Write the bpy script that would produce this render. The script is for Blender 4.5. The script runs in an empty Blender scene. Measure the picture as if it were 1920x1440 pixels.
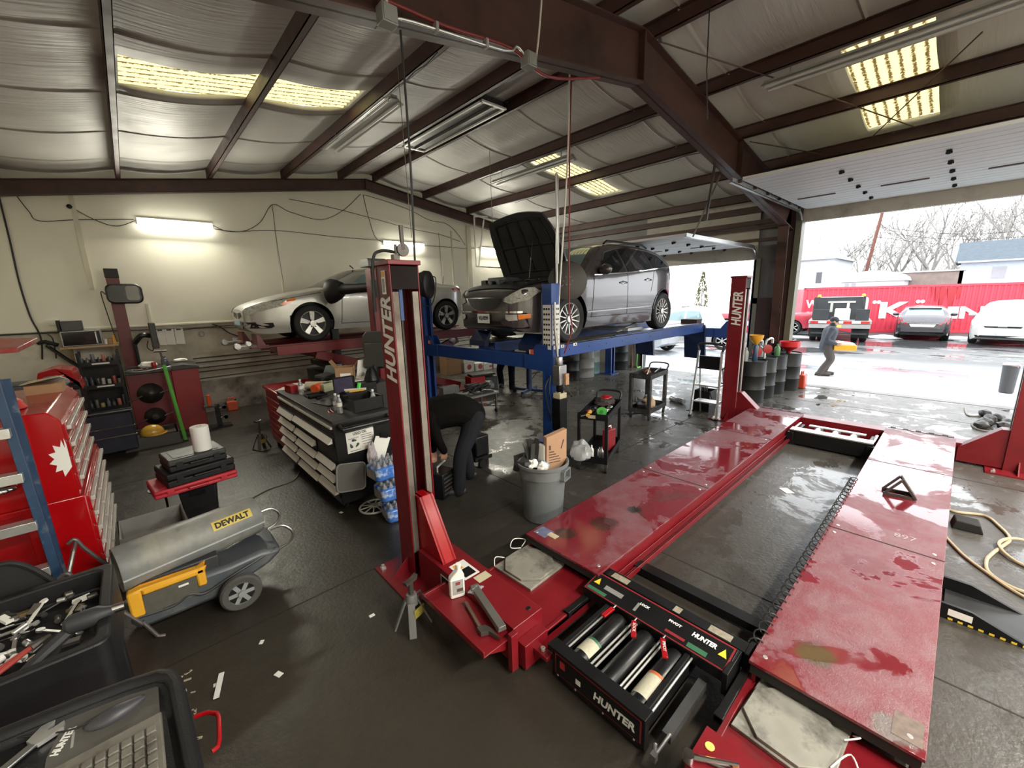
import bpy, bmesh, math, random
from mathutils import Vector, Matrix, Euler, noise
sc = bpy.context.scene
COL = sc.collection
PI = math.pi
R_ = math.radians
random.seed(7)

# ------------------------------------------------------------------ materials
MATS = {}
def mat(name, col, rough=.5, metal=0., var=.15, scale=4., rvar=.15, bump=0., bscale=60., spec=.5,
        dirt=None, dscale=1.5, dlo=.5, dhi=.7, coat=0., alpha=1., trans=0., emit=None, estr=0.):
    if name in MATS: return MATS[name]
    m = bpy.data.materials.new(name); m.use_nodes = True; MATS[name] = m
    nt = m.node_tree; N = nt.nodes; L = nt.links
    b = N['Principled BSDF']
    b.inputs['Metallic'].default_value = metal
    b.inputs['Specular IOR Level'].default_value = spec
    b.inputs['Coat Weight'].default_value = coat
    b.inputs['Coat Roughness'].default_value = .06
    b.inputs['Transmission Weight'].default_value = trans
    b.inputs['Alpha'].default_value = alpha
    if emit:
        b.inputs['Emission Color'].default_value = (*emit, 1); b.inputs['Emission Strength'].default_value = estr
    tc = N.new('ShaderNodeTexCoord')
    nz = N.new('ShaderNodeTexNoise'); nz.inputs['Scale'].default_value = scale; nz.inputs['Detail'].default_value = 6
    L.new(tc.outputs['Object'], nz.inputs['Vector'])
    mx = N.new('ShaderNodeMix'); mx.data_type = 'RGBA'
    mx.inputs[6].default_value = (*[max(0, c*(1-var)) for c in col], 1)
    mx.inputs[7].default_value = (*[min(1, c*(1+var)) for c in col], 1)
    L.new(nz.outputs['Fac'], mx.inputs[0])
    out = mx.outputs[2]
    if dirt:
        n2 = N.new('ShaderNodeTexNoise'); n2.inputs['Scale'].default_value = dscale; n2.inputs['Detail'].default_value = 8
        n2.inputs['Roughness'].default_value = .65
        L.new(tc.outputs['Object'], n2.inputs['Vector'])
        rp = N.new('ShaderNodeMapRange'); rp.inputs[1].default_value = dlo; rp.inputs[2].default_value = dhi
        L.new(n2.outputs['Fac'], rp.inputs[0])
        m2 = N.new('ShaderNodeMix'); m2.data_type = 'RGBA'; m2.inputs[7].default_value = (*dirt, 1)
        L.new(rp.outputs[0], m2.inputs[0]); L.new(out, m2.inputs[6]); out = m2.outputs[2]
    L.new(out, b.inputs['Base Color'])
    mr = N.new('ShaderNodeMapRange'); mr.inputs[1].default_value = .3; mr.inputs[2].default_value = .7
    mr.inputs[3].default_value = max(.02, rough-rvar*rough); mr.inputs[4].default_value = min(1, rough+rvar*rough)
    L.new(nz.outputs['Fac'], mr.inputs[0]); L.new(mr.outputs[0], b.inputs['Roughness'])
    if bump:
        n3 = N.new('ShaderNodeTexNoise'); n3.inputs['Scale'].default_value = bscale; n3.inputs['Detail'].default_value = 4
        L.new(tc.outputs['Object'], n3.inputs['Vector'])
        bp = N.new('ShaderNodeBump'); bp.inputs['Strength'].default_value = bump; bp.inputs['Distance'].default_value = .01
        L.new(n3.outputs['Fac'], bp.inputs['Height']); L.new(bp.outputs[0], b.inputs['Normal'])
    return m
def emat(name, col, s):
    if name in MATS: return MATS[name]
    m = bpy.data.materials.new(name); m.use_nodes = True; MATS[name] = m
    b = m.node_tree.nodes['Principled BSDF']
    b.inputs['Base Color'].default_value = (.8, .8, .8, 1)
    b.inputs['Emission Color'].default_value = (*col, 1); b.inputs['Emission Strength'].default_value = s
    return m

red      = mat('red paint', (.165,.006,.011), .36, var=.25, dirt=(.05,.02,.02), dlo=.58, dhi=.8)
redbright= mat('bright red paint', (.30,.003,.006), .3, var=.12)
reddark  = mat('dark red paint', (.12,.005,.009), .38, var=.2)
blue     = mat('blue paint', (.012,.052,.23), .38, var=.25, dirt=(.02,.03,.06), dlo=.6, dhi=.8)
bluedark = mat('dark blue paint', (.008,.02,.07), .45)
brownst  = mat('brown steel primer', (.07,.031,.024), .5, var=.25, dirt=(.03,.015,.012))
black    = mat('black paint', (.006,.006,.0065), .38, var=.3, spec=.35)
blackpl  = mat('black plastic', (.008,.008,.009), .5, var=.3, spec=.4, bump=.15, bscale=200)
rubber   = mat('black rubber', (.008,.008,.008), .75, var=.3)
greypl   = mat('grey plastic', (.13,.145,.16), .5, var=.15, dirt=(.06,.055,.05))
dkgrey   = mat('dark grey plastic', (.03,.031,.034), .5, var=.2)
steel    = mat('bare steel', (.42,.42,.42), .32, metal=.9, var=.2, dirt=(.1,.09,.08))
steeldk  = mat('dark worn steel', (.12,.11,.10), .45, metal=.7, var=.3, dirt=(.04,.035,.03))
chrome   = mat('chrome', (.75,.75,.76), .1, metal=1, var=.05)
alum     = mat('aluminium', (.62,.62,.6), .35, metal=.75, var=.12)
white    = mat('white paint', (.75,.75,.72), .5, var=.06)
whitepl  = mat('white plastic', (.78,.77,.72), .4, var=.06)
paper    = mat('paper', (.78,.77,.72), .8, var=.06)
card     = mat('brown cardboard', (.36,.21,.11), .8, var=.12)
wood     = mat('light wood', (.38,.26,.14), .6, var=.2)
yellow   = mat('yellow plastic', (.72,.36,.03), .4, var=.1, dirt=(.3,.16,.05), dlo=.62, dhi=.85)
orange   = mat('orange plastic', (.75,.11,.03), .4, var=.1)
green    = mat('green plastic', (.12,.42,.05), .4, var=.1)
clear    = mat('clear plastic', (.85,.9,.93), .12, var=.03, trans=.75, spec=.5)
bluewrap = mat('blue printed plastic wrap', (.05,.16,.5), .2, var=.5, scale=14, dirt=(.55,.62,.75), dscale=9, dlo=.5, dhi=.62)
tan_     = mat('tan hose', (.42,.34,.22), .5, var=.15)
cable    = mat('black cable', (.015,.015,.015), .55)
greycab  = mat('grey cable', (.2,.19,.17), .55)
redcab   = mat('red hose', (.2,.02,.02), .5)
gplate   = mat('grey turnplate steel', (.30,.29,.25), .5, metal=.2, var=.3, scale=9, dirt=(.06,.055,.05), dscale=5, dlo=.5, dhi=.72)
jean     = mat('dark denim', (.015,.016,.02), .9, spec=.1, var=.35, scale=25, bump=.3, bscale=300)
hoodie   = mat('black cotton', (.005,.0043,.004), .95, spec=.1, var=.3, bump=.3, bscale=200)
navy     = mat('navy work trousers', (.006,.0075,.015), .9, spec=.1, var=.3)
skin     = mat('skin', (.45,.26,.18), .5, var=.08)
boot     = mat('dark leather', (.02,.018,.017), .5, var=.3)
glassdk  = mat('dark car glass', (.012,.014,.016), .04, var=.1, spec=.7)
glasslt  = mat('pale car glass', (.18,.27,.28), .04, var=.1, spec=.7)
screen   = mat('dark screen', (.01,.01,.012), .12, var=.1)

# ------------------------------------------------------------------ mesh builder
class MB:
    def __init__(s): s.v=[]; s.f=[]; s.mi=[]
    def add(s, vs, fs, mi=0, M=None):
        o=len(s.v)
        s.v += [ (M@Vector(p)) if M else Vector(p) for p in vs]
        s.f += [tuple(i+o for i in f) for f in fs]; s.mi += [mi]*len(fs); return s
    def box(s, x0,x1,y0,y1,z0,z1, mi=0, M=None):
        vs=[(x,y,z) for z in (z0,z1) for y in (y0,y1) for x in (x0,x1)]
        return s.add(vs,[(0,2,3,1),(4,5,7,6),(0,1,5,4),(1,3,7,5),(3,2,6,7),(2,0,4,6)],mi,M)
    def cbox(s, c, d, rz=0, mi=0, rx=0, ry=0):
        M=Matrix.Translation(c)@Euler((rx,ry,rz)).to_matrix().to_4x4()
        return s.box(-d[0]/2,d[0]/2,-d[1]/2,d[1]/2,-d[2]/2,d[2]/2,mi,M)
    def beam(s, p, q, w, h, mi=0, up=(0,0,1)):
        p=Vector(p);q=Vector(q);d=(q-p);l=d.length;d.normalize();u=Vector(up)
        if abs(d.dot(u))>.98:u=Vector((0,1,0))
        sd=d.cross(u).normalized();u=sd.cross(d)
        M=Matrix((( d.x,sd.x,u.x,p.x),(d.y,sd.y,u.y,p.y),(d.z,sd.z,u.z,p.z),(0,0,0,1)))
        return s.box(0,l,-w/2,w/2,-h/2,h/2,mi,M)
    def prism(s, poly, axis, a0, a1, mi=0, M=None):
        n=len(poly)
        def pt(u,w,a): return {'x':(a,u,w),'y':(u,a,w),'z':(u,w,a)}[axis]
        vs=[pt(u,w,a0) for u,w in poly]+[pt(u,w,a1) for u,w in poly]
        fs=[tuple(range(n))[::-1],tuple(range(n,2*n))]+[(i,(i+1)%n,n+(i+1)%n,n+i) for i in range(n)]
        return s.add(vs,fs,mi,M)
    def tube(s, pts, r, n=8, mi=0, cap=True, smooth_pts=0):
        P=[Vector(p) for p in pts]
        n0=len(P)
        if smooth_pts: P=catmull(P,smooth_pts)
        if isinstance(r,(list,tuple)):
            rs=[]
            for i in range(len(P)):
                q=i*(n0-1)/(len(P)-1); j=min(int(q),n0-2); rs.append(r[j]+(r[j+1]-r[j])*(q-j))
        else: rs=[r]*len(P)
        vs=[];fs=[]
        up=None
        for i,p in enumerate(P):
            d=(P[min(i+1,len(P)-1)]-P[max(i-1,0)])
            if d.length<1e-9:d=Vector((0,0,1))
            d.normalize()
            if up is None:
                up=Vector((0,0,1)) if abs(d.z)<.9 else Vector((1,0,0))
            a=d.cross(up)
            if a.length<1e-6: a=d.orthogonal()
            a.normalize(); b=a.cross(d).normalized(); up=b
            for k in range(n):
                t=2*PI*k/n; vs.append(p+rs[i]*(math.cos(t)*a+math.sin(t)*b))
        for i in range(len(P)-1):
            for k in range(n):
                fs.append((i*n+k,i*n+(k+1)%n,(i+1)*n+(k+1)%n,(i+1)*n+k))
        if cap: fs+= [tuple(range(n))[::-1],tuple(range((len(P)-1)*n,len(P)*n))]
        return s.add(vs,fs,mi)
    def lathe(s, prof, c=(0,0,0), axis=(0,0,1), n=20, mi=0, cap=True):
        ax=Vector(axis).normalized();q=Vector((0,0,1)).rotation_difference(ax).to_matrix().to_4x4()
        M=Matrix.Translation(c)@q
        vs=[(r*math.cos(2*PI*k/n),r*math.sin(2*PI*k/n),z) for r,z in prof for k in range(n)]
        fs=[(i*n+k,i*n+(k+1)%n,(i+1)*n+(k+1)%n,(i+1)*n+k) for i in range(len(prof)-1) for k in range(n)]
        if cap and prof[0][0]>1e-6: fs.append(tuple(range(n))[::-1])
        if cap and prof[-1][0]>1e-6: fs.append(tuple(range((len(prof)-1)*n,len(prof)*n)))
        return s.add(vs,fs,mi,M)
    def ell(s, c, r, nu=14, nv=9, mi=0, M=None):
        vs=[];fs=[]
        for j in range(nv+1):
            t=PI*j/nv
            for k in range(nu):
                a=2*PI*k/nu; vs.append((c[0]+r[0]*math.sin(t)*math.cos(a),c[1]+r[1]*math.sin(t)*math.sin(a),c[2]+r[2]*math.cos(t)))
        for j in range(nv):
            for k in range(nu): fs.append((j*nu+k,(j+1)*nu+k,(j+1)*nu+(k+1)%nu,j*nu+(k+1)%nu))
        return s.add(vs,fs,mi,M)
    def grid(s, fn, nu, nv, mi=0, closed=False, skip=None):
        vs=[fn(i/nu,j/nv) for j in range(nv+1) for i in range(nu+1)]
        fs=[(j*(nu+1)+i,j*(nu+1)+i+1,(j+1)*(nu+1)+i+1,(j+1)*(nu+1)+i) for j in range(nv) for i in range(nu) if not(skip and skip(i,j))]
        return s.add(vs,fs,mi)
    def slab(s, corners, t, mi=0):
        # thick quad: corners (4 points, ccw seen from above), thickness t downwards along normal
        c=[Vector(p) for p in corners]; n=(c[1]-c[0]).cross(c[3]-c[0]).normalized()
        return s.add(c+[p-n*t for p in c],[(0,1,2,3),(7,6,5,4),(0,4,5,1),(1,5,6,2),(2,6,7,3),(3,7,4,0)],mi)
    def build(s, name, m, parent=None, bevel=0, ang=35, kind=None, subsurf=0, flat=False):
        me=bpy.data.meshes.new(name)
        off=Vector((0,0,0))
        p=parent
        while p is not None:
            if p.get('_w'): off=Vector(p['_w'])
            p=p.parent
        me.from_pydata([v-off for v in s.v],[],s.f)
        ms=m if isinstance(m,(list,tuple)) else [m]
        for x in ms: me.materials.append(x)
        for pl,i in zip(me.polygons,s.mi):
            pl.material_index=min(i,len(ms)-1); pl.use_smooth=not flat
        bm=bmesh.new(); bm.from_mesh(me); bmesh.ops.remove_doubles(bm,verts=bm.verts,dist=1e-6)
        bmesh.ops.recalc_face_normals(bm,faces=bm.faces); bm.to_mesh(me); bm.free()
        if not flat: me.set_sharp_from_angle(angle=R_(ang))
        o=bpy.data.objects.new(name,me); COL.objects.link(o)
        if parent is not None: o.parent=parent
        if bevel:
            md=o.modifiers.new('bevel','BEVEL'); md.width=bevel; md.segments=2; md.limit_method='ANGLE'; md.angle_limit=R_(40)
            md.harden_normals=False
        if subsurf:
            md=o.modifiers.new('sub','SUBSURF'); md.levels=subsurf; md.render_levels=subsurf
        if kind: o['kind']=kind
        return o
def catmull(P,k):
    out=[]
    for i in range(len(P)-1):
        p0=P[max(i-1,0)];p1=P[i];p2=P[i+1];p3=P[min(i+2,len(P)-1)]
        for j in range(k):
            t=j/k
            out.append(.5*((2*p1)+(p2-p0)*t+(2*p0-5*p1+4*p2-p3)*t*t+(3*p1-p0-3*p2+p3)*t**3))
    out.append(P[-1]); return out

def thing(name, label, cat, loc=(0,0,0), rz=0, group=None, world=False):
    o=bpy.data.objects.new(name,None); COL.objects.link(o); o.location=loc; o.rotation_euler=(0,0,rz)
    o.empty_display_size=.1
    o['label']=label; o['category']=cat
    if group:o['group']=group
    if world:o['_w']=list(loc)
    return o
def tag(o,label,cat,group=None,kind=None):
    o['label']=label;o['category']=cat
    if group:o['group']=group
    if kind:o['kind']=kind
    return o
def single(mb,name,m,label,cat,loc=None,group=None,bevel=0,rz=0,**k):
    """one-mesh thing; geometry given in world space when loc is None, else local"""
    if loc is None:
        c=sum(mb.v,Vector())/len(mb.v); zmin=min(v.z for v in mb.v); base=Vector((c.x,c.y,zmin))
        mb.v=[v-base for v in mb.v]; loc=base
    o=mb.build(name,m,None,bevel=bevel,**k); o.location=loc; o.rotation_euler=(0,0,rz)
    return tag(o,label,cat,group)
def copy_tree(o,parent=None):
    c=o.copy(); COL.objects.link(c)
    if parent is not None:c.parent=parent
    for ch in list(o.children): copy_tree(ch,c)
    return c
def dup(o,loc,rz=0,label=None):
    c=copy_tree(o); c.location=loc; c.rotation_euler=(0,0,rz)
    if label:c['label']=label
    return c
def text_mesh(txt, size, bold=0., shear=0., depth=.002, spacing=1.):
    cu=bpy.data.curves.new('lettering','FONT'); cu.body=txt; cu.size=size; cu.offset=bold; cu.shear=shear
    cu.extrude=depth; cu.align_x='CENTER'; cu.align_y='CENTER'; cu.resolution_u=3; cu.space_character=spacing
    ob=bpy.data.objects.new('lettering',cu); COL.objects.link(ob)
    dg=bpy.context.evaluated_depsgraph_get(); me=bpy.data.meshes.new_from_object(ob.evaluated_get(dg))
    COL.objects.unlink(ob); bpy.data.objects.remove(ob)
    return me
def text(txt,size,M,m,parent,name='lettering',bold=0.,shear=0.,depth=.001,sx=1.,spacing=1.,fit=None):
    """M places the text plane: local x reading direction, local y up of letters, z normal (world coords of the parent frame)"""
    me=text_mesh(txt,size,bold,shear,depth,spacing)
    if fit:
        X=[v.co.x for v in me.vertices];Y=[v.co.y for v in me.vertices]
        me.transform(Matrix.Translation((-(max(X)+min(X))/2,-(max(Y)+min(Y))/2,0)))
        me.transform(Matrix.Diagonal((fit[0]/(max(X)-min(X)),fit[1]/(max(Y)-min(Y)),1,1)))
    off=Vector((0,0,0)); p=parent
    while p is not None:
        if p.get('_w'): off=Vector(p['_w'])
        p=p.parent
    me.transform(Matrix.Translation(-off)@M@Matrix.Diagonal((sx,1,1,1)))
    me.materials.clear(); me.materials.append(m)
    o=bpy.data.objects.new(name,me); COL.objects.link(o); o.parent=parent; return o
def frame(o,xd,yd):
    x=Vector(xd).normalized();y=Vector(yd);y=(y-x*y.dot(x)).normalized();z=x.cross(y)
    return Matrix(((x.x,y.x,z.x,o[0]),(x.y,y.y,z.y,o[1]),(x.z,y.z,z.z,o[2]),(0,0,0,1)))
def build_sep(mb,name,m,parent,**k):
    """one object per loose piece"""
    n=len(mb.v); par=list(range(n))
    def fd(a):
        while par[a]!=a: par[a]=par[par[a]]; a=par[a]
        return a
    for f in mb.f:
        r=fd(f[0])
        for q in f[1:]: par[fd(q)]=r
    groups={}
    for i,f in enumerate(mb.f): groups.setdefault(fd(f[0]),[]).append(i)
    out=[]
    for fi in groups.values():
        idx={}; s=MB()
        for i in fi:
            for q in mb.f[i]:
                if q not in idx: idx[q]=len(s.v); s.v.append(mb.v[q])
            s.f.append(tuple(idx[q] for q in mb.f[i])); s.mi.append(mb.mi[i])
        out.append(s.build(name,m,parent,**k))
    return out
# ================================================================== SETTING
YW=11.45; XD=12.335
def zt(x): return 5.56-.155*abs(x-5.2)
def node_floor():
    m=bpy.data.materials.new('oily wet concrete');m.use_nodes=True
    nt=m.node_tree;N=nt.nodes;L=nt.links;b=N['Principled BSDF']
    tc=N.new('ShaderNodeTexCoord')
    def nz(s,d=8,r=.6,dist=0):
        n=N.new('ShaderNodeTexNoise');n.inputs['Scale'].default_value=s;n.inputs['Detail'].default_value=d;n.inputs['Roughness'].default_value=r;n.inputs['Distortion'].default_value=dist
        L.new(tc.outputs['Object'],n.inputs['Vector']);return n
    def ramp(src,a,c,o0=0,o1=1):
        r=N.new('ShaderNodeMapRange');r.inputs[1].default_value=a;r.inputs[2].default_value=c;r.inputs[3].default_value=o0;r.inputs[4].default_value=o1
        L.new(src,r.inputs[0]);return r.outputs[0]
    def mth(op,a,c):
        n=N.new('ShaderNodeMath');n.operation=op
        for i,v in enumerate((a,c)):
            if isinstance(v,(int,float)):n.inputs[i].default_value=v
            else:L.new(v,n.inputs[i])
        n.use_clamp=True
        return n.outputs[0]
    def mix(f,a,c):
        n=N.new('ShaderNodeMix');n.data_type='RGBA';L.new(f,n.inputs[0])
        for i,v in ((6,a),(7,c)):
            if isinstance(v,tuple):n.inputs[i].default_value=(*v,1)
            else:L.new(v,n.inputs[i])
        return n.outputs[2]
    sep=N.new('ShaderNodeSeparateXYZ');L.new(tc.outputs['Object'],sep.inputs[0])
    big=nz(.55,6);fine=nz(7,8,.7);mid=nz(1.6,10,.68,.6);streak=nz(2.6,8,.72,1.2)
    base=mix(big.outputs['Fac'],(.018,.0142,.0098),(.048,.041,.032))
    base=mix(ramp(fine.outputs['Fac'],.35,.75,0,.5),base,(.018,.015,.012))
    # pale flecks and a paler base tone, stronger towards the door wall
    doorward=ramp(sep.outputs[0],1.8,7.0,0,1)
    wet=mth('ADD',ramp(mid.outputs['Fac'],.53,.57),0)
    fleck=mth('MULTIPLY',ramp(streak.outputs['Fac'],.56,.62),ramp(big.outputs['Fac'],.35,.6))
    base=mix(mth('MULTIPLY',mth('MULTIPLY',fleck,doorward),.55),base,(.20,.215,.225))
    base=mix(mth('MULTIPLY',doorward,.4),base,(.14,.135,.125))
    L.new(base,b.inputs['Base Color'])
    damp=mth('MULTIPLY',wet,doorward)
    ro=N.new('ShaderNodeMix');ro.data_type='FLOAT';L.new(damp,ro.inputs[0]);
    L.new(ramp(fine.outputs['Fac'],.3,.7,.30,.52),ro.inputs[2]);ro.inputs[3].default_value=.04
    L.new(ro.outputs[0],b.inputs['Roughness'])
    bp=N.new('ShaderNodeBump');bp.inputs['Distance'].default_value=.01
    iv=mth('SUBTRACT',.35,mth('MULTIPLY',damp,.34));L.new(iv,bp.inputs['Strength'])
    L.new(nz(30,4).outputs['Fac'],bp.inputs['Height']);L.new(bp.outputs[0],b.inputs['Normal'])
    return m
FLOORM=node_floor()
MB().box(-2.1,XD,-9,11.6,-.1,0).build('floor',FLOORM,kind='structure')
jm=mat('dark joint',(.012,.011,.01),.8)
j=MB()
for x in (3.35,7.4,10.6): j.box(x-.006,x+.006,-9,11.5,-.02,.002)
for y in (3.35,7.6): j.box(-2.1,XD,y-.006,y+.006,-.02,.002)
j.build('trim_1',jm,kind='structure')

# ---- gable wall
wallw=mat('cream painted wall panel',(.80,.775,.66),.55,var=.05,scale=1.2,dirt=(.62,.59,.49),dscale=.8,dlo=.6,dhi=.95,bump=.05,bscale=25)
walll=mat('grimy lower wall',(.66,.63,.53),.85,var=.15,scale=2,dirt=(.27,.24,.19),dscale=1.1,dlo=.48,dhi=.8,bump=.3,bscale=30)
g=MB()
top=[(-2.2,zt(-2.2)+.3),(5.2,5.9),(12.5,zt(12.5)+.3)]
g.prism([(-2.2,2.02),(12.5,2.02)]+top[::-1],'y',YW,YW+.25,0)
g.box(-2.2,12.5,YW+.05,YW+.25,-.05,2.02,1)
g.box(-2.2,12.5,YW-.015,YW+.02,2.0,2.03,0)
g.build('wall_far',[wallw,walll],kind='structure')
grime=mat('sooty concrete footing',(.34,.31,.26),.9,var=.25,scale=3,dirt=(.04,.034,.028),dscale=1.6,dlo=.42,dhi=.68)
MB().box(.9,8.6,YW+.005,YW+.06,0,.72).build('baseboard_far',grime,kind='structure')
# dark battens low on the gable wall
bt=MB()
for z in (.78,.93,1.02,1.14,1.24): bt.beam((.9,YW+.03,z),(8.5,YW+.03,z+.05),.03,.022)
bt.build('trim_2',mat('dark batten',(.05,.045,.04),.7),kind='structure')
# pale pilaster strips
ps=MB()
ps.box(-.47,-.40,YW-.03,YW+.01,2.75,4.45); ps.box(.29,.335,YW-.03,YW+.01,2.05,2.46); ps.box(2.89,2.93,YW-.02,YW+.01,2.05,2.9)
ps.box(8.56,8.72,YW-.06,YW+.01,0,4.7); ps.box(7.95,8.0,YW-.03,YW+.01,2.05,4.5)
ps.build('trim_3',mat('cream strip',(.62,.6,.48),.5),kind='structure')
# ---- side walls
MB().box(-2.3,-2.1,-9,11.6,0,4.8).build('wall_left',wallw,kind='structure')
MB().box(-2.3,12.5,-9.2,-9,0,6).build('wall_rear',wallw,kind='structure')
beige=mat('wrinkled beige insulation facing',(.46,.43,.37),.6,var=.12,scale=2,dirt=(.22,.2,.17),dscale=2,dlo=.5,dhi=.8,bump=.5,bscale=6)
wr=MB()
wr.box(XD,XD+.12,2.95,3.87,2.05,4.75,1)          # grey sheet between the doors
wr.box(XD,XD+.12,2.95,3.87,0,2.05,1)
wr.box(XD,XD+.12,7.05,11.6,0,4.75,1)
wr.box(XD-.05,XD+.1,3.87,7.05,3.18,4.75,0)
wr.box(XD-.05,XD+.1,-3,2.95,3.97,4.75,0)
wr.box(XD,XD+.12,-5,-3,0,4.75,1); wr.box(XD,XD+.12,-9,-5,3.9,4.75,0)  # unseen opening under the last header, added to bring in daylight
wr.build('wall_right',[beige,mat('grey ribbed sheet',(.19,.185,.18),.6,var=.1)],kind='structure')
olive=mat('grey green jamb',(.15,.15,.11),.55,var=.15)
jb=MB(); jb.box(XD-.14,XD+.16,2.93,3.06,0,4.0); jb.box(XD-.1,XD+.14,3.76,3.9,0,3.2); jb.box(XD-.1,XD+.14,7.02,7.12,0,3.2,1)
jb.box(XD-.16,XD+.17,2.90,2.935,0,.45,2)
jb.build('trim_4',[olive,mat('dark trim',(.06,.055,.045),.5),white],kind='structure')
MB().box(XD-.09,XD-.01,3.42,3.86,0,2.05).box(XD-.1,XD,3.36,3.9,2.05,2.2).build('trim_5',mat('dark brown boarding',(.05,.024,.016),.6,var=.2),kind='structure')
# ---- roof insulation: two sagging slopes with openings for the skylights
def node_ceiling():
    m=mat('white vinyl roof insulation',(.52,.505,.48),.6,var=.06,scale=1.5)
    nt=m.node_tree;N=nt.nodes;L=nt.links;b=N['Principled BSDF']
    tc=N.new('ShaderNodeTexCoord');mp=N.new('ShaderNodeMapping');mp.inputs['Scale'].default_value=(.6,9,1)
    w=N.new('ShaderNodeTexNoise');w.inputs['Scale'].default_value=2.2;w.inputs['Detail'].default_value=5
    L.new(tc.outputs['Object'],mp.inputs[0]);L.new(mp.outputs[0],w.inputs['Vector'])
    bp=N.new('ShaderNodeBump');bp.inputs['Strength'].default_value=.32;bp.inputs['Distance'].default_value=.03
    L.new(w.outputs['Fac'],bp.inputs['Height']);L.new(bp.outputs[0],b.inputs['Normal'])
    return m
PURL=[-1.25,.27,1.73,3.2,4.55,5.42,6.95,8.55,10.15,11.75]
SKY=[(.35,3.1,6.38,7.3),(7.3,9.85,.68,1.55),(7.3,9.95,6.4,7.25)]
xs=[]; a=[-2.2]+PURL+[12.5]
for i in range(len(a)-1):
    n=8 if a[i+1]-a[i]>1 else 5
    xs+=[a[i]+(a[i+1]-a[i])*k/n for k in range(n)]
xs.append(12.5)
for s0 in SKY:
    for v in s0[:2]:
        k=min(range(len(xs)),key=lambda i:abs(xs[i]-v)); xs[k]=v
ys=[-9+.22*i for i in range(94)]
for s0 in SKY:
    for v in s0[2:]:
        k=min(range(len(ys)),key=lambda i:abs(ys[i]-v)); ys[k]=v
ys=[y for y in ys if y<11.6]+[11.6]
def zc(x,y):
    i=max(k for k in range(len(a)-1) if a[k]<=x+1e-6); t=(x-a[i])/(a[i+1]-a[i]); w=a[i+1]-a[i]
    sag=.075*w/1.5*math.sin(PI*min(1,max(0,t)))
    seam=(y+.3)%1.55/1.55
    sag*=.9+.14*math.sin(PI*seam)
    return zt(x)+.205-sag+.006*math.sin(9*y+3*x)*math.sin(PI*t)
vs=[(x,y,zc(x,y)) for y in ys for x in xs]; nx=len(xs); fs=[]
for jx in range(len(ys)-1):
    for ix in range(nx-1):
        cx=(xs[ix]+xs[ix+1])/2; cy=(ys[jx]+ys[jx+1])/2
        if any(s0[0]<cx<s0[1] and s0[2]<cy<s0[3] for s0 in SKY): continue
        fs.append((jx*nx+ix,(jx+1)*nx+ix,(jx+1)*nx+ix+1,jx*nx+ix+1))
cm=MB().add(vs,fs)
# tucked insulation seams (tape lines across the bays)
o=cm.build('ceiling',node_ceiling(),kind='structure',ang=80)
md=o.modifiers.new('thick','SOLIDIFY'); md.thickness=.06; md.offset=1 if o.data.polygons[0].normal.z>0 else -1
tape=MB()
for k in range(-5,8):
    y=-.3+1.55*k
    if y<-8.8 or y>11.3: continue
    for i in range(len(a)-1):
        pts=[(a[i]+(a[i+1]-a[i])*q/10,y+.02*math.sin(i*2+k),0) for q in range(11)]
        pts=[(x,yy,zc(min(max(x,-2.19),12.4),yy)-.012) for x,yy,_ in pts]
        if any(s0[0]-.1<pts[5][0]<s0[1]+.1 and s0[2]-.05<y<s0[3]+.05 for s0 in SKY): continue
        for q in range(10):
            p0,p1=pts[q],pts[q+1]
            tape.add([(p0[0],p0[1]-.03,p0[2]+.012),(p0[0],p0[1],p0[2]-.004),(p0[0],p0[1]+.03,p0[2]+.012),(p1[0],p1[1]-.03,p1[2]+.012),(p1[0],p1[1],p1[2]-.004),(p1[0],p1[1]+.03,p1[2]+.012)],[(0,1,4,3),(1,2,5,4)])
tape.build('trim_6',mat('taped seam',(.42,.40,.37),.5),kind='structure')
# skylights: corrugated fibreglass lit by the sky above
def node_sky(alongx=True):
    m=bpy.data.materials.new('dirty corrugated fibreglass');m.use_nodes=True;nt=m.node_tree;N=nt.nodes;L=nt.links
    N.remove(N['Principled BSDF']);out=N['Material Output']
    tc=N.new('ShaderNodeTexCoord');sp=N.new('ShaderNodeSeparateXYZ');L.new(tc.outputs['Object'],sp.inputs[0])
    w=N.new('ShaderNodeMath');w.operation='SINE';mu=N.new('ShaderNodeMath');mu.operation='MULTIPLY';mu.inputs[1].default_value=50
    L.new(sp.outputs[1],mu.inputs[0]);L.new(mu.outputs[0],w.inputs[0])
    n=N.new('ShaderNodeTexNoise');n.inputs['Scale'].default_value=26;n.inputs['Detail'].default_value=6;n.inputs['Roughness'].default_value=.7;L.new(tc.outputs['Object'],n.inputs['Vector'])
    ad=N.new('ShaderNodeMath');ad.operation='MULTIPLY_ADD';ad.inputs[1].default_value=.27;L.new(w.outputs[0],ad.inputs[0]);L.new(n.outputs['Fac'],ad.inputs[2])
    r=N.new('ShaderNodeValToRGB');r.color_ramp.elements[0].position=.55;r.color_ramp.elements[0].color=(.40,.34,.155,1)
    r.color_ramp.elements[1].position=.74;r.color_ramp.elements[1].color=(.05,.03,.01,1)
    L.new(ad.outputs[0],r.inputs[0])
    t=N.new('ShaderNodeBsdfTranslucent');L.new(r.outputs[0],t.inputs[0]);L.new(t.outputs[0],out.inputs[0]);return m
SKM=node_sky()
for i,(x0,x1,y0,y1) in enumerate(SKY):
    def fn(u,v,x0=x0,x1=x1,y0=y0,y1=y1): 
        x=x0-.05+(x1-x0+.1)*u; y=y0-.05+(y1-y0+.1)*v
        return (x,y,zt(x)+.235+.012*math.sin(50*y))
    MB().grid(fn,24,60).build('window_%d'%(i+1),SKM,kind='structure',ang=180)
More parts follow.
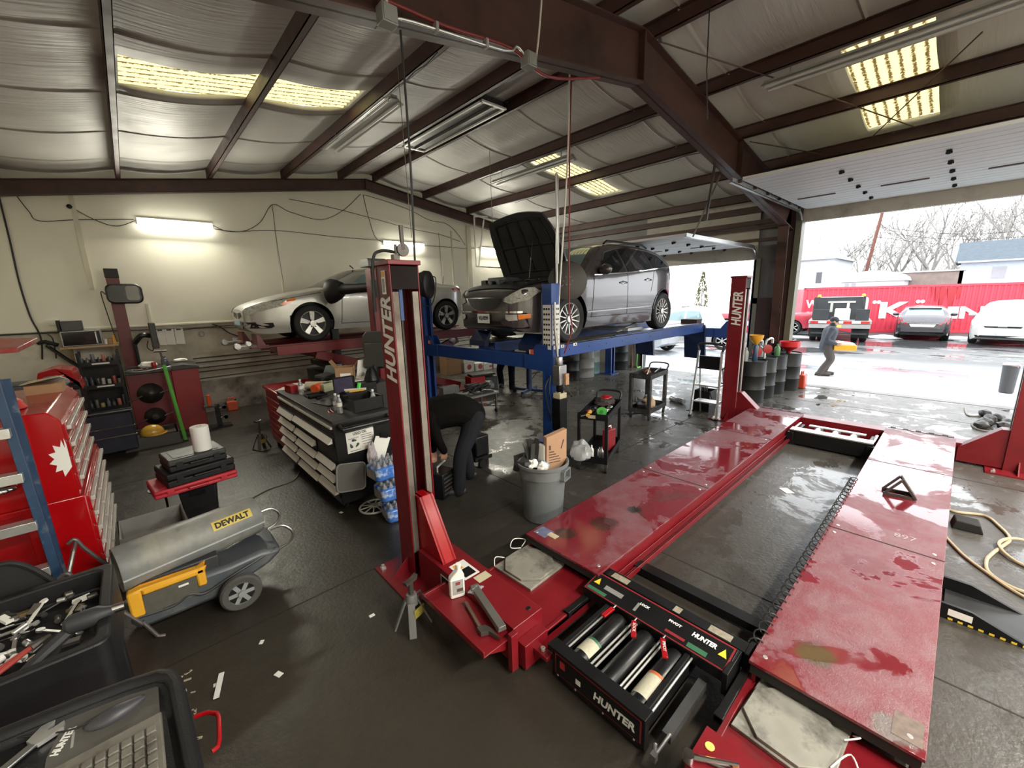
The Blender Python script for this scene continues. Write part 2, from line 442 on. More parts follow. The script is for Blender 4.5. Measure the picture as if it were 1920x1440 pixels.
# ---- purlins
for i,x in enumerate(PURL):
    z=zt(x); p=MB(); sg=1 if x<5.2 else -1
    p.box(x-.035,x-.028,-8.9,YW-.06,z,z+.2) if sg>0 else p.box(x+.028,x+.035,-8.9,YW-.06,z,z+.2)
    p.box(x-.035,x+.035,-8.9,YW-.06,z,z+.012); p.box(x-.035,x+.035,-8.9,YW-.06,z+.19,z+.2)
    p.box(x+.028,x+.035,-8.9,YW-.06,z,z+.03) if sg>0 else p.box(x-.035,x-.028,-8.9,YW-.06,z,z+.03)
    p.build('trim_%d'%(10+i),brownst,kind='structure')
# ---- frames
def rafter(name,y,zb0,sb,fl,web=True):
    r=MB()
    for sg,xe in ((-1,-2.0),(1,12.28)):
        zb=lambda x:zb0-sb*abs(x-5.2)
        r.prism([(5.2,zb(5.2)),(xe,zb(xe)),(xe,zt(xe)),(5.2,zt(5.2))],'y',y-.012,y+.012)
        for zf in (zb,lambda x:zt(x)-.016):
            r.prism([(5.2,zf(5.2)),(xe,zf(xe)),(xe,zf(xe)+.016),(5.2,zf(5.2)+.016)],'y',y-fl,y+fl)
    r.box(5.18,5.22,y-fl,y+fl,zb0,zt(5.2)); 
    return r
r=rafter('x',3.2,4.975,.165,.1)
for x in (1.7,8.6): r.box(x-.01,x+.01,3.1,3.3,4.975-.165*abs(x-5.2),zt(x))
# tapered column between the doors
r.prism([(12.28,0),(12.28,4.45),(11.8,3.87),(12.0,0)],'y',3.188,3.212)
r.prism([(11.8,3.89),(12.0,0),(11.984,0),(11.784,3.87)],'y',3.09,3.31); r.box(12.26,12.28,3.09,3.31,0,4.45)
r.build('trim_30',brownst,kind='structure')
rafter('x',11.3,5.3,.155,.07).build('trim_31',brownst,kind='structure')
rafter('x',-5.2,4.975,.165,.1).build('trim_32',brownst,kind='structure')
# ---- eave strut / girts above the door wall
MB().box(12.1,12.28,-9,11.4,4.33,4.39).box(12.24,12.28,-9,11.4,4.33,4.5).build('trim_33',brownst,kind='structure')
MB().box(12.0,12.06,3.3,11.4,3.9,4.12).box(12.24,12.3,3.3,11.4,3.62,3.7).build('trim_34',brownst,kind='structure')
MB().cbox((12.1,5.6,3.72),(.02,.02,.02)).tube([(11.95,3.4,3.98),(11.95,11.3,3.98)],.03).build('trim_35',steeldk,kind='structure')

# ---- overhead doors (open, panels parked under the roof)
doorw=mat('white insulated door panel',(.66,.67,.67),.5,var=.05,dirt=(.4,.4,.38),dscale=3,dlo=.6,dhi=.9)
hw=mat('zinc hardware',(.5,.51,.5),.35,metal=.8)
def ohdoor(name,x0,pitch,n,y0,y1,z,hcols,slots,xslot):
    root=bpy.data.objects.new(name,None);COL.objects.link(root);root.location=(x0,(y0+y1)/2,z);root['_w']=[x0,(y0+y1)/2,z];root['kind']='structure'
    for k in range(n):
        p=MB(); p.box(x0+k*pitch+.004,x0+(k+1)*pitch-.004,y0,y1,z,z+.05)
        for q in (.3,.62): p.box(x0+(k+q)*pitch,x0+(k+q)*pitch+.02,y0,y1,z-.004,z+.01)
        p.build('panel',doorw,root,bevel=.004)
    for k in range(n):
        for y in hcols:
            h=MB(); x=x0+(k+1)*pitch
            h.box(x-.05,x+.05,y-.03,y+.03,z-.02,z-.005); h.tube([(x,y-.035,z-.03),(x,y+.035,z-.03)],.014); h.box(x-.06,x-.03,y-.018,y+.018,z-.06,z-.02)
            h.build('hinge',black,root)
    for a0,b0 in slots:
        s=MB(); s.box(xslot-.035,xslot+.035,a0,b0,z-.016,z+.002); s.build('handle_slot',brownst,root)
    for y in (y0-.09,y1+.09):
        t=MB(); t.box(x0-.25,XD-.35,y-.03,y+.03,z-.06,z-.05); t.box(x0-.25,XD-.35,y-.03,y-.024,z-.06,z+.02)
        pts=[(XD-.35+.28*math.sin(q),y,z-.33+.28*math.cos(q)) for q in [PI/2*i/6 for i in range(7)]]
        t.tube(pts,.03,n=6); t.box(XD-.1,XD-.06,y-.03,y+.03,0,z-.33)
        t.build('track',hw,root)
    for y in (y0-.05,y1+.05):
        w=MB()
        for k in range(n+1): w.tube([(x0+k*pitch,y-.05,z-.01),(x0+k*pitch,y+.05,z-.01)],.028,n=10)
        w.build('roller',steeldk,root)
    return root
ohdoor('door_1',8.06,.742,5,-3.0,2.88,4.24,(1.65,.455,-.75,-1.9),[(2.69,2.06),(1.38,.74),(.06,-.6)],10.68)
d1=bpy.data.objects['door_1']
bp1=MB(); bp1.box(11.775,12.28,-3.0,2.88,4.24,4.29); bp1.build('panel',doorw,d1,bevel=.004)
ohdoor('door_2',8.45,.72,5,3.98,6.95,3.5,(4.6,5.5,6.3),[(4.4,5.0),(5.8,6.4)],10.9)
dropbar=MB()
dropbar.beam((8.02,3.3,5.02),(7.72,3.3,3.62),.035,.035).beam((8.3,3.35,4.45),(8.12,3.7,3.42),.03,.03)
single(dropbar,'hanger_strut',steeldk,'slotted steel hanger strut dropping from the roof to the smaller overhead door','strut')
# ================================================================== LIFTS
SPOTS=[(2.68,.33,.10,(.075,.042,.02)),(3.42,1.98,.07,(.03,.022,.02)),(3.0,2.05,.12,(.06,.016,.016)),(2.6,2.2,.10,(.05,.02,.016)),(2.42,-.03,.09,(.12,.09,.08)),(3.9,.25,.16,(.13,.012,.018)),(2.9,.0,.09,(.14,.01,.015))]
def node_wetred():
    m=bpy.data.materials.new('wet red runway paint');m.use_nodes=True;nt=m.node_tree;N=nt.nodes;L=nt.links;b=N['Principled BSDF']
    tc=N.new('ShaderNodeTexCoord')
    def nz(s,d=6,r=.6,dist=0,sc=None):
        n=N.new('ShaderNodeTexNoise');n.inputs['Scale'].default_value=s;n.inputs['Detail'].default_value=d;n.inputs['Roughness'].default_value=r;n.inputs['Distortion'].default_value=dist
        if sc:
            mp=N.new('ShaderNodeMapping');mp.inputs['Scale'].default_value=sc;L.new(tc.outputs['Object'],mp.inputs[0]);L.new(mp.outputs[0],n.inputs['Vector'])
        else:L.new(tc.outputs['Object'],n.inputs['Vector'])
        return n.outputs['Fac']
    def ramp(src,a,c,o0=0,o1=1):
        r=N.new('ShaderNodeMapRange');r.inputs[1].default_value=a;r.inputs[2].default_value=c;r.inputs[3].default_value=o0;r.inputs[4].default_value=o1
        L.new(src,r.inputs[0]);return r.outputs[0]
    def mix(f,a,c):
        n=N.new('ShaderNodeMix');n.data_type='RGBA';L.new(f,n.inputs[0])
        for i,v in ((6,a),(7,c)):
            if isinstance(v,tuple):n.inputs[i].default_value=(*v,1)
            else:L.new(v,n.inputs[i])
        return n.outputs[2]
    big=nz(1.3,5,.6,.4);mid=nz(5,8,.7);fine=nz(70,4,.7)
    c=mix(mid,(.11,.007,.013),(.19,.013,.022))
    c=mix(ramp(nz(1.1,8,.7,.8),.60,.70),c,(.07,.028,.02))       # oily brown stains
    c=mix(ramp(nz(9,6,.7),.66,.72),c,(.05,.02,.018))
    wet0=ramp(big,.48,.54)
    doorhaze=ramp(nz(3.2,8,.72,.5),.40,.60,0,.75)
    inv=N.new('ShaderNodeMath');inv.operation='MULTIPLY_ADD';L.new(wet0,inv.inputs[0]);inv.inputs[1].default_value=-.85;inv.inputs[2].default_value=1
    sm=N.new('ShaderNodeMath');sm.operation='MULTIPLY';sm.use_clamp=True;L.new(doorhaze,sm.inputs[0]);L.new(inv.outputs[0],sm.inputs[1])
    c=mix(sm.outputs[0],c,(.185,.085,.095))  # pinkish haze of door light on droplets, painted into the red
    for (sx_,sy_,r_,col_) in SPOTS:
        di=N.new('ShaderNodeVectorMath');di.operation='DISTANCE';di.inputs[1].default_value=(sx_-5.2,sy_-1.2,.28);L.new(tc.outputs['Object'],di.inputs[0])
        ad=N.new('ShaderNodeMath');ad.operation='MULTIPLY_ADD';L.new(nz(9,6,.7),ad.inputs[0]);ad.inputs[1].default_value=r_*1.6;L.new(di.outputs['Value'],ad.inputs[2])
        c=mix(ramp(ad.outputs[0],r_*2.0,r_*1.6),c,col_)
    L.new(c,b.inputs['Base Color'])
    wet=ramp(big,.50,.54);b.inputs['Specular IOR Level'].default_value=.9
    ro=N.new('ShaderNodeMix');ro.data_type='FLOAT';L.new(wet,ro.inputs[0]);L.new(ramp(mid,.3,.7,.36,.55),ro.inputs[2]);ro.inputs[3].default_value=.06;L.new(ro.outputs[0],b.inputs['Roughness'])
    bp=N.new('ShaderNodeBump');bp.inputs['Distance'].default_value=.01
    L.new(ramp(wet,0,1,.45,.03),bp.inputs['Strength']);L.new(fine,bp.inputs['Height']);L.new(bp.outputs[0],b.inputs['Normal'])
    return m
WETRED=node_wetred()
Z=.28
L4=thing('alignment_lift','long red four-post wheel alignment lift lowered to the floor with wet runways','vehicle lift',(5.2,1.2,0),world=True)
def hpost(x0,x1,y0,y1,h,side,wall=.012):
    """C-channel, open towards side (-1: -y, 1: +y)"""
    p=MB()
    yo,yb=(y0,y1) if side<0 else (y1,y0)
    p.box(x0,x0+wall,y0,y1,0,h); p.box(x1-wall,x1,y0,y1,0,h); p.box(x0,x1,min(yb,yb+side*wall),max(yb,yb+side*wall),0,h)
    return p,yo
posts=[(1.48,1.73,2.95,3.18,2.66,-1),(8.08,8.33,2.68,2.93,2.62,-1),(1.48,1.73,-.95,-.72,2.66,1),(8.05,8.30,-.86,-.6,2.62,1)]
for i,(x0,x1,y0,y1,h,s) in enumerate(posts):
    if i==2: continue   # stands outside the frame
    p,yo=hpost(x0,x1,y0,y1,h,s)
    a=-s*.0
    q=p.build('post',red,L4,bevel=.004)
    lip=MB(); d=.02*(-s)
    for xa,xb in ((x0+.012,x0+.062),(x1-.07,x1-.02)):
        lip.box(xa,xb,min(yo,yo+d),max(yo,yo+d),.25,h-.2)
    lip.build('guide_strip',mat('worn bare guide steel',(.26,.235,.2),.4,metal=.5,var=.35,scale=12,dirt=(.07,.05,.04)),q)
    r=MB(); r.tube([(x0+.10,yo-s*.05,.3),(x0+.10,yo-s*.05,h-.25)],.012); r.tube([(x0+.10,yo-s*.05,h-.42),(x0+.10,yo-s*.05,h-.14)],.02,mi=1)
    r.build('lift_rod',[steeldk,mat('blue cap',(.05,.1,.25),.4)],q)
    cap=MB(); cap.box(x0-.015,x1+.015,y0-.015,y1+.015,h,h+.035); cap.build('post_cap',red,q,bevel=.004)
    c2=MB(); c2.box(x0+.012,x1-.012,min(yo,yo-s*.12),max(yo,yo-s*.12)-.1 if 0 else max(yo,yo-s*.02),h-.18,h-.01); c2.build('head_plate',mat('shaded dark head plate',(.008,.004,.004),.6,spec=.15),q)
    if i==0:
        f=MB(); f.cbox((x0+.12,(y0+y1)/2,h+.06),(.05,.05,.05)); f.tube([(x0+.12,y0+.1,h+.08),(x0+.12,y0+.1,h+.16)],.012); f.lathe([(.05,-.01),(.05,.01)],(x0+.17,y0+.08,h+.12),(0,1,0),n=14); f.tube([(x0+.17,y0+.08,h+.12),(x0+.165,y0+.08,h+.3)],.018)
        f.build('hose_fitting',steeldk,q)
        MB().tube([(x0+.12,y0+.1,h+.1),(x0+.02,y0+.15,h+.11),(x0-.05,y0+.15,h+.03),(x0-.06,y0+.17,h-.35)],.012,smooth_pts=6).build('hose',cable,q)
        st=MB(); st.box(x0-.003,x0,y0+.075,y0+.135,h-.215,h-.04,0); st.box(x0-.004,x0,y0+.077,y0+.133,h-.085,h-.045,1); st.box(x0-.0036,x0,y0+.085,y0+.125,h-.2,h-.1,2)
        st.build('warning_sticker',[white,yellow,mat('grey label print',(.3,.3,.29),.6,var=.6,scale=60)],q)
    if i in (0,1):
        fs=(.675,.165) if i==0 else (.60,.165)
        zz=2.09 if i==0 else 2.08
        text('HUNTER',.2,frame((x0-.002,(y0+y1)/2-.01,zz),(0,0,1),(0,1,0)),white,q,bold=.006,shear=.22,fit=fs)
    bp=MB(); bp.box(x0-.2,x1+.15,y0-.28,y1+.15,0,.02)
    for xx in (x0-.15,x1+.1):
        for yy in (y0-.2,y1+.08): bp.tube([(xx,yy,.02),(xx,yy,.06)],.014,mi=1); bp.cbox((xx,yy,.03),(.04,.04,.02),mi=1)
    bp.prism([(x0-.17,.02),(x0,.02),(x0,.16)],'y',(y0+y1)/2-.006,(y0+y1)/2+.006)
    bp.build('base_plate',[red,alum],L4)
    g=MB()   # bright gusset arm of the crossbeam running up into the post
    yo2=yo
    pr_=[(yo2-s*.05,.78),(yo2+s*.07,.78),(yo2+s*.38,.3),(yo2+s*.38,0.06),(yo2-s*.05,0.06)] if 1 else None
    if i in (0,2): g.prism(pr_,'x',x0+.07,x0+.09); g.prism(pr_,'x',x1-.09,x1-.07); g.prism([pr_[0],pr_[1],pr_[2],(pr_[2][0],pr_[2][1]-.012),(pr_[1][0]-s*.01,pr_[1][1]-.012),(pr_[0][0],pr_[0][1]-.012)],'x',x0+.06,x1-.06)
    else:
        pr_=[(yo2-s*.05,.55),(yo2+s*.07,.55),(yo2+s*.42,.22),(yo2+s*.42,0.03),(yo2-s*.05,0.03)]
        g.prism(pr_,'x',x0+.03,x1-.05)
    g.build('gusset',redbright if i==0 else red,L4,bevel=.003)
# crossbeams
nb=MB(); nb.box(1.505,1.77,1.70,2.9,.02,Z+.02); nb.box(1.53,1.74,1.62,1.70,.02,.2); nb.box(1.60,1.66,1.5,1.66,.12,.15)
nb.box(1.45,1.505,1.66,1.7,0.03,.3)
nb.lathe([(.018,0),(.018,.006)],(1.70,1.76,Z+.02),n=12,mi=1); nb.tube([(1.63,1.56,.15),(1.63,1.56,.175)],.016,mi=2)
nb.build('crossbeam',[red,black,alum],L4,bevel=.006)
nb=MB(); nb.box(1.54,1.78,-.75,.59,.02,Z+.02); nb.lathe([(.022,0),(.022,.004)],(1.69,.54,Z+.02),n=14,mi=1); nb.box(1.5,1.54,.55,.59,.03,.2)
nb.build('crossbeam',[red,mat('yellow dot',(.7,.5,.12),.5)],L4,bevel=.006)
fb=MB(); fb.box(8.16,8.42,-.7,2.8,.02,.26); fb.build('crossbeam',red,L4,bevel=.004)
lb=MB(); lb.box(2.9,3.0,.58,1.66,.02,.08); lb.build('tie_bar',black,L4)
tr=MB(); tr.box(1.26,1.5,1.70,2.42,.245,.255); tr.box(1.255,1.265,1.70,2.42,.245,.29); tr.box(1.26,1.45,2.40,2.42,.245,.285)
tr.prism([(1.26,.245),(1.5,.245),(1.5,.16),(1.45,.16)],'y',2.38,2.4); tr.prism([(1.26,.245),(1.5,.245),(1.5,.16),(1.45,.16)],'y',1.72,1.74)
tr.build('tool_tray',red,L4,bevel=.003)
lab=MB(); lab.box(1.56,1.70,2.30,2.52,Z+.02,Z+.022,0); lab.box(1.58,1.68,2.32,2.42,Z+.022,Z+.023,1); lab.box(1.58,1.64,2.43,2.50,Z+.022,Z+.023,2); lab.box(1.62,1.74,2.2,2.28,Z+.02,Z+.0215,3)
lab.build('warning_sticker',[white,black,yellow,mat('torn label',(.5,.45,.3),.7)],L4)
l2=MB(); l2.box(1.503,1.505,2.42,2.56,.12,.25,0); l2.box(1.502,1.504,2.43,2.55,.15,.24,1); l2.build('label_plate',[white,black],L4)
# runways
def runway(y0,y1,inner):
    r=MB()
    r.box(2.35,8.3,y0,y1,Z-.02,Z,0)
    r.prism([(y0+.02,Z-.02),(y0+.02,.05),(y0+.04,.05),(y0+.04,Z-.02)],'x',2.36,8.25,1)
    r.prism([(y1-.04,Z-.02),(y1-.04,.05),(y1-.02,.05),(y1-.02,Z-.02)],'x',2.36,8.25,1)
    yi=y0 if inner<0 else y1
    r.box(2.36,8.2,min(yi,yi+inner*.05),max(yi,yi+inner*.05),.06,.075,1); r.box(2.36,8.2,min(yi+inner*.045,yi+inner*.05),max(yi+inner*.045,yi+inner*.05),.06,.11,1)
    r.box(2.36,8.2,min(yi-inner*.004,yi+inner*.004),max(yi-inner*.004,yi+inner*.004),.14,.15,1)
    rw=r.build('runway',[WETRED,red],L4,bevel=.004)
    s=MB()
    for x in (4.39,6.56): s.box(x-.007,x+.007,y0,y1,Z-.004,Z+.0015)
    s.box(2.355,2.41,y0+.01,y1-.01,.2,.255)
    build_sep(s,'seam',jm,rw)
    b=MB()
    for x in (2.44,4.3,4.46,6.5): 
        for y in (y0+.06,y1-.06): b.lathe([(.014,0),(.012,.004)],(x,y,Z),n=10)
    b.build('bolt',alum,rw)
    n=MB(); n.box(1.77,2.4,y0+.0,y1,.10,.14); n.box(1.77,2.36,y0,y0+.03,.04,.15); n.box(1.77,2.36,y1-.03,y1,.04,.15)
    n.build('runway_nose',red,rw,bevel=.004)
    k=MB(); k.box(8.3,8.5,y0+.02,y1-.02,.1,.26,0)
    for t in range(5): k.box(8.33,8.47,y0+.08+t*.14,y0+.14+t*.14,.258,.262,1)
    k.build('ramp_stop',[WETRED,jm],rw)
    return rw
rl=runway(1.65,2.45,-1); rr=runway(-.155,.585,1)
stk=MB(); stk.box(2.42,2.55,2.28,2.42,Z,Z+.0015,0); stk.box(2.47,2.53,2.2,2.3,Z,Z+.002,1); stk.build('worn_sticker',[mat('worn blue label',(.12,.13,.22),.6,var=.5,scale=20),mat('worn cream label',(.45,.38,.25),.6,var=.5,scale=20)],rl)
stk=MB(); stk.box(2.40,2.56,-.14,-.03,Z,Z+.0015,0); stk.build('worn_sticker',[mat('scuffed label',(.15,.11,.09),.6,var=.8,scale=25)],rr)
text('897',.2,frame((4.62,.09,Z+.001),(0,-1,0),(1,0,0)),mat('chalk',(.36,.30,.30),.8),rr,fit=(.14,.08))
# loose turnplates
for (cx,cy),lbl,gt in (((2.17,2.225),'square grey turnplate lying at the head of the left runway by the oil bottle',1),((2.2,.325),'square grey turnplate at the head of the right runway, in the bottom corner of view',-1)):
    t=thing('turnplate',lbl,'turnplate',(cx,cy,.14),group=None,rz=.05*gt)
    MB().box(-.215,.215,-.21,.21,0,.022).build('base',gplate,t,bevel=.003)
    pts=[(.2*s1,.2*s2) for s1,s2 in ((-1,-.45),(-.45,-1),(.45,-1),(1,-.45),(1,.45),(.45,1),(-.45,1),(-1,.45))]
    MB().prism(pts,'z',.024,.042).build('top_plate',gplate,t,bevel=.002)
    p=MB(); p.tube([(.1*gt,.19*gt,.05),(.02,.24*gt,.07),(.12*gt,.3*gt,.08),(.22*gt,.25*gt,.05),(.12*gt,.2*gt,.05)],.004,smooth_pts=6)
    p.tube([(-.1*gt,.2*gt,.05),(-.16*gt,.25*gt,.06),(-.2*gt,.22*gt,.01)],.004,smooth_pts=5); p.build('pin_cord',whitepl,t)
# coiled air line down the inner edge of the right runway
co=MB(); n=34; co.tube([(2.5+3.3*i/(n*10),.60+.035*math.cos(i*2*PI/10),.27+.035*math.sin(i*2*PI/10)) for i in range(n*10+1)],.005,n=6)
single(co,'coiled_air_hose',cable,'black coiled air hose stretched along the inner edge of right lift runway','hose')

# ---- rolling jacks between the runways
RJ=thing('rolling_jack','black rolling air jack with red levers between the front ends of the red runways','jack',(2.1,1.15,0),world=True)
f=MB(); f.box(1.64,1.68,.84,1.49,.015,.235); f.box(1.62,1.7,.83,1.50,.225,.245); f.box(1.66,2.3,.86,1.47,.06,.08); f.box(1.68,2.2,1.44,1.47,.06,.22); f.box(1.68,2.2,.86,.89,.06,.22)
for y in (.9,1.1,1.3,1.44):
    for z in (.045,.21): f.lathe([(.007,0),(.007,.004)],(1.64,y,z),(-1,0,0),n=8,mi=1)
f.build('frame',[black,alum],RJ,bevel=.004)
fp=MB(); 
fp.box(1.637,1.6395,.86,1.46,.055,.2,0)
fp.build('front_panel',[mat('red outline',(.22,.02,.025),.4)],RJ)
fq=MB(); fq.box(1.6345,1.637,.868,1.452,.062,.193,0); fq.box(1.633,1.6346,1.38,1.42,.12,.17,1); fq.box(1.633,1.6346,1.26,1.295,.1,.135,2); fq.build('name_plate',[black,mat('red logo',(.4,.03,.03),.4),paper],RJ)
text('HUNTER',.06,frame((1.633,1.03,.125),(0,-1,0),(0,0,1)),white,RJ,bold=.002,shear=.2,fit=(.27,.055))
cylm=mat('satin black cylinder',(.006,.006,.0065),.32,var=.2,spec=.4)
for k,y in enumerate((1.345,1.14,.94)):
    c=MB(); c.lathe([(.062,0),(.066,.01),(.066,.49),(.062,.5)],(1.69,y,.15),(1,0,0),n=24); cy=c.build('air_cylinder',cylm,RJ)
    for dy in (-.088,.088):
        MB().tube([(1.68,y+dy,.195),(2.26,y+dy,.195)],.007).build('guide_rod',alum,RJ)
    if k!=1:
        lb=MB(); 
        def fn(u,v,y=y,x0=1.76,w=.13 if k==0 else .19): 
            a=R_(35+110*u); return (x0+w*v,y+.0672*math.cos(a),.15+.0672*math.sin(a))
        lb.grid(fn,10,2,0); 
        def fn2(u,v,y=y,x0=1.87 if k==0 else 1.93): 
            a=R_(35+110*u); return (x0+.02*v,y+.068*math.cos(a),.15+.068*math.sin(a))
        lb.grid(fn2,10,1,1)
        lb.build('label',[mat('dirty cream label',(.42,.40,.30),.6,var=.25,scale=60),mat('dark label green',(.03,.12,.06),.5) if k==0 else mat('label orange',(.45,.12,.03),.5)],cy)
cp=MB(); cp.prism([(2.21,.235),(2.40,.265),(2.40,.18),(2.21,.16)],'y',.655,1.685); cp.box(2.19,2.42,.64,.67,.1,.25); cp.build('control_housing',black,RJ,bevel=.003)
pl=MB(); nrm=Vector((-.03,0,.19)).normalized()
def onp(x,y): return (x,y,.235+(x-2.21)*.03/.19+.002)
pl.add([onp(2.212,.665),onp(2.398,.665),onp(2.398,1.675),onp(2.212,1.675)],[(0,1,2,3)],0)
def onp2(x,y,e=.004): return (x,y,.235+(x-2.21)*.03/.19+e)
pl.add([onp2(2.22,.675),onp2(2.385,.675),onp2(2.385,1.665),onp2(2.22,1.665)],[(0,1,2,3)],1)
for y0_,y1_,mi,xa,xb in ((1.50,1.66,2,2.22,2.25),(.78,.90,3,2.225,2.26),(1.40,1.55,4,2.28,2.32),(.92,1.05,0,2.24,2.26),(1.27,1.29,4,2.25,2.33)):
    pl.add([onp2(xa,y0_,.006),onp2(xb,y0_,.006),onp2(xb,y1_,.006),onp2(xa,y1_,.006)],[(0,1,2,3)],mi)
for y_ in (1.62,.71):
    pl.add([onp2(2.29,y_-.025,.007),onp2(2.29,y_+.025,.007),onp2(2.35,y_,.007)],[(0,1,2)],5)
pl.build('control_panel',[mat('red outline',(.22,.02,.025),.4),black,mat('dark label green',(.03,.12,.06),.5),mat('dark label green',(.03,.12,.06),.5),mat('dull label',(.2,.2,.19),.5),mat('warning yellow',(.75,.55,.03),.5)],RJ,flat=True)
for t,y,w in (('LOCK',1.24,.07),('PIVOT',1.02,.085),('HUNTER',.83,.15)):
    text(t,.05,frame(onp2(2.33,y,.0065),(0,-1,0),(.19,0,.03)),white,RJ,bold=.002,shear=.15 if t=='HUNTER' else 0,fit=(w,.02 if w<.14 else .036))
for (x0_,y0_,x1_,y1_),nm in zip(((2.19,1.40,2.06,1.40),(2.19,1.235,2.05,1.16),(2.19,1.03,2.05,.945)),(None,'LOCK','PIVOT')):
    l=MB(); l.tube([(x0_+.03,y0_,.235),(x0_-.02,y0_,.235)],.006,mi=1); l.beam((x0_-.01,y0_,.235),(x1_,y1_,.245),.032,.014)
    lv=l.build('lever',[redbright,steel],RJ,bevel=.005)
    if nm:
        dx=Vector((x1_-x0_,y1_-y0_,.01)).normalized()
        text(nm,.03,frame(((x0_+x1_)/2,(y0_+y1_)/2,.253)+Vector((0,0,.0)) if 0 else Vector(((x0_+x1_)/2,(y0_+y1_)/2,.2495)),dx,Vector((-dx.y,dx.x,0))),white,lv,fit=(.08,.018))
rb=MB(); rb.box(2.44,2.53,.62,1.72,.12,.24); rb.box(2.42,2.55,.60,.63,.1,.25); rb.build('rear_beam',black,RJ,bevel=.005)
rt=MB()
for y0_,y1_ in ((1.46,1.6),(1.05,1.1),(.72,.86)): rt.box(2.45,2.51,y0_,y1_,.24,.2415)
build_sep(rt,'torn_label',mat('torn jack label',(.26,.23,.17),.7,var=.5,scale=40),RJ)
for y in (1.66,.605):
    a=MB(); a.box(1.98,2.5,y-.022,y+.022,.135,.165) ; a.box(1.98,2.02,y-.025,y+.025,.12,.17); a.build('side_rail',black,RJ,bevel=.004)
MB().box(1.75,2.2,.75,.80,.05,.1).build('foot_bar',mat('dark grey bar',(.05,.05,.05),.5),RJ)
ck=MB(); ck.tube([(1.66,.79,.1),(1.6,.76,.1)],.012); ck.tube([(1.72,.74,.16),(1.6,.765,.1)],.009); ck.cbox((1.6,.765,.1),(.03,.03,.04)); ck.build('crank_handle',steel,RJ)
RJ2=thing('rolling_jack','black rolling jack with a bright top plate between the far ends of the red runways','jack',(7.7,1.1,0),world=True)
MB().box(7.36,7.42,.62,1.62,.03,.24).box(7.3,7.36,.6,.68,.1,.22).box(7.3,7.36,1.56,1.64,.1,.22).build('front_panel',black,RJ2,bevel=.004)
MB().box(7.35,7.52,.62,1.62,.24,.258).box(7.72,7.8,.75,1.45,.24,.258).build('top_plate',alum,RJ2)
for y in (.88,1.1,1.32):
    MB().lathe([(.05,0),(.055,.01),(.055,.29),(.05,.3)],(7.5,y,.2),(1,0,0),n=18).build('air_cylinder',steel,RJ2)
MB().box(7.42,7.95,.66,.7,.08,.2).box(7.42,7.95,1.54,1.58,.08,.2).box(7.42,7.9,.7,1.54,.06,.08).build('frame',black,RJ2)
for y in (.64,1.6): MB().tube([(7.5,y,.22),(7.9,y,.22)],.025).build('guide_rod',chrome,RJ2)

# ---- blue four-post lift, raised
BL=thing('four_post_lift','blue four-post car lift raised with the grey people carrier on it','vehicle lift',(8,5.8,0),world=True)
PA,PB,PC,PD=(4.93,4.45),(4.72,7.9),(10.65,7.2),(11.5,3.95)
for i,(x,y) in enumerate((PA,PB,PC,PD)):
    p=MB(); s=1 if i in (0,3) else -1
    w=.1
    p.box(x-w,x+w,y-w,y-w+.014,0,2.58) if s>0 else p.box(x-w,x+w,y+w-.014,y+w,0,2.58)
    p.box(x-w,x-w+.014,y-w,y+w,0,2.58); p.box(x+w-.014,x+w,y-w,y+w,0,2.58); p.box(x-w,x+w,y-w,y+w,2.57,2.585)
    p.box(x-w,x-w+.05,y+s*w-.012,y+s*w,0,2.57); p.box(x+w-.05,x+w,y+s*w-.012,y+s*w,0,2.57)
    po=p.build('post',blue,BL,bevel=.004)
    b=MB(); b.box(x-.2,x+.2,y-.2,y+.2,0,.02); b.build('base_plate',blue,po)
    if i==0:
        c=MB(); c.box(x-w-.004,x-w,y-w+.01,y+w-.02,1.56,2.26,0); c.box(x-w+.02,x+w-.01,y-w-.004,y-w,1.56,2.26,0)
        for r_ in range(8):
            z=1.62+r_*.08
            for q in range(3):
                yy=y-w+.03+q*.05; c.box(x-w-.006,x-w-.003,yy,yy+.035,z,z+.03,1)
                xx=x-w+.035+q*.05; c.box(xx,xx+.035,y-w-.006,y-w-.003,z,z+.03,1)
        c.build('lift_point_chart',[white,black],po)
cb=MB(); d=Vector((PB[0]-PA[0],PB[1]-PA[1],0)); L_=d.length; d.normalize()
def crossbeam(P,Q,zl,name='crossbeam'):
    c=MB(); c.beam((P[0],P[1],zl),(Q[0],Q[1],zl),.16,.24)
    cbo=c.build(name,blue,BL,bevel=.005)
    dd=Vector((Q[0]-P[0],Q[1]-P[1],0)).normalized()
    for E_,s in ((P,1),(Q,-1)):
        k=MB(); M=frame((E_[0],E_[1],zl),dd*s,(0,0,1))
        k.prism([(-.12,-.14),(.5,-.12),(.5,.12),(.36,.12),(.24,.3),(-.12,.3)],'z',-.105,-.085,M=M); k.prism([(-.12,-.14),(.5,-.12),(.5,.12),(.36,.12),(.24,.3),(-.12,.3)],'z',.085,.105,M=M)
        k.build('end_bracket',blue,cbo,bevel=.003)
    return cbo,dd
c1,dd=crossbeam(PA,PB,1.33)
for t,s in ((.33,1),(L_-.25,1)):
    q=Vector((PA[0],PA[1],0))+dd*t; n=Vector((-dd.y,dd.x,0)); 
    if n.x>0:n=-n
    M=frame(q+n*.107+Vector((0,0,1.5)),n.cross(Vector((0,0,-1))),(0,0,1))
    M=frame(q+n*.108+Vector((0,0,1.50)),(0,-1,0),(0,0,1))
    k=MB(); k.prism([(-.05,-.04),(.05,-.04),(.05,.04),(-.05,.04)],'z',0,.002,0,M); k.prism([(-.05,-.03),(-.02,-.03),(-.02,.03),(-.05,.03)],'z',.002,.003,1,M); k.build('warning_sticker',[orange,white],c1)
crossbeam(PD,PC,1.33)
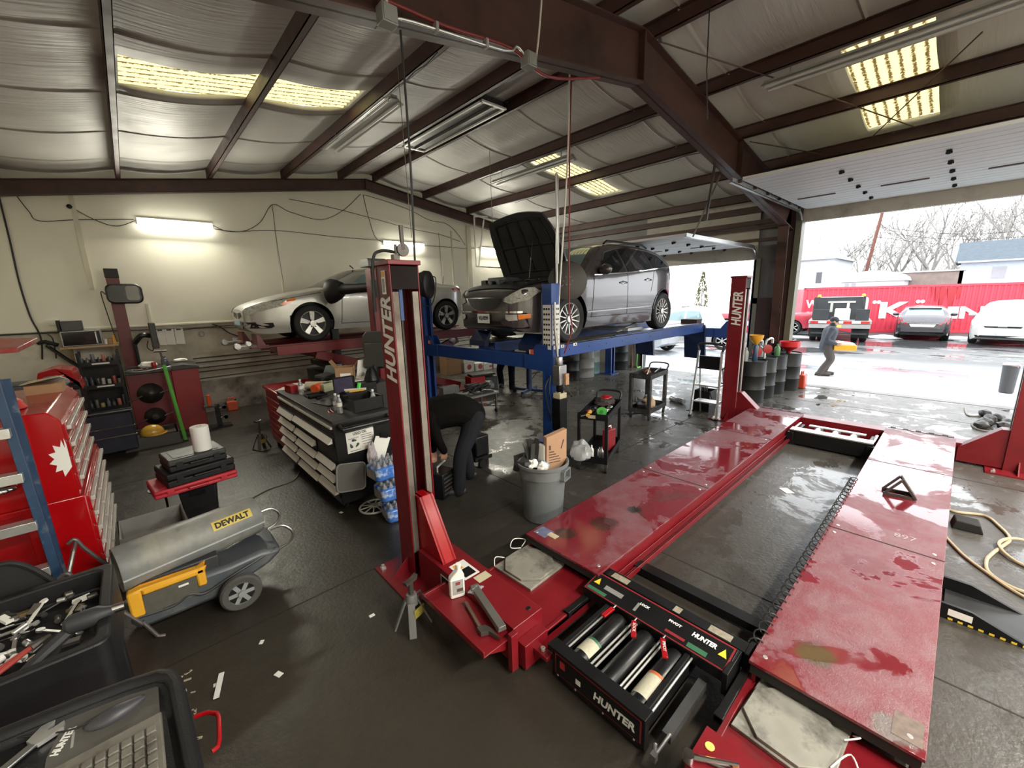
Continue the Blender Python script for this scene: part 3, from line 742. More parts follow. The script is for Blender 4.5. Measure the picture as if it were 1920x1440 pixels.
deck=mat('worn runway deck',(.16,.15,.13),.35,metal=.3,var=.4,scale=5,dirt=(.3,.32,.34),dscale=2,dlo=.5,dhi=.65)
for y0,y1,x1 in ((4.62,5.12,11.1),(6.0,6.5,10.9)):
    r=MB(); r.box(4.95,x1,y0,y1,1.56,1.585,1); r.prism([(y0,1.585),(y0,1.36),(y0+.03,1.36),(y0+.03,1.56)],'x',5.05,x1); r.prism([(y1-.03,1.56),(y1-.03,1.36),(y1,1.36),(y1,1.585)],'x',5.05,x1)
    r.box(5.05,x1,y0+.03,y1-.03,1.54,1.56); r.box(7.0,x1-.3,y0,y0+.05,1.585,1.605,0)
    ro=r.build('runway',[blue,deck],BL,bevel=.004)
    st=MB(); st.prism([(4.82,1.6),(4.98,1.78),(5.0,1.78),(4.9,1.5),(4.82,1.5)],'y',y0+.02,y1-.02); st.build('wheel_stop',bluedark,ro)
    h=MB()
    for k in range(10): h.lathe([(.012,0),(.012,.002)],(5.6+k*.55,y0-.001,1.47),(0,-1,0),n=8)
    h.build('bolt_hole',jm,ro)
    if y0<5:
        t=MB(); 
        for x in (5.35,5.7): t.box(x,x+.1,y0-.004,y0,1.52,1.57,0); t.lathe([(.015,0),(.015,.003)],(x+.06,y0-.004,1.545),(0,-1,0),n=8,mi=1)
        t.build('plate_tab',[white,black],ro)
    rp=MB(); xr=x1; rp.slab([(xr,y0,1.56),(xr+.02,y0,1.56),(xr+.02,y1,1.56),(xr,y1,1.56)],.02)
    rp.prism([(xr+.0,1.54),(xr+.06,1.54),(xr+.2,.62),(xr+.14,.62)],'y',y0-.02,y1+.02); rp.prism([(xr-.01,1.5),(xr+.08,1.5),(xr+.21,.62),(xr+.12,.62)],'y',y0-.03,y0-.015); rp.prism([(xr-.01,1.5),(xr+.08,1.5),(xr+.21,.62),(xr+.12,.62)],'y',y1+.015,y1+.03)
    rp.build('ramp_flap',bluedark,BL,bevel=.004)
    hs=MB(); hs.box(x1-.35,x1-.05,y0+.04,y1-.04,1.585,1.7); hs.build('ramp_stop',mat('rusty dark bracket',(.035,.015,.013),.6),BL)
# rolling bridge / jack beam between the blue runways
MB().box(7.9,8.5,4.9,6.2,1.6,1.66).prism([(7.7,1.6),(8.6,1.6),(8.5,1.75)],'y',5.05,5.1).build('jack_beam',mat('pale dusty metal',(.45,.47,.5),.35,metal=.4),BL)
rl_=MB(); rl_.lathe([(.05,0),(.06,.02),(.06,.1),(.05,.12)],(4.93,4.95,1.55),(0,1,0),n=14); rl_.lathe([(.05,0),(.06,.02),(.06,.1),(.05,.12)],(4.8,7.0,1.55),(0,1,0),n=14); rl_.build('cable_pulley',steel,BL)
# hydraulic power unit
px,py=PA[0]-.02,PA[1]-.2
u=MB(); u.box(px-.08,px+.10,py-.06,py+.09,1.0,1.32); u.lathe([(.055,0),(.06,.02),(.06,.12),(.05,.14)],(px-.02,py,1.32),n=16)
pu=u.build('power_unit',[steel],BL,bevel=.01)
MB().box(px+.03,px+.11,py-.1,py-.06,1.0,1.18).build('rating_plate',mat('grimy orange label',(.5,.28,.16),.6,var=.5,scale=30),pu)
MB().lathe([(.05,.86),(.06,.88),(.06,.99),(.05,1.0)],(px,py,0),n=14).build('pump_block',black,pu)
MB().box(px-.085,px+.085,py-.075,py+.075,.78,.87).box(px-.06,px+.06,py-.05,py+.05,.87,.89).build('reservoir',mat('yellowed reservoir',(.55,.5,.33),.4),pu,bevel=.012)
MB().box(px-.09,px+.09,py-.08,py+.08,.24,.78).build('tank_cover',black,pu,bevel=.008)
MB().tube([(px+.07,py-.05,1.0),(px+.13,py-.14,.82)],.008).ell((px+.13,py-.14,.81),(.018,.018,.018)).build('release_lever',black,pu)
MB().tube([(px-.03,py+.02,1.45),(px-.06,py+.05,1.9),(px-.05,py+.06,2.3)],.02).build('riser_pipe',steel,pu)
MB().tube([(px-.12,py+.1,1.15),(px-.18,py+.06,.9),(px-.13,py+.08,.62),(px-.1,py+.1,.4)],.01,smooth_pts=6).tube([(px-.1,py+.12,1.15),(px-.24,py+.1,.95),(px-.16,py+.1,.6),(px-.1,py+.1,.5)],.01,smooth_pts=6).build('hose',cable,pu)

# ---- red scissor lift under the silver car
SL=thing('scissor_lift','raised red scissor lift at the gable wall carrying the silver saloon','vehicle lift',(4,9.3,0),world=True)
for y0,y1 in ((8.45,9.0),(9.75,10.3)):
    r=MB(); r.box(1.5,6.9,y0,y1,1.62,1.65,1); r.box(1.9,6.8,y0,y0+.04,1.45,1.62); r.box(1.9,6.8,y1-.04,y1,1.45,1.62); r.box(1.9,2.6,y0+.04,y1-.04,1.5,1.62)
    ro=r.build('runway',[red,reddark],SL,bevel=.004)
    e=MB(); e.prism([(1.62,1.65),(1.62,1.85),(1.66,1.85),(1.75,1.65)],'y',y0+.05,y1-.05); e.build('wheel_stop',reddark,ro)
    t=MB(); t.box(1.3,1.8,y0+.1,y1-.1,1.60,1.66); t.lathe([(.05,-.06),(.05,.06)],(1.32,y0+.15,1.67),(0,1,0),n=12,mi=1); t.lathe([(.04,-.05),(.04,.05)],(1.5,y0+.2,1.70),(0,1,0),n=12,mi=1); t.build('turnplate',[steeldk,steel],ro)
    for (xa,za,xb,zb) in ((2.6,1.4,6.0,.2),(6.0,1.4,2.6,.2)):
        l=MB(); yy=(y0+y1)/2+(.12 if za>xb else -.12); l.beam((xa,yy,za),(xb,yy,zb),.1,.18); l.build('scissor_leg',red,SL,bevel=.006)
    b=MB(); b.box(2.2,6.4,y0+.02,y1-.02,0,.1); b.build('base_frame',red,SL,bevel=.004)
jk=MB(); jk.box(2.95,3.15,8.6,10.2,1.0,1.1); jk.box(2.98,3.12,8.65,8.8,1.1,2.02); jk.box(2.9,3.2,8.6,8.85,2.0,2.05); jk.box(2.85,3.25,8.55,10.2,.62,.9)
jk.build('centre_jack',black,SL,bevel=.006)

# ---- camera boom of the wheel aligner
HK=thing('aligner_camera_stand','red aligner column with grey cap and black camera boom behind the black tool cart','aligner',(3.35,7.25,0),world=True)
p=MB(); p.box(3.23,3.47,7.13,7.37,0,2.96); p.build('column',red,HK,bevel=.012)
c=MB(); c.prism([(7.08,2.98),(7.42,2.98),(7.42,3.08),(7.38,3.12),(7.12,3.12),(7.08,3.08)],'x',3.18,3.52); c.build('cap',mat('grey cast cap',(.11,.12,.12),.5,metal=.0),HK,bevel=.006)
A_=Vector((3.0,8.1,2.62));B_=Vector((3.75,6.35,2.66)); dd=(B_-A_).normalized()
b=MB(); b.tube([A_+dd*.1,A_+dd*.5,B_-dd*.5,B_-dd*.1],[.10,.085,.085,.1],n=16); b.build('boom',blackpl,HK)
def pod(E,s):
    o=MB(); X=dd*s; 
    ring=[(0,.10,.13),(.12,.15,.19),(.25,.17,.23),(.32,.16,.23),(.34,.13,.2)]
    vs=[];fs=[]; n=18; up=Vector((0,0,1)); sd=X.cross(up).normalized()
    for k,(d,w,h) in enumerate(ring):
        for q in range(n):
            t=2*PI*q/n; vs.append(E+X*d+sd*w*math.cos(t)+up*(h*math.sin(t)-.04*k/4))
    for k in range(len(ring)-1):
        for q in range(n): fs.append((k*n+q,k*n+(q+1)%n,(k+1)*n+(q+1)%n,(k+1)*n+q))
    fs.append(tuple(range(n))); fs.append(tuple(range((len(ring)-1)*n,len(ring)*n)))
    o.add(vs,fs); po=o.build('camera_pod',blackpl,HK)
pod(A_+dd*.1,-1); pod(B_-dd*.15,1)
MB().box(3.2,3.5,7.09,7.13,2.45,2.75).build('boom_bracket',black,HK)
MB().tube([(3.22,7.11,2.6),(3.18,7.08,2.3),(3.21,7.1,1.9),(3.2,7.1,1.2)],.012,smooth_pts=6).build('cable',cable,HK); MB().tube([(3.75,6.3,2.7),(3.95,6.2,2.75),(3.9,6.3,2.3),(3.7,6.5,2.35)],.01,smooth_pts=6).build('cable',cable,HK)
# ================================================================== VEHICLES
def lerp_tab(tab,x):
    if x<=tab[0][0]: return tab[0][1]
    for i in range(len(tab)-1):
        if x<=tab[i+1][0]:
            (x0,y0),(x1,y1)=tab[i],tab[i+1]
            t=(x-x0)/(x1-x0)
            ym=tab[i-1] if i>0 else tab[i]; yp=tab[i+2] if i+2<len(tab) else tab[i+1]
            # monotone-ish hermite
            s=(y1-y0)/(x1-x0)
            m0=s if i==0 else .5*(s+(y0-ym[1])/(x0-ym[0])); m1=s if i+2>=len(tab) else .5*(s+(yp[1]-y1)/(yp[0]-x1))
            if i>0 and s*(y0-ym[1])<=0: m0=0
            if i+2<len(tab) and s*(yp[1]-y1)<=0: m1=0
            h=x1-x0
            return (2*t**3-3*t*t+1)*y0+(t**3-2*t*t+t)*h*m0+(-2*t**3+3*t*t)*y1+(t**3-t*t)*h*m1
    return tab[-1][1]
class Car:
    def __init__(s,L,top,bot,W,belt,roofz,wheels,wr,tum=.26):
        s.L=L;s.top=top;s.bot=bot;s.W=W;s.belt=belt;s.roofz=roofz;s.wheels=wheels;s.wr=wr;s.tum=tum
    def zt(s,x): return lerp_tab(s.top,x)
    def zb(s,x): return lerp_tab(s.bot,x)
    def half(s,x,z):
        W=lerp_tab(s.W,x); b=lerp_tab(s.belt,x); zt_=s.zt(x); zb_=s.zb(x)
        if z<=b:
            t=(b-z)/max(.3,b-zb_); w=W*(1-.035*abs(t-.35)**1.5-.05*max(0,t-.72)**1.2*3)
            if z>b-.08: w-=.012*(z-b+.08)/.08
        else:
            w=W-.012-.02*min(1,(z-b)/.05); w-=W*s.tum*((z-b-.0)/(s.roofz-b))**1.25
        r=.09; d=max(0,zt_-z)
        if d<r: w-=.075*(1-math.sqrt(max(0,1-(1-d/r)**2)))
        return max(.02,w)
    def crown(s,x,f): return .035*(1-f*f)
    def body(s,m,dark,parent):
        xs=sorted(set([0,.02,.05,.1,.16,.24]+[.32+(s.L-.64)*i/46 for i in range(47)]+[s.L-v for v in (.24,.16,.1,.05,.02,0)]))
        vz=[0,.06,.14,.25,.36,.47,.58,.68,.77,.85,.91,.95,.98,1]
        fr=[.8,.5,.2,-.2,-.5,-.8]
        v=[];n=0
        for x in xs:
            z0,z1=s.zb(x),s.zt(x)
            right=[(x,s.half(x,z0+(z1-z0)*q),z0+(z1-z0)*q) for q in vz]
            w=right[-1][1]
            topp=[(x,w*f,z1+s.crown(x,f)) for f in fr]
            left=[(x,-y,z) for (_,y,z) in right[::-1]]
            ring=right+topp+left; n=len(ring); v+=ring
        f=[]
        for i in range(len(xs)-1):
            for k in range(n): f.append((i*n+k,i*n+(k+1)%n,(i+1)*n+(k+1)%n,(i+1)*n+k))
        f.append(tuple(range(n))); f.append(tuple(range((len(xs)-1)*n,len(xs)*n)))
        mb=MB();mb.add(v,f); o=mb.build('body',[m,dark],None)
        cut=MB()
        for wx in s.wheels:
            for sg in (-1,1): cut.lathe([(s.wr*1.16,-.22),(s.wr*1.16,.3)],(wx,sg*(lerp_tab(s.W,wx)-.08),s.wr),(0,sg,0),n=36)
        c=cut.build('cutter',dark,None)
        md=o.modifiers.new('b','BOOLEAN');md.operation='DIFFERENCE';md.object=c;md.solver='EXACT'
        dg=bpy.context.evaluated_depsgraph_get(); dg.update()
        me=bpy.data.meshes.new_from_object(o.evaluated_get(dg)); o.modifiers.clear(); old=o.data; o.data=me
        bpy.data.objects.remove(c)
        me.materials.clear(); me.materials.append(m); me.materials.append(dark)
        for p in me.polygons:
            ce=p.center; p.material_index=0; p.use_smooth=True
            for wx in s.wheels:
                if math.hypot(ce.x-wx,ce.z-s.wr)<s.wr*1.175 and abs(ce.y)<lerp_tab(s.W,wx)-.015: p.material_index=1
            if abs(p.normal.z)>.9 and p.normal.z<0 and ce.z<.5: p.material_index=1
        me.set_sharp_from_angle(angle=R_(32))
        o.parent=parent; return o
    def _patch(s,poly,proj,name,m,parent,ms=.07):
        bm=bmesh.new(); vs=[bm.verts.new((a,b,0)) for a,b in poly]; bm.faces.new(vs)
        bmesh.ops.triangulate(bm,faces=bm.faces)
        for it in range(5):
            e=[e for e in bm.edges if e.calc_length()>ms]
            if not e: break
            bmesh.ops.subdivide_edges(bm,edges=e,cuts=1)
        for f in bm.faces: f.smooth=True
        return bm
    def side(s,poly,name,m,parent,sides=(-1,1),eps=.004,ms=.07):
        out=None
        for sg in sides:
            bm=s._patch(poly,None,name,m,parent,ms)
            for v in bm.verts:
                x,z=v.co.x,v.co.y; v.co=Vector((x,sg*(s.half(x,z)+eps),z))
            me=bpy.data.meshes.new(name); bmesh.ops.recalc_face_normals(bm,faces=bm.faces)
            bm.normal_update()
            if sum(f.normal.y*sg for f in bm.faces)<0: bmesh.ops.reverse_faces(bm,faces=bm.faces)
            bm.to_mesh(me); bm.free(); me.materials.append(m)
            out=bpy.data.objects.new(name,me); COL.objects.link(out); out.parent=parent
        return out
    def endx(s,y,z,front):
        a,b=(0,s.L*.45) if front else (s.L,s.L*.55)
        if s.half(a,z)>=abs(y): return a
        for _ in range(30):
            m=(a+b)/2
            if s.half(m,z)>=abs(y): b=m
            else: a=m
        return b
    def end(s,poly,name,m,parent,front=True,eps=.005,mirror=False,ms=.06):
        o=None
        for mi in ((1,-1) if mirror else (1,)):
            bm=s._patch([(y*mi,z) for y,z in poly],None,name,m,parent,ms)
            for v in bm.verts:
                y,z=v.co.x,v.co.y; x=s.endx(y,z,front); 
                z2=min(z,s.zt(x)-.0)
                v.co=Vector((x-eps if front else x+eps, y+(eps if y>0 else -eps)*min(1,abs(y)/.5), z2))
            me=bpy.data.meshes.new(name); bmesh.ops.recalc_face_normals(bm,faces=bm.faces); bm.normal_update()
            sx=sum(f.normal.x for f in bm.faces)
            if (sx>0)==front: bmesh.ops.reverse_faces(bm,faces=bm.faces)
            bm.to_mesh(me); bm.free(); me.materials.append(m)
            o=bpy.data.objects.new(name,me);COL.objects.link(o);o.parent=parent
        return o
    def topp(s,x0,x1,f0,f1,name,m,parent,eps=.006,n=14,taper=0):
        mb=MB()
        def fn(u,v):
            x=x0+(x1-x0)*u; ff=f0+(f1-f0)*v; ff*=1-taper*(1-u); z=s.zt(x); w=s.half(x,z)
            dx=.01; sl=(s.zt(x+dx)-s.zt(x-dx))/(2*dx); q=math.sqrt(1+sl*sl)
            return (x-eps*sl/q,w*ff,z+s.crown(x,ff)+eps/q)
        mb.grid(fn,n,10); o=mb.build(name,m,parent); return o
def wheel(parent,x,y,r,w,style,rimm):
    t=MB(); hw_=w/2
    t.lathe([(r*.68,-hw_*.9),(r*.9,-hw_),(r*.975,-hw_*.82),(r,-hw_*.55),(r,hw_*.55),(r*.975,hw_*.82),(r*.9,hw_),(r*.68,hw_*.9)],(0,0,0),(0,1,0),n=44,cap=False)
    o=t.build('wheel',rubber,parent); o.location=(x,y,r)
    rm=MB(); ri=r*.69; f=-hw_*.8   # face towards -y
    rm.lathe([(ri,f-.004),(ri*.94,f-.012),(ri*.90,f+.03),(ri*.88,hw_*.4),(ri,hw_*.5)],(0,0,0),(0,1,0),n=40,cap=False)
    n,ws,wt,dbl=style
    for k in range(n):
        a=2*PI*k/n+PI/2
        c,s_=math.cos(a),math.sin(a); d=Vector((c,0,s_)); tn=Vector((-s_,0,c)); o0=Vector((0,f+.012,0)); 
        for off in ((-dbl,dbl) if dbl else (0,)):
            p0=d*ri*.15+tn*off*.4; p1=d*ri*.95+tn*off
            q=[p0-tn*ws*.5,p0+tn*ws*.5,p1+tn*wt*.5,p1-tn*wt*.5]
            vs=[v+Vector((0,f+.0+ (.012 if i<2 else -.006),0)) for i,v in enumerate(q)]+[v+Vector((0,f+.035,0)) for v in q]
            rm.add(vs,[(0,1,2,3),(7,6,5,4),(0,4,5,1),(1,5,6,2),(2,6,7,3),(3,7,4,0)])
    rm.lathe([(ri*.24,f+.0),(ri*.22,f-.012),(0,f-.014)],(0,0,0),(0,1,0),n=20)
    rim=rm.build('rim',rimm,o)
    dk=MB(); dk.lathe([(ri*.86,f+.05),(0,f+.05)],(0,0,0),(0,1,0),n=30)
    for k in range(6):
        a=2*PI*k/6; dk.lathe([(.011,f-.02),(.011,f)],(ri*.3*math.cos(a),0,ri*.3*math.sin(a)),(0,1,0),n=8)
    dk.build('brake_disc',mat('dark brake parts',(.03,.03,.03),.5,metal=.5),o)
    return o
def wheels4(car,root,w,style,rimm):
    W=lerp_tab(car.W,car.wheels[0])
    first=wheel(root,car.wheels[0],-(W-w*.52),car.wr,w,style,rimm)
    for wx,sg in ((car.wheels[1],-1),(car.wheels[0],1),(car.wheels[1],1)):
        c=copy_tree(first,root); c.location=(wx,sg*(W-w*.52),car.wr); c.rotation_euler=(0,0,0 if sg<0 else PI)
def mirror_(root,x,y,z,m,sg=-1,sc=1.):
    a=MB(); a.ell((x,y+sg*.13*sc,z+.03),(.085*sc,.12*sc,.085*sc)); a.tube([(x+.02,y-sg*.03,z-.05),(x,y+sg*.1,z-.02)],.025); a.build('wing_mirror',m,root)
lampm=mat('headlamp glass',(.40,.40,.36),.08,var=.7,scale=26,spec=.8,coat=.5); amber=mat('amber lens',(.75,.2,.02),.15); redlens=mat('red lens',(.5,.01,.02),.12,spec=.7)
linem=mat('door gap',(.008,.008,.008),.7)
# ---------------- grey people carrier on the blue lift, bonnet up
suvp=mat('grey mauve metallic paint',(.06,.051,.053),.26,metal=.3,var=.02,rvar=0.,scale=1,coat=.8)
suv=Car(5.06,
  [(0,.80),(.05,.86),(.16,.93),(.35,.99),(.8,1.06),(1.28,1.13),(1.45,1.2),(2.1,1.66),(2.3,1.73),(3.0,1.80),(3.8,1.785),(4.45,1.70),(4.62,1.62),(4.82,1.32),(4.95,1.18),(5.02,1.08),(5.06,.98)],
  [(0,.34),(.12,.27),(.5,.22),(2.5,.24),(4.5,.26),(4.9,.36),(5.06,.5)],
  [(0,.60),(.04,.70),(.12,.79),(.28,.88),(.6,.955),(1.2,.985),(3.5,.985),(4.4,.965),(4.75,.91),(4.95,.82),(5.06,.70)],
  [(0,1.02),(1.4,1.14),(2.5,1.22),(4.0,1.32),(5.06,1.40)],1.80,(1.12,4.38),.41)
SV=thing('people_carrier','grey mauve crossover with raised bonnet and fourteen-spoke wheels on the blue lift','car',(4.53,5.62,1.585))
suv.body(suvp,black,SV)
bl=lambda x:lerp_tab(suv.belt,x)
suv.side([(1.92,1.19),(2.32,1.58),(2.55,1.655),(2.72,1.67),(2.86,1.235)],'front_window',glassdk,SV)
suv.side([(2.93,1.24),(2.80,1.675),(3.2,1.70),(3.72,1.68),(3.86,1.31)],'rear_window',glassdk,SV)
suv.side([(3.93,1.32),(3.80,1.675),(4.2,1.63),(4.42,1.52),(4.62,1.40),(4.55,1.37)],'quarter_window',glassdk,SV)
suv.side([(1.8,1.155),(2.9,1.215),(4.6,1.365),(4.6,1.385),(2.9,1.235),(1.8,1.175)],'belt_trim',chrome,SV,eps=.007)
suv.side([(1.88,1.18),(2.3,1.605),(2.75,1.70),(3.3,1.735),(3.9,1.71),(4.3,1.64),(4.68,1.40),(4.66,1.385),(4.29,1.615),(3.9,1.69),(3.3,1.715),(2.75,1.68),(2.32,1.59),(1.92,1.18)],'window_trim',chrome,SV,eps=.008)
for pl in ([(1.72,.42),(1.735,.42),(1.80,1.15),(1.785,1.15)],[(2.90,.42),(2.912,.42),(2.905,1.22),(2.893,1.22)],[(3.93,1.31),(3.80,.85),(3.812,.85),(3.942,1.31)],[(1.72,.41),(3.75,.41),(3.75,.42),(1.72,.42)]):
    suv.side(pl,'door_gap',linem,SV,eps=.002)
suv.side([(1.6,.50),(3.85,.53),(3.85,.55),(1.6,.52)],'sill_trim',mat('dull chrome',(.3,.3,.3),.3,metal=.8),SV)
for x,z in ((2.72,1.03),(3.66,1.09)):
    for sg in (-1,1):
        h=MB(); y=suv.half(x,z)+.02; h.tube([(x-.1,sg*(y-.012),z),(x-.04,sg*y,z+.005),(x+.06,sg*y,z+.005),(x+.12,sg*(y-.012),z)],.017); h.ell((x,sg*(y-.02),z),(.07,.012,.035))
        h.build('door_handle',chrome,SV)
mirror_(SV,1.98,-.93,1.23,suvp,-1,1.15); mirror_(SV,1.98,.93,1.23,suvp,1,1.15)
suv.topp(1.42,2.18,-.93,.93,'windscreen',glasslt,SV)
suv.topp(.14,1.4,-.93,.93,'engine_bay',mat('black engine bay',(.01,.01,.01),.6),SV,eps=.012)
eb=MB()
random.seed(5)
for k in range(16):
    x=random.uniform(.4,1.1);y=random.uniform(-.6,.65);z=suv.zt(x); sx,sy,h=random.uniform(.05,.2),random.uniform(.05,.18),random.uniform(.02,.09)
    eb.cbox((x,y,z+h/2),(sx,sy,h+.04),random.uniform(-.3,.3))
eb.box(.42,.75,-.1,.4,.98,1.16); eb.tube([(.35,-.5,1.02),(.6,-.4,1.1),(.9,-.5,1.08)],.03)
eb.build('engine_cover',blackpl,SV,bevel=.01)
rk=MB()
for sg in (-1,1): rk.tube([(2.5,sg*.66,1.78),(2.6,sg*.66,1.84),(3.9,sg*.66,1.84),(4.1,sg*.66,1.78)],.02)
rk.build('roof_rail',black,SV)
# front: grille, lamps, bumper
suv.end([(-.36,.66),(-.22,.60),(.22,.60),(.36,.66),(.46,.78),(.42,.90),(-.42,.90),(-.46,.78)],'grille',mat('black grille mesh',(.02,.02,.02),.5,var=.6,scale=80),SV)
suv.end([(-.80,.585),(.80,.585),(.80,.555),(-.80,.555)],'chrome_strip',chrome,SV,eps=.014)
suv.end([(-.84,.555),(.84,.555),(.84,.30),(-.84,.30)],'lower_bumper',mat('dark bumper plastic',(.012,.012,.011),.55),SV,eps=.008)
suv.end([(-.40,.42),(.40,.42),(.40,.36),(-.40,.36)],'air_intake',black,SV,eps=.014)
suv.end([(.50,.74),(.66,.70),(.86,.76),(.93,.90),(.88,.955),(.70,.945),(.55,.87)],'headlamp',lampm,SV,mirror=True,eps=.012)
suv.end([(.53,.53),(.74,.53),(.74,.44),(.60,.43),(.53,.46)],'fog_lamp',mat('fog lamp glass',(.5,.5,.48),.1,var=.4,scale=30),SV,mirror=True,eps=.016)
suv.end([(.75,.53),(.865,.54),(.865,.47),(.75,.45)],'indicator',amber,SV,mirror=True,eps=.016)
npl=suv.end([(-.15,.54),(.16,.54),(.16,.38),(-.15,.38)],'number_plate',white,SV,eps=.03)
text('VLJ-9299',.1,frame((-.034,.005,.46),(0,-1,0),(0,0,1)),mat('navy ink',(.03,.04,.09),.5),SV,bold=.003,fit=(.26,.085))
hd=MB(); hx,hz=1.26,1.16; an=R_(118)
def hood(u,v,off=0):
    l=1.2*u; y=(v-.5)*1.72*(1-.22*u**3); b=.05*math.sin(PI*v)*(1)+.03*math.sin(PI*u)
    n=Vector((math.sin(an),0,-math.cos(an))); d=Vector((math.cos(an),0,math.sin(an)))
    p=Vector((hx,0,hz))+d*l*(1-.06*(2*v-1)**2*u)-n*0+Vector((0,y,0))+n*(b+off); return p
hd.grid(lambda u,v:hood(u,v,.03),12,14,0); hd.grid(lambda u,v:hood(u,v,-.01),12,14,1)
for e in (0,1):
    hd.grid(lambda u,v:hood(u,e,.03-.04*v),12,1,0); hd.grid(lambda u,v:hood(e,u,.03-.04*v),14,1,0)
hdo=hd.build('bonnet',[suvp,mat('black bonnet liner',(.009,.009,.009),.8)],SV,ang=50)
ri_=MB()
for vv in (.12,.3,.5,.7,.88): ri_.tube([hood(.08+.84*k/8,vv,-.02) for k in range(9)],.012)
for uu in (.1,.5,.9): ri_.tube([hood(uu,.1+.8*k/8,-.02) for k in range(9)],.014)
ri_.build('bonnet_frame',black,hdo)
MB().tube([(.9,-.2,1.1),(.98,-.25,2.0)],.008).build('bonnet_prop',black,SV)
suv.end([(.45,1.02),(.74,1.03),(.80,1.28),(.6,1.26)],'tail_lamp',redlens,SV,front=False,mirror=True)
suv.side([(4.72,.98),(4.93,1.0),(4.9,1.26),(4.76,1.3)],'tail_lamp',redlens,SV)
wheels4(suv,SV,.25,(14,.022,.016,0),mat('bright alloy',(.62,.61,.59),.3,metal=.6))
suv.side([(4.42+.5*math.cos(a),.41+.5*math.sin(a)) for a in [R_(8+164*i/16) for i in range(17)]]+[(4.42+.478*math.cos(a),.41+.478*math.sin(a)) for a in [R_(172-164*i/16) for i in range(17)]],'wheel_arch_trim',suvp,SV,eps=.012)
# ---------------- silver saloon on the red scissor lift
silp=mat('silver metallic paint',(.46,.46,.435),.3,metal=.4,var=.02,rvar=.0,scale=1,coat=.6)
sed=Car(4.82,[(0,.62),(.05,.67),(.18,.73),(.4,.80),(.9,.92),(1.36,1.0),(1.5,1.05),(2.15,1.36),(2.4,1.42),(2.75,1.44),(3.2,1.40),(3.5,1.33),(4.1,1.10),(4.5,1.07),(4.72,1.03),(4.8,.95),(4.82,.86)],
  [(0,.32),(.1,.24),(.5,.2),(2.5,.22),(4.3,.24),(4.7,.32),(4.82,.42)],
  [(0,.52),(.04,.62),(.14,.72),(.35,.82),(.8,.885),(1.5,.90),(3.6,.90),(4.3,.875),(4.6,.80),(4.82,.62)],
  [(0,.80),(1.4,.92),(2.6,.97),(4.0,1.03),(4.82,1.03)],1.44,(1.08,4.17),.35,tum=.3)
SD=thing('silver_saloon','silver saloon with five-spoke wheels on the red scissor lift by the wall','car',(1.53,9.42,1.65))
sed.body(silp,black,SD)
sed.side([(1.75,.96),(2.2,1.28),(2.5,1.345),(2.78,1.355),(2.84,.99)],'front_window',mat('pale car glass',(.18,.27,.28),.04),SD)
sed.side([(2.91,.99),(2.86,1.352),(3.15,1.33),(3.45,1.25),(3.75,1.05)],'rear_window',glassdk,SD)
sed.topp(1.42,2.2,-.92,.92,'windscreen',glassdk,SD)
sed.topp(3.48,4.05,-.9,.9,'rear_screen',glassdk,SD)
for pl in ([(1.62,.32),(1.632,.32),(1.70,.93),(1.688,.93)],[(2.88,.3),(2.892,.3),(2.885,.97),(2.873,.97)],[(1.62,.31),(3.6,.31),(3.6,.322),(1.62,.322)],[(.36,.77),(1.3,.93),(1.3,.94),(.36,.78)]): sed.side(pl,'door_gap',linem,SD,eps=.002)
sed.end([(.50,.60),(.66,.55),(.80,.62),(.855,.76),(.80,.79),(.62,.73)],'headlamp',lampm,SD,mirror=True,eps=.012)
sed.side([(.62,.70),(.82,.80),(.80,.845),(.66,.80),(.55,.73)],'indicator',amber,SD,eps=.012)
sed.side([(.16,.59),(.60,.70),(.70,.82),(.40,.775),(.2,.69)],'headlamp',lampm,SD,eps=.01)
sed.end([(.05,.58),(.34,.60),(.36,.52),(.08,.47)],'grille',black,SD,mirror=True)
sed.end([(.36,.42),(.72,.42),(.74,.32),(.36,.30)],'air_intake',black,SD,mirror=True)
sed.side([(.08,.40),(.40,.40),(.42,.33),(.36,.30),(.06,.31)],'fog_recess',black,SD,eps=.006)
sed.end([(-.26,.44),(.26,.44),(.26,.36),(-.26,.36)],'number_plate',mat('pale blue plate',(.4,.55,.7),.4),SD,eps=.02)
sed.side([(4.45,.90),(4.72,.95),(4.78,.99),(4.35,.985)],'tail_lamp',redlens,SD)
sed.end([(.5,.88),(.74,.88),(.74,.99),(.5,.97)],'tail_lamp',redlens,SD,front=False,mirror=True)
sed.side([(2.6,.76),(2.78,.77),(2.78,.79),(2.6,.785)],'door_handle',silp,SD,eps=.02)
mirror_(SD,1.92,-.88,1.0,silp,-1,1.0); mirror_(SD,1.92,.88,1.0,silp,1,1.0)
MB().tube([(4.35,-.5,1.07),(4.4,-.5,1.3)],.006).tube([(2.3,-.1,1.45),(2.22,-.1,1.52)],.012).build('aerial',black,SD)
wheels4(sed,SD,.22,(5,.06,.095,0),mat('silver alloy',(.6,.6,.58),.3,metal=.6))
# ================================================================== LEFT SIDE OF THE SHOP
chestred=mat('glossy tool chest red',(.36,.002,.004),.25,var=.06,coat=.3)
handlem=mat('pale drawer trim',(.55,.53,.48),.4,metal=.2,var=.1)
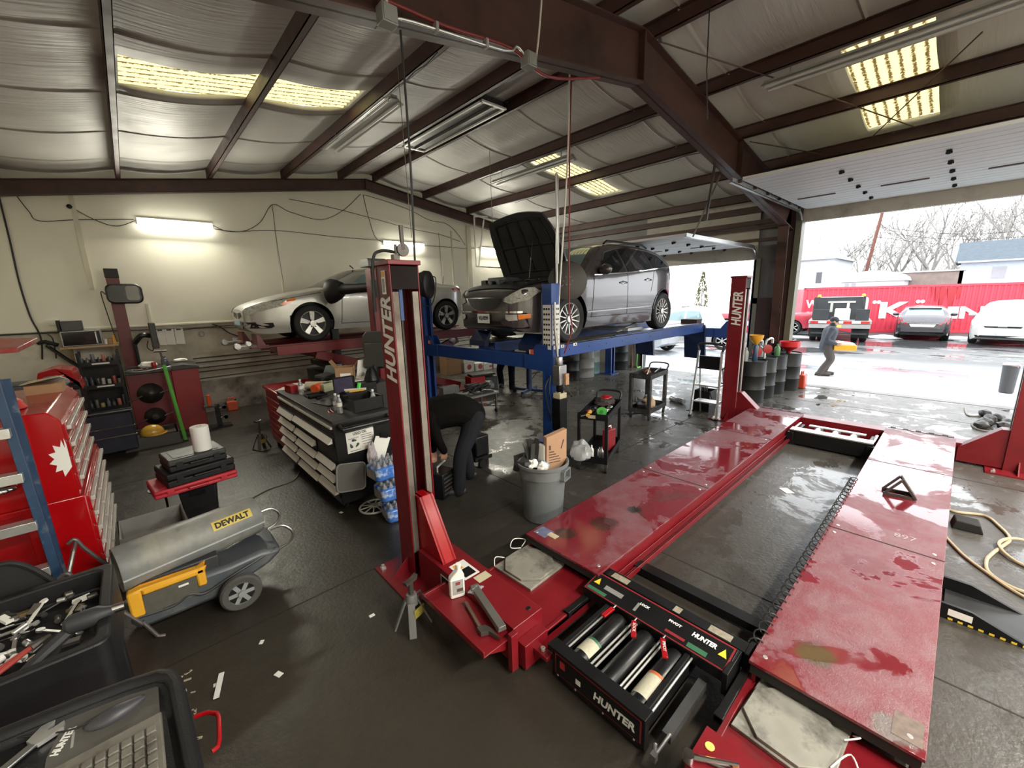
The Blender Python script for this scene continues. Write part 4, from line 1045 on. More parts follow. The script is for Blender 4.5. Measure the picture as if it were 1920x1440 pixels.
# near tool chest (drawers face +x)
TC=thing('tool_chest','tall bright red rolling tool chest with a torn white sticker at the left edge','tool chest',(-.98,5.3,0),world=True)
MB().box(-1.5,-.47,4.47,6.15,.12,.975).build('lower_cabinet',chestred,TC,bevel=.01)
MB().box(-1.45,-.50,4.47,5.95,.975,1.58).prism([(-1.45,1.58),(-.50,1.58),(-.56,1.66),(-1.4,1.66)],'y',4.47,5.95).build('top_chest',chestred,TC,bevel=.01)
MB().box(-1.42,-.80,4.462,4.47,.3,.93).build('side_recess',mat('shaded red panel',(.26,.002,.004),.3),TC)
for z0,z1,y0,y1,nz,xx in ((.17,.95,4.52,6.1,6,-.47),(1.0,1.55,4.52,5.9,4,-.50)):
    hh=(z1-z0)/nz
    for k in range(nz):
        for a,b in ((y0,y0+(y1-y0)*.36),(y0+(y1-y0)*.37,y1)):
            z=z0+k*hh
            d=MB(); d.box(xx-.01,xx+.012,a+.008,b-.008,z+.006,z+hh-.006); do=d.build('drawer',chestred,TC,bevel=.003)
            MB().box(xx+.012,xx+.04,a+.02,b-.02,z+hh-.055,z+hh-.02).build('drawer_pull',handlem,do,bevel=.004)
pp=MB()
pts=[(-.502,1.22),(-.502,1.40),(-.508,1.45),(-.513,1.37)]+[(-.505-(.105 if i%2==0 else .075)*math.sin(R_(10+14.5*i)),1.29+(.15 if i%2==0 else .105)*math.cos(R_(10+14.5*i))) for i in range(11)]
pp.prism(pts,'y',4.464,4.469); pp.build('torn_sticker',paper,TC,flat=True)
for x in (-1.3,-.6):
    for y in (4.65,5.95):
        c=MB(); c.lathe([(.055,-.02),(.06,0),(.055,.02)],(x,y,.06),(1,0,0),n=18); c.box(x-.03,x+.03,y-.04,y+.04,.1,.13); c.build('caster',black,TC)
hb=MB(); hb.tube([(-1.4,4.47,1.16),(-1.4,4.40,1.16),(-.83,4.40,1.16),(-.80,4.42,1.16),(-.80,4.47,1.16)],.02,n=10); hb.build('push_handle',chrome,TC)
MB().box(-1.4,-.83,4.42,4.47,1.18,1.21).build('handle_bracket',mat('grey bracket',(.12,.11,.1),.5,metal=.4),TC)
# bits lying on top of the near chest
t=thing('red_bag','crumpled red bag lying on top of the near red tool chest','bag',(-.98,4.95,1.66),world=True)
def blob(c,r,seed=0,amp=.25,nu=18,nv=11,M=None):
    mb=MB(); mb.ell((0,0,0),r,nu,nv)
    for i,v in enumerate(mb.v):
        k=1+amp*noise.noise(Vector((v.x/r[0]*1.6+seed,v.y/r[1]*1.6,v.z/r[2]*1.6))); mb.v[i]=Vector((v.x*k,v.y*k,max(v.z*k,-r[2]*.75)))+Vector(c)
    return mb
blob((-1.0,4.85,1.70),(.32,.22,.07),3,.25).build('body',mat('red cloth',(.5,.02,.015),.6,bump=.4,bscale=20),t)
MB().tube([(-1.15,4.8,1.74),(-1.0,4.75,1.80),(-.85,4.82,1.74)],.015,smooth_pts=6).build('strap',mat('orange red strap',(.6,.06,.02),.6),t)
single(MB().lathe([(.24,0),(.26,.02),(.25,.05),(.1,.075),(0,.08)],(-1.28,5.25,1.66),n=26),'tub_cover',mat('faded red plastic',(.35,.03,.03),.45),'round dull red plastic lid on top of the near red tool chest','lid')
t=thing('parts_box','small torn tan carton with grey parts on the far end of the near red chest','box',(-.62,5.65,1.66),world=True)
MB().box(-.78,-.55,5.5,5.8,1.66,1.74).build('carton',card,t); MB().slab([(-.80,5.5,1.76),(-.6,5.46,1.8),(-.55,5.8,1.78),(-.78,5.82,1.75)],.006).build('flap',mat('tan card',(.45,.36,.2),.8),t)
blob((-.63,5.86,1.71),(.1,.08,.06),8).build('wrapped_part',greypl,t)
# second red chest farther back with a roof-like lid
T2=thing('tool_chest','second red tool chest behind the near one, grey work top under a raised red lid','tool chest',(-1.4,7.5,0),world=True)
MB().box(-1.9,-.78,6.6,8.4,.0,1.42).build('cabinet',chestred,T2,bevel=.01)
MB().box(-1.9,-.74,6.55,8.45,1.42,1.46).build('work_top',mat('scuffed black top',(.03,.03,.03),.5,var=.4,dirt=(.10,.1,.09)),T2,bevel=.005)
MB().box(-1.95,-1.9,6.6,8.4,1.46,2.0).box(-1.16,-1.12,6.62,6.66,1.46,2.04).build('hutch_wall',chestred,T2)
ld=MB(); ld.slab([(-1.95,6.5,2.03),(-.88,6.45,2.03),(-.80,7.1,2.09),(-1.95,8.4,2.09)],.05); ld.build('raised_lid',mat('dusty red lid',(.36,.02,.02),.4,dirt=(.3,.2,.16),dscale=3,dlo=.45,dhi=.7),T2,bevel=.006)
for k in range(6):
    d=MB(); d.box(-.78,-.76,6.65,8.35,.16+k*.2,.34+k*.2); do=d.build('drawer',chestred,T2,bevel=.003); MB().box(-.76,-.735,6.7,8.3,.29+k*.2,.325+k*.2).build('drawer_pull',handlem,do)
t=thing('tool_box','grey grimy tool box on the work top of the second red chest','tool box',(-1.2,7.0,1.46),world=True)
MB().box(-1.75,-.84,6.75,7.15,1.46,1.60).build('body',mat('grimy grey box',(.09,.09,.085),.6,var=.4,dirt=(.03,.03,.03)),t,bevel=.01)
MB().box(-1.75,-.86,6.78,7.12,1.60,1.615).build('lid',mat('grimy grey lid',(.07,.07,.068),.6),t,bevel=.005)
single(MB().prism([(-1.0,1.46),(-.62,1.46),(-.60,1.36),(-.66,1.62),(-.8,1.66),(-.95,1.62)],'y',7.75,8.3),'red_cover',chestred,'curved red tray cover propped on the second red chest beside the black shelf','cover',bevel=.01)
t=thing('black_bucket','small black bucket with a white letter standing beside the wire on the far wall','bucket',(-.95,9.6,1.2),world=True)
MB().lathe([(.12,1.2),(.145,1.48),(.15,1.5),(.14,1.5)],(-.92,9.6,0),n=22).build('pail',blackpl,t); MB().box(-1.1,-.7,9.4,9.9,1.14,1.2).build('stand_top',black,t); MB().box(-1.08,-1.04,9.42,9.46,0,1.14).box(-.76,-.72,9.42,9.46,0,1.14).box(-1.08,-1.04,9.84,9.88,0,1.14).box(-.76,-.72,9.84,9.88,0,1.14).build('stand_leg',black,t)
text('B',.07,frame((-.90,9.455,1.34),(1,0,0),(0,0,1)),white,t,bold=.003)
# step ladder at the left edge
LD=thing('step_ladder','blue fibreglass step ladder with aluminium treads leaning at the left edge','ladder',(-1.1,4.15,0),world=True)
bf=mat('weathered blue fibreglass',(.018,.05,.11),.5,var=.35,scale=12,dirt=(.2,.23,.26),dscale=8,dlo=.55,dhi=.75)
MB().beam((-.66,4.13,.3),(-.705,4.18,2.0),.05,.03,up=(0,1,0)).build('side_rail',bf,LD,bevel=.004)
MB().beam((-1.6,4.13,.3),(-1.5,4.18,2.0),.07,.03,up=(0,1,0)).build('side_rail',bf,LD,bevel=.004)
MB().beam((-.68,4.36,0),(-.68,4.30,1.95),.05,.03,up=(0,1,0)).build('side_rail',bf,LD); MB().beam((-1.58,4.36,0),(-1.52,4.30,1.95),.05,.03,up=(0,1,0)).build('side_rail',bf,LD)
MB().box(-.70,-.62,4.1,4.16,0,.3).build('foot',rubber,LD); MB().box(-1.64,-1.56,4.1,4.16,0,.3).build('foot',rubber,LD)
for z in (1.62,1.31,.96,.61): MB().box(-1.58,-.69,4.10,4.20,z-.03,z+.025).box(-1.58,-.69,4.095,4.10,z-.035,z+.03).build('tread',alum,LD,bevel=.004)
# black tray cart heaped with tools
CT=thing('tool_tray_cart','black plastic utility cart heaped with sockets and pliers at the left edge','cart',(-.62,2.85,0),world=True)
tb=MB(); 
def rr(x0,x1,y0,y1,r,n=5):
    o=[]
    for cx,cy,a in ((x1-r,y1-r,0),(x0+r,y1-r,90),(x0+r,y0+r,180),(x1-r,y0+r,270)):
        o+=[(cx+r*math.cos(R_(a+90*i/n)),cy+r*math.sin(R_(a+90*i/n))) for i in range(n+1)]
    return o
def shell(mb,outer,inner,z0,z1,zf,mi=0):
    n=len(outer); b=[(x,y,z0) for x,y in outer];t=[(x,y,z1) for x,y in outer];ti=[(x,y,z1) for x,y in inner];fi=[(x,y,zf) for x,y in inner]
    vs=b+t+ti+fi; fs=[]
    for L in range(3):
        for i in range(n): fs.append((L*n+i,L*n+(i+1)%n,(L+1)*n+(i+1)%n,(L+1)*n+i))
    fs+= [tuple(range(n))[::-1],tuple(range(3*n,4*n))]
    mb.add(vs,fs,mi)
shell(tb,rr(-1.25,-.30,2.45,3.25,.05),rr(-1.22,-.35,2.5,3.2,.05),.62,.92,.80); tb.build('tray',blackpl,CT,bevel=.012)
MB().box(-1.2,-.36,2.52,3.18,.30,.36).build('lower_shelf',blackpl,CT,bevel=.02)
for x in (-1.2,-.36):
    for y in (2.52,3.15): MB().box(x-.03,x+.03,y-.03,y+.03,.1,.64).build('leg',blackpl,CT,bevel=.01); MB().lathe([(.05,-.02),(.055,0),(.05,.02)],(x,y,.05),(1,0,0),n=16).build('caster',black,CT)
random.seed(3)
junkm=[steel,steeldk,chrome,alum,mat('dull brass',(.3,.22,.1),.4,metal=.7),paper,rubber]
jn=0
for k in range(96):
    x=random.uniform(-1.15,-.40);y=random.uniform(2.55,3.17);a=random.uniform(0,PI); z=.805+random.uniform(0,.055)
    m_=random.choices(junkm,[6,5,4,4,2,4,1])[0]; kind=random.random(); M=Matrix.Translation((x,y,z))@Euler((random.uniform(-.3,.3),random.uniform(-.3,.3),a)).to_matrix().to_4x4()
    j=MB()
    if kind<.42:
        r=random.uniform(.010,.02); l=random.uniform(.03,.06); j.lathe([(r*.8,0),(r,.003),(r,l),(r*.7,l),(r*.65,l*.4)],(0,0,0),(1,0,0),n=12); nm='socket'; lb='loose socket in the heap of tools on the black tray cart'
    elif kind<.72:
        l=random.uniform(.10,.2); j.box(-l/2,l/2,-.008,.008,-.003,.003); j.lathe([(.017,-.005),(.017,.005)],(l/2,0,0),n=10); j.lathe([(.014,-.005),(.014,.005)],(-l/2,0,0),n=10); nm='spanner'; lb='loose spanner in the heap of tools on the black tray cart'
    else:
        j.box(-.035,.035,-.015,.015,-.008,.008); nm='small_part'; lb='small metal part in the heap of tools on the black tray cart'
    for i in range(len(j.v)): j.v[i]=M@j.v[i]
    single(j,nm,m_,lb,nm.replace('_',' '),group=nm.replace('_',' ')+'s heaped on the tray cart')
t=thing('impact_wrench','dark air gun with round socket nose on top of the tray of tools','air tool',(-.5,2.75,.86),world=True)
MB().lathe([(.03,0),(.045,.02),(.045,.12),(.03,.15),(.018,.19)],(-.46,2.72,.91),(.9,-.25,.1),n=20).build('body',dkgrey,t); MB().tube([(-.44,2.72,.89),(-.56,2.62,.85),(-.62,2.55,.83)],[.028,.024,.022]).build('grip',dkgrey,t); MB().lathe([(.022,0),(.022,.05),(.012,.05)],(-.29,2.675,.93),(.9,-.25,.1),n=16).build('nose',chrome,t)
t=thing('pliers','red handled pliers lying across the tray of tools','pliers',(-.7,2.62,.86),world=True)
for d in (0,.035): MB().tube([(-.58,2.72,.87),(-.68,2.63-d,.87),(-.80,2.56-d,.865)],.011,smooth_pts=5).build('handle',mat('dull red grip',(.35,.05,.04),.5),t)
MB().tube([(-.58,2.72,.87),(-.52,2.76,.875)],[.02,.008]).build('jaw',steeldk,t)
t=thing('wing_cover','curved black rubber sheet standing at the back of the tray cart','cover',(-.72,3.33,0),world=True)
MB().grid(lambda u,v:(-.95+.46*u,3.33+.02*v,(.70+.36*math.sin(PI*u))*v),18,6).tube([(-.95+.46*u/18,3.345,.70+.36*math.sin(PI*u/18)) for u in range(19)],.014).build('sheet',rubber,t)
single(MB().box(-.95,-.33,2.2,2.42,.0,.62),'red_cabinet',chestred,'low red cabinet corner between the tray cart and the keyboard console','cabinet',bevel=.02)
# alignment console bottom left
KC=thing('keyboard_console','black alignment console with grey pad and keyboard in the bottom left corner','console',(-.5,1.6,0),world=True)
kb=MB(); M_=Matrix.Translation((0,0,0))
def cpt(px_,py_,z): return None
outer=[(-.07,1.87),(-.09,1.94),(-.13,1.98),(-.225,2.009),(-.36,2.04),(-.8,2.10),(-1.1,2.1),(-1.1,1.0),(-.5,.9),(-.04,1.1),(-.055,1.5)]
inner=[(-.115,1.86),(-.125,1.90),(-.15,1.93),(-.235,1.96),(-.37,1.985),(-.8,2.04),(-1.05,2.02),(-1.05,1.05),(-.5,.98),(-.085,1.15),(-.10,1.5)]
shell(kb,outer[::-1],inner[::-1],.8,1.0,.955); kb.build('tray_shell',blackpl,KC,bevel=.02)
MB().box(-1.0,-.2,1.1,1.95,.05,.82).build('cabinet',mat('dark console cabinet',(.03,.03,.032),.5),KC,bevel=.02)
for x in (-.9,-.3):
    for y in (1.2,1.8): MB().lathe([(.045,-.02),(.05,0),(.045,.02)],(x,y,.05),(1,0,0),n=14).build('caster',rubber,KC)
padm=mat('grimy grey pad',(.085,.08,.07),.6,var=.25,scale=8,dirt=(.04,.035,.03))
pd=MB(); pd.prism([(-.15,1.52),(-.145,1.945),(-.17,1.95),(-.395,1.99),(-.43,1.84),(-.43,1.52)],'z',.955,.962); po=pd.build('printed_pad',padm,KC)
text('HUNTER',.05,frame((-.395,1.88,.9625),(.037,.091,0),(-.091,.037,0)),white,po,bold=.002,shear=.2,fit=(.10,.024))
MB().box(-.375,-.368,1.83,1.90,.9621,.9624).build('small_print',mat('pale print',(.3,.29,.27),.6),po)
t=thing('computer_mouse','grey computer mouse on the console pad in bottom left corner','mouse',(-.262,1.895,.962),rz=R_(183),world=False)
m1=MB(); m1.ell((0,0,.008),(.085,.033,.028),18,10)
for i,v in enumerate(m1.v): m1.v[i]=Vector((v.x,v.y*(1+.35*v.x/.085)+.02*math.cos(v.x*16),max(0,v.z*(1-.3*abs(v.x)/.085))))
m1.build('shell',mat('worn grey mouse',(.045,.045,.052),.5),t); MB().tube([(.06,0,.02),(.12,-.02,.01),(.3,-.16,.006),(.5,-.24,.006)],.003,smooth_pts=6).build('cable',cable,t)
KBD=thing('keyboard','grimy grey keyboard lying on the console in bottom left corner','keyboard',(-.34,1.62,.963),rz=R_(0))
kk=mat('grimy beige keys',(.16,.15,.125),.5,var=.25,scale=20,dirt=(.07,.06,.05),dscale=10)
MB().box(-.26,.20,-.14,.14,0,.02).build('case',kk,KBD,bevel=.006)
for i in range(14):
    for j in range(5):
        MB().box(-.245+.031*i,-.245+.031*i+.026,-.11+.04*j,-.11+.04*j+.032,.02,.032).build('key',kk,KBD,bevel=.003)
t=thing('adjustable_spanner','silver adjustable spanner lying on the console at lower left','spanner',(-.50,1.905,.96),rz=R_(38))
MB().box(-.16,.05,-.014,.014,0,.012).build('handle',steel,t,bevel=.004); MB().prism([(.04,-.02),(.10,-.04),(.12,-.015),(.085,-.005),(.085,.01),(.12,.02),(.09,.04),(.04,.025)],'z',0,.016).build('jaw',alum,t)
single(MB().lathe([(.03,0),(.035,.01),(.035,.06),(.02,.07)],(-.6,1.95,.958),n=16),'cup',mat('pale cup',(.5,.55,.35),.4),'small pale cup at the left edge of the console','cup')
single(MB().tube([(-.06,1.79,.86),(-.02,1.775,.86),(.005,1.745,.86),(.008,1.72,.86),(-.004,1.62,.86),(-.012,1.595,.86),(-.03,1.59,.86)],.008,n=10),'red_hook',redbright,'bent red rod hook sticking out from the side of the console','hook')
single(MB().beam((.02,2.83,.01),(.075,3.02,.01),.03,.006),'white_strip',white,'white flat strip on the floor above the red hook','strip')
# ---- DeWalt heater
HT=thing('torpedo_heater','grey and yellow torpedo heater on wheels in front of the black and red case stack','heater',(.1,3.95,0),world=True)
ax0=Vector((-.36,3.92,.53));ax1=Vector((.56,4.10,.54)); d=(ax1-ax0);Lh=d.length
hg=mat('dusty grey heater housing',(.17,.18,.175),.5,var=.2,scale=6,dirt=(.28,.265,.22),dscale=3,dlo=.42,dhi=.65)
hb=MB(); hb.lathe([(.0,.03),(.13,.03),(.14,0),(.165,0),(.17,.02),(.17,Lh-.25),(.165,Lh-.24),(.165,Lh-.02),(.155,Lh),(.14,Lh),(.13,Lh-.04),(0,Lh-.04)],ax0,d,n=32); ho=hb.build('barrel',hg,HT)
dn=d.normalized(); sd=dn.cross(Vector((0,0,1))).normalized()   # towards the camera side
for k in range(3):
    v=MB(); c=ax0+dn*(.15+.13*k); 
    v.grid(lambda u,w,c=c:c+dn*(.09*w-.045)+(sd*math.cos(R_(20+60*u))+Vector((0,0,1))*math.sin(R_(20+60*u)))*(.171+.006*math.sin(PI*w)*math.sin(PI*u)),8,6); v.build('vent_rib',hg,ho)
MB().beam(ax0+sd*.168+Vector((0,0,-.02)),ax1+sd*.166+Vector((0,0,-.02)),.012,.012).build('seam_trim',mat('pale seam',(.4,.42,.42),.4),ho)
a_=R_(38)
nb_=sd*math.cos(a_)+Vector((0,0,1))*math.sin(a_); ub=-sd*math.sin(a_)+Vector((0,0,1))*math.cos(a_)
cb_=ax0+dn*(Lh*.76)+nb_*.173
k=MB(); MM=frame(cb_,dn,ub); 
k.grid(lambda u,w:ax0+dn*(Lh*.76-.145+.29*u)+(sd*math.cos(R_(24+25*w))+Vector((0,0,1))*math.sin(R_(24+25*w)))*.1735,4,6); ko=k.build('name_plate',mat('heater yellow',(.55,.42,.08),.5),ho)
text('DEWALT',.08,frame(ax0+dn*(Lh*.76)+(sd*math.cos(R_(36))+Vector((0,0,1))*math.sin(R_(36)))*.1755,dn,-sd*math.sin(R_(36))+Vector((0,0,1))*math.cos(R_(36))),black,ko,bold=.003,fit=(.25,.05))
tk=MB(); x0,x1=-.34,.62
prof=[(-.34,.16),(-.30,.10),(.2,.10),(.55,.22),(.64,.28),(.66,.33),(.5,.36),(.28,.34),(-.30,.36),(-.34,.33)]
tk.prism([(x,z) for x,z in prof],'y',3.74,4.22); tk.build('fuel_tank',mat('dark blue grey tank',(.07,.08,.09),.42,var=.2,dirt=(.15,.145,.13),dscale=4,dlo=.5,dhi=.75),HT,bevel=.035)
MB().tube([(-.33,3.735,.22),(-.1,3.73,.2),(.0,3.73,.24),(.1,3.73,.2),(.3,3.73,.26),(.62,3.76,.33)],.012,smooth_pts=5).build('tank_seam',dkgrey,HT)
MB().box(-.30,.22,3.80,4.15,.33,.44).build('burner_box',dkgrey,HT,bevel=.01)
yf=MB(); yf.box(-.33,-.25,3.715,3.80,.22,.42); yf.box(-.25,.12,3.715,3.80,.37,.42); yf.box(.06,.12,3.715,3.80,.27,.42); yf.build('control_frame',mat('heater yellow orange',(.75,.38,.03),.4),HT,bevel=.015)
MB().box(-.25,.06,3.722,3.79,.215,.37).build('control_panel',mat('faded control panel',(.09,.085,.07),.5,var=.3,scale=30),HT)
MB().box(-.05,.01,3.717,3.722,.33,.345).build('panel_label',paper,HT)
for y in (3.63,4.31):
    wv=MB(); s=-1 if y<4 else 1
    wv.lathe([(.09,-.03),(.13,-.035),(.145,-.02),(.145,.02),(.13,.035),(.09,.03)],(.31,y,.145),(0,1,0),n=32,cap=False); wo=wv.build('wheel',mat('dusty rubber tyre',(.06,.06,.055),.8,var=.3),HT)
    h=MB(); h.lathe([(.095,-.02),(.095,.0)],(.31,y+.0,.145),(0,1,0),n=26,mi=1); h.lathe([(.025,-.045),(.025,.02)],(.31,y,.145),(0,1,0),n=14)
    for q in range(6):
        a=2*PI*q/6; h.beam((.31,y+s*.022,.145),(.31+.092*math.cos(a),y+s*.022,.145+.092*math.sin(a)),.03,.012,up=(0,1,0))
    h.lathe([(.098,-.032),(.098,.032),(.088,.032),(.088,-.032)],(.31,y,.145),(0,1,0),n=26,cap=False)
    h.build('hub',[mat('grey hub',(.24,.25,.25),.5),black],wo)
MB().tube([(.31,3.6,.145),(.31,4.32,.145)],.012).build('axle',steeldk,HT)
for y in (3.72,4.26):
    MB().tube([(-.28,y,.16),(-.42,y,.42),(-.52,y,.62),(-.56,y,.72),(-.6,y,.70)],.013,smooth_pts=5).build('handle_tube',mat('grey brown tube',(.13,.115,.11),.4,metal=.5),HT)
    MB().tube([(-.28,y,.18),(-.22,y,.02),(-.18,y,.0)],.013).build('leg',mat('grey brown tube',(.13,.115,.11),.4,metal=.5),HT)
MB().tube([(-.56,3.72,.70),(-.56,4.26,.70)],.013).build('handle_tube',mat('grey brown tube',(.13,.115,.11),.4,metal=.5),HT)
MB().tube([(.6,3.78,.30),(.72,3.76,.34),(.76,3.76,.42),(.70,3.78,.50),(.6,3.80,.5)],.012,smooth_pts=5).tube([(.6,4.2,.30),(.72,4.2,.34),(.76,4.2,.42),(.70,4.2,.50),(.6,4.2,.5)],.012,smooth_pts=5).build('guard_tube',steel,HT)
# ---- stack of cases on a bin
BN=thing('waste_bin','small black rectangular bin carrying the stack of cases','bin',(.28,5.72,0),rz=R_(-8))
bm_=MB(); n=[(-.14,-.17),(.14,-.17),(.14,.17),(-.14,.17)]
bm_.add([(x,y,0) for x,y in n]+[(x*1.22,y*1.18,.44) for x,y in n],[(3,2,1,0),(0,1,5,4),(1,2,6,5),(2,3,7,6),(3,0,4,7),(4,5,6,7)]); bm_.build('body',blackpl,BN,bevel=.012)
MB().box(-.19,.19,-.22,.22,.42,.455).build('rim',blackpl,BN,bevel=.008); MB().box(-.07,.07,-.205,-.19,.33,.39).build('hand_grip',black,BN)
def case(name,label,c,d,rz,m,mb2,hnd=None):
    t=thing(name,label,'case',c,rz=rz); w,l,h=d
    MB().box(-w/2,w/2,-l/2,l/2,0,h*.48).build('base',m,t,bevel=.014); MB().box(-w/2,w/2,-l/2,l/2,h*.5,h).build('lid',mb2,t,bevel=.016)
    MB().box(-w/2+.06,w/2-.06,-l/2+.06,l/2-.06,h,h+.004).build('lid_panel',mb2,t)
    MB().tube([(-.09,-l/2,h*.5),(-.08,-l/2-.035,h*.5),(.08,-l/2-.035,h*.5),(.09,-l/2,h*.5)],.009).build('handle',m,t)
    for x in (-w*.32,w*.32): MB().box(x-.03,x+.03,-l/2-.008,-l/2,h*.3,h*.75).build('latch',m,t,bevel=.003)
    return t
case('tool_case','flat red plastic tool case under the two black cases',(.24,5.62,.457),(.74,.48,.085),R_(6),mat('faded red plastic case',(.5,.03,.045),.45),mat('faded red plastic case',(.5,.03,.045),.45))
case('tool_case','larger black plastic case between the red case and the top case',(.28,5.62,.545),(.62,.47,.15),R_(10),blackpl,blackpl)
case('tool_case','topmost black case of the stack, paper towel roll standing on it',(.28,5.60,.70),(.52,.42,.13),R_(8),blackpl,mat('greyish black lid',(.035,.036,.036),.5))
PT=thing('paper_towel_roll','white paper towel roll standing on the stack of black cases','paper roll',(.37,5.52,.836))
MB().lathe([(.022,.27),(.022,.0),(.082,0),(.085,.01),(.085,.265),(.08,.27),(.022,.27)],n=32).build('paper',mat('white towel paper',(.82,.81,.78),.9,bump=.1,bscale=60),PT); MB().lathe([(.024,.02),(.024,.272),(.02,.272),(.02,.02)],n=20).build('core',card,PT)
# crate with a red emblem
CR=thing('storage_crate','grey open storage crate with red oval emblem between heater and chest','crate',(-.15,5.22,0),rz=R_(2))
def openbox(mb,x0,x1,y0,y1,z0,z1,t=.012,mi=0): mb.box(x0,x1,y0,y1,z0,z0+t,mi);mb.box(x0,x0+t,y0,y1,z0,z1,mi);mb.box(x1-t,x1,y0,y1,z0,z1,mi);mb.box(x0,x1,y0,y0+t,z0,z1,mi);mb.box(x0,x1,y1-t,y1,z0,z1,mi);return mb
gc=mat('grimy grey crate',(.23,.22,.20),.55,var=.2,dirt=(.1,.09,.08))
openbox(MB(),-.25,.25,-.24,.24,0,.31,.015).build('body',gc,CR,bevel=.005)
MB().box(-.265,.265,-.255,.255,.285,.31).box(-.23,.23,-.22,.22,.28,.315,1).build('rim',[gc,gc],CR,bevel=.004) if 0 else None
e=MB(); e.prism([(-.17,.14),(-.13,.11),(.13,.11),(.17,.14),(.17,.19),(.13,.22),(.05,.235),(-.05,.235),(-.13,.22),(-.17,.19)],'y',-.252,-.24); eo=e.build('emblem',black,CR)
MB().prism([(-.155,.15),(-.12,.125),(.12,.125),(.155,.15),(.155,.185),(.12,.205),(.05,.22),(-.05,.22),(-.12,.205),(-.155,.185)],'y',-.256,-.25).build('emblem_face',mat('dull red emblem',(.25,.07,.07),.5,var=.6,scale=30),eo)
for i,(x,y,c_) in enumerate(((-.1,-.05,orange),(.1,.08,redbright),(0,.1,greypl),(-.12,.12,black))):
    single(blob((0,0,.06),(.07,.06,.055),i*3),'rag',c_,['crumpled orange rag in the grey crate','crumpled red rag in the grey crate','crumpled grey rag in the grey crate','crumpled black rag in the grey crate'][i],'rag',loc=(-.15+x,5.22+y,.015))
# fan / light frame behind the crate
t=thing('work_light','small dusty work light on a short stem behind the grey crate','lamp',(-.02,6.05,0),world=True)
MB().tube([(-.02,6.05,0),(-.02,6.05,.30)],.012).build('stem',black,t); MB().lathe([(.12,0),(.12,.015)],(-.02,6.05,0),n=20).build('base',black,t)
fr_=MB(); fr_.tube([(-.02+.11*math.cos(a),6.05,.40+.06*math.sin(a)) for a in [2*PI*i/24 for i in range(25)]],.008)
for k in range(5): fr_.tube([(-.1+.04*k,6.05,.35),(-.1+.04*k,6.05,.45)],.005)
fr_.build('grille',mat('dusty wire',(.4,.38,.26),.5,metal=.4),t)
# ---- far left machines
BT=thing('wheel_balancer','dark red wheel balancer cabinet with black weight tray on top','machine',(.3,10.4,0),world=True)
MB().box(-.22,.42,10.1,10.95,0,1.2).build('cabinet',reddark,BT,bevel=.01)
MB().box(.42,.84,10.1,10.95,0,1.22).build('side_cabinet',mat('deep red panel',(.24,.004,.008),.35),BT,bevel=.01)
MB().box(-.22,.44,10.0,10.96,1.2,1.26).prism([(.44,1.2),(.86,1.2),(.86,1.24),(.62,1.3),(.44,1.28)],'y',10.05,10.98).build('weight_tray',mat('worn black tray',(.03,.028,.026),.4),BT,bevel=.01)
MB().tube([(-.22,9.99,1.27),(.04,9.94,1.25),(.44,9.99,1.29)],.012,smooth_pts=6).build('tray_rim',steel,BT)
for z,rx in ((.82,.19),(.38,.16)):
    c=MB(); c.lathe([(.0,.14),(.05,.135),(rx*.8,.06),(rx,.02),(rx*.95,0)],(.07,10.1,z),(0,-1,0),n=28); co=c.build('cone',mat('dark worn cone',(.025,.022,.02),.4,metal=.4,var=.4),BT)
    MB().tube([(-.25,10.0,z-.09),(-.05,9.98,z-.02)],.012).build('cone_handle',steeldk,co); MB().tube([(.2,9.98,z),(.34,10.02,z+.04)],.012).build('cone_handle',steeldk,co)
MB().tube([(.0,10.7,1.26),(.0,10.75,1.75)],.03).tube([(.0,10.75,1.72),(.12,10.7,1.86),(.25,10.75,1.84)],[.05,.05,.045],smooth_pts=4).build('display_arm',black,BT)
MB().cbox((.30,10.8,1.84),(.10,.34,.50)).build('display',mat('grey display back',(.035,.035,.033),.5),BT,bevel=.015)
MB().tube([(.2,10.7,1.75),(.17,10.7,1.62),(.24,10.72,1.55),(.27,10.75,1.65)],.008,smooth_pts=5).build('cable',cable,BT)
TT=thing('tyre_changer_tower','tall dark red steel column with black cap and rounded hood behind the balancer','column',(-.1,11.1,0),world=True)
MB().prism([(-.207,0),(-.02,0),(-.02,3.06),(-.065,3.12),(-.207,3.12)],'y',10.99,11.2).build('column',reddark,TT,bevel=.006); MB().box(-.215,-.015,10.98,11.21,2.95,3.12).build('cap',black,TT,bevel=.01)
h=MB(); Mh=Matrix.Translation((.0,10.9,2.65))@Matrix.Diagonal((1.09,1,1.09,1))
pr2=rr(-.23,.25,-.17,.17,.10)
h.prism([(x,z) for x,z in pr2],'y',-.08,.06,0,Mh); ho=h.build('hood',mat('glossy black hood',(.014,.014,.014),.3),TT,bevel=.03)
h=MB(); h.prism([(x,z) for x,z in rr(.03,.20,-.11,.13,.04)],'y',-.092,-.082,0,Mh); h.build('hood_window',mat('grey window',(.2,.2,.17),.25),ho)
MB().tube([(-.25,10.9,2.64),(-.31,10.9,2.68),(-.29,10.9,2.3),(-.24,10.9,1.75)],.008,smooth_pts=6).build('cable',cable,TT)
SH=thing('shelf_unit','black open shelf cart crammed with bottles and cans left of the balancer','shelf',(-.5,10.25,0),world=True)
for z in (1.42,1.02,.62,.2): openbox(MB(),-.76,-.24,10.05,10.5,z,z+.07,.012).build('shelf_tray',black,SH,bevel=.006)
for x in (-.75,-.26):
    for y in (10.07,10.47): MB().box(x-.018,x+.018,y-.018,y+.018,.06,1.66).build('post',black,SH); MB().lathe([(.035,-.015),(.04,0),(.035,.015)],(x,y,.04),(1,0,0),n=12).build('caster',black,SH)
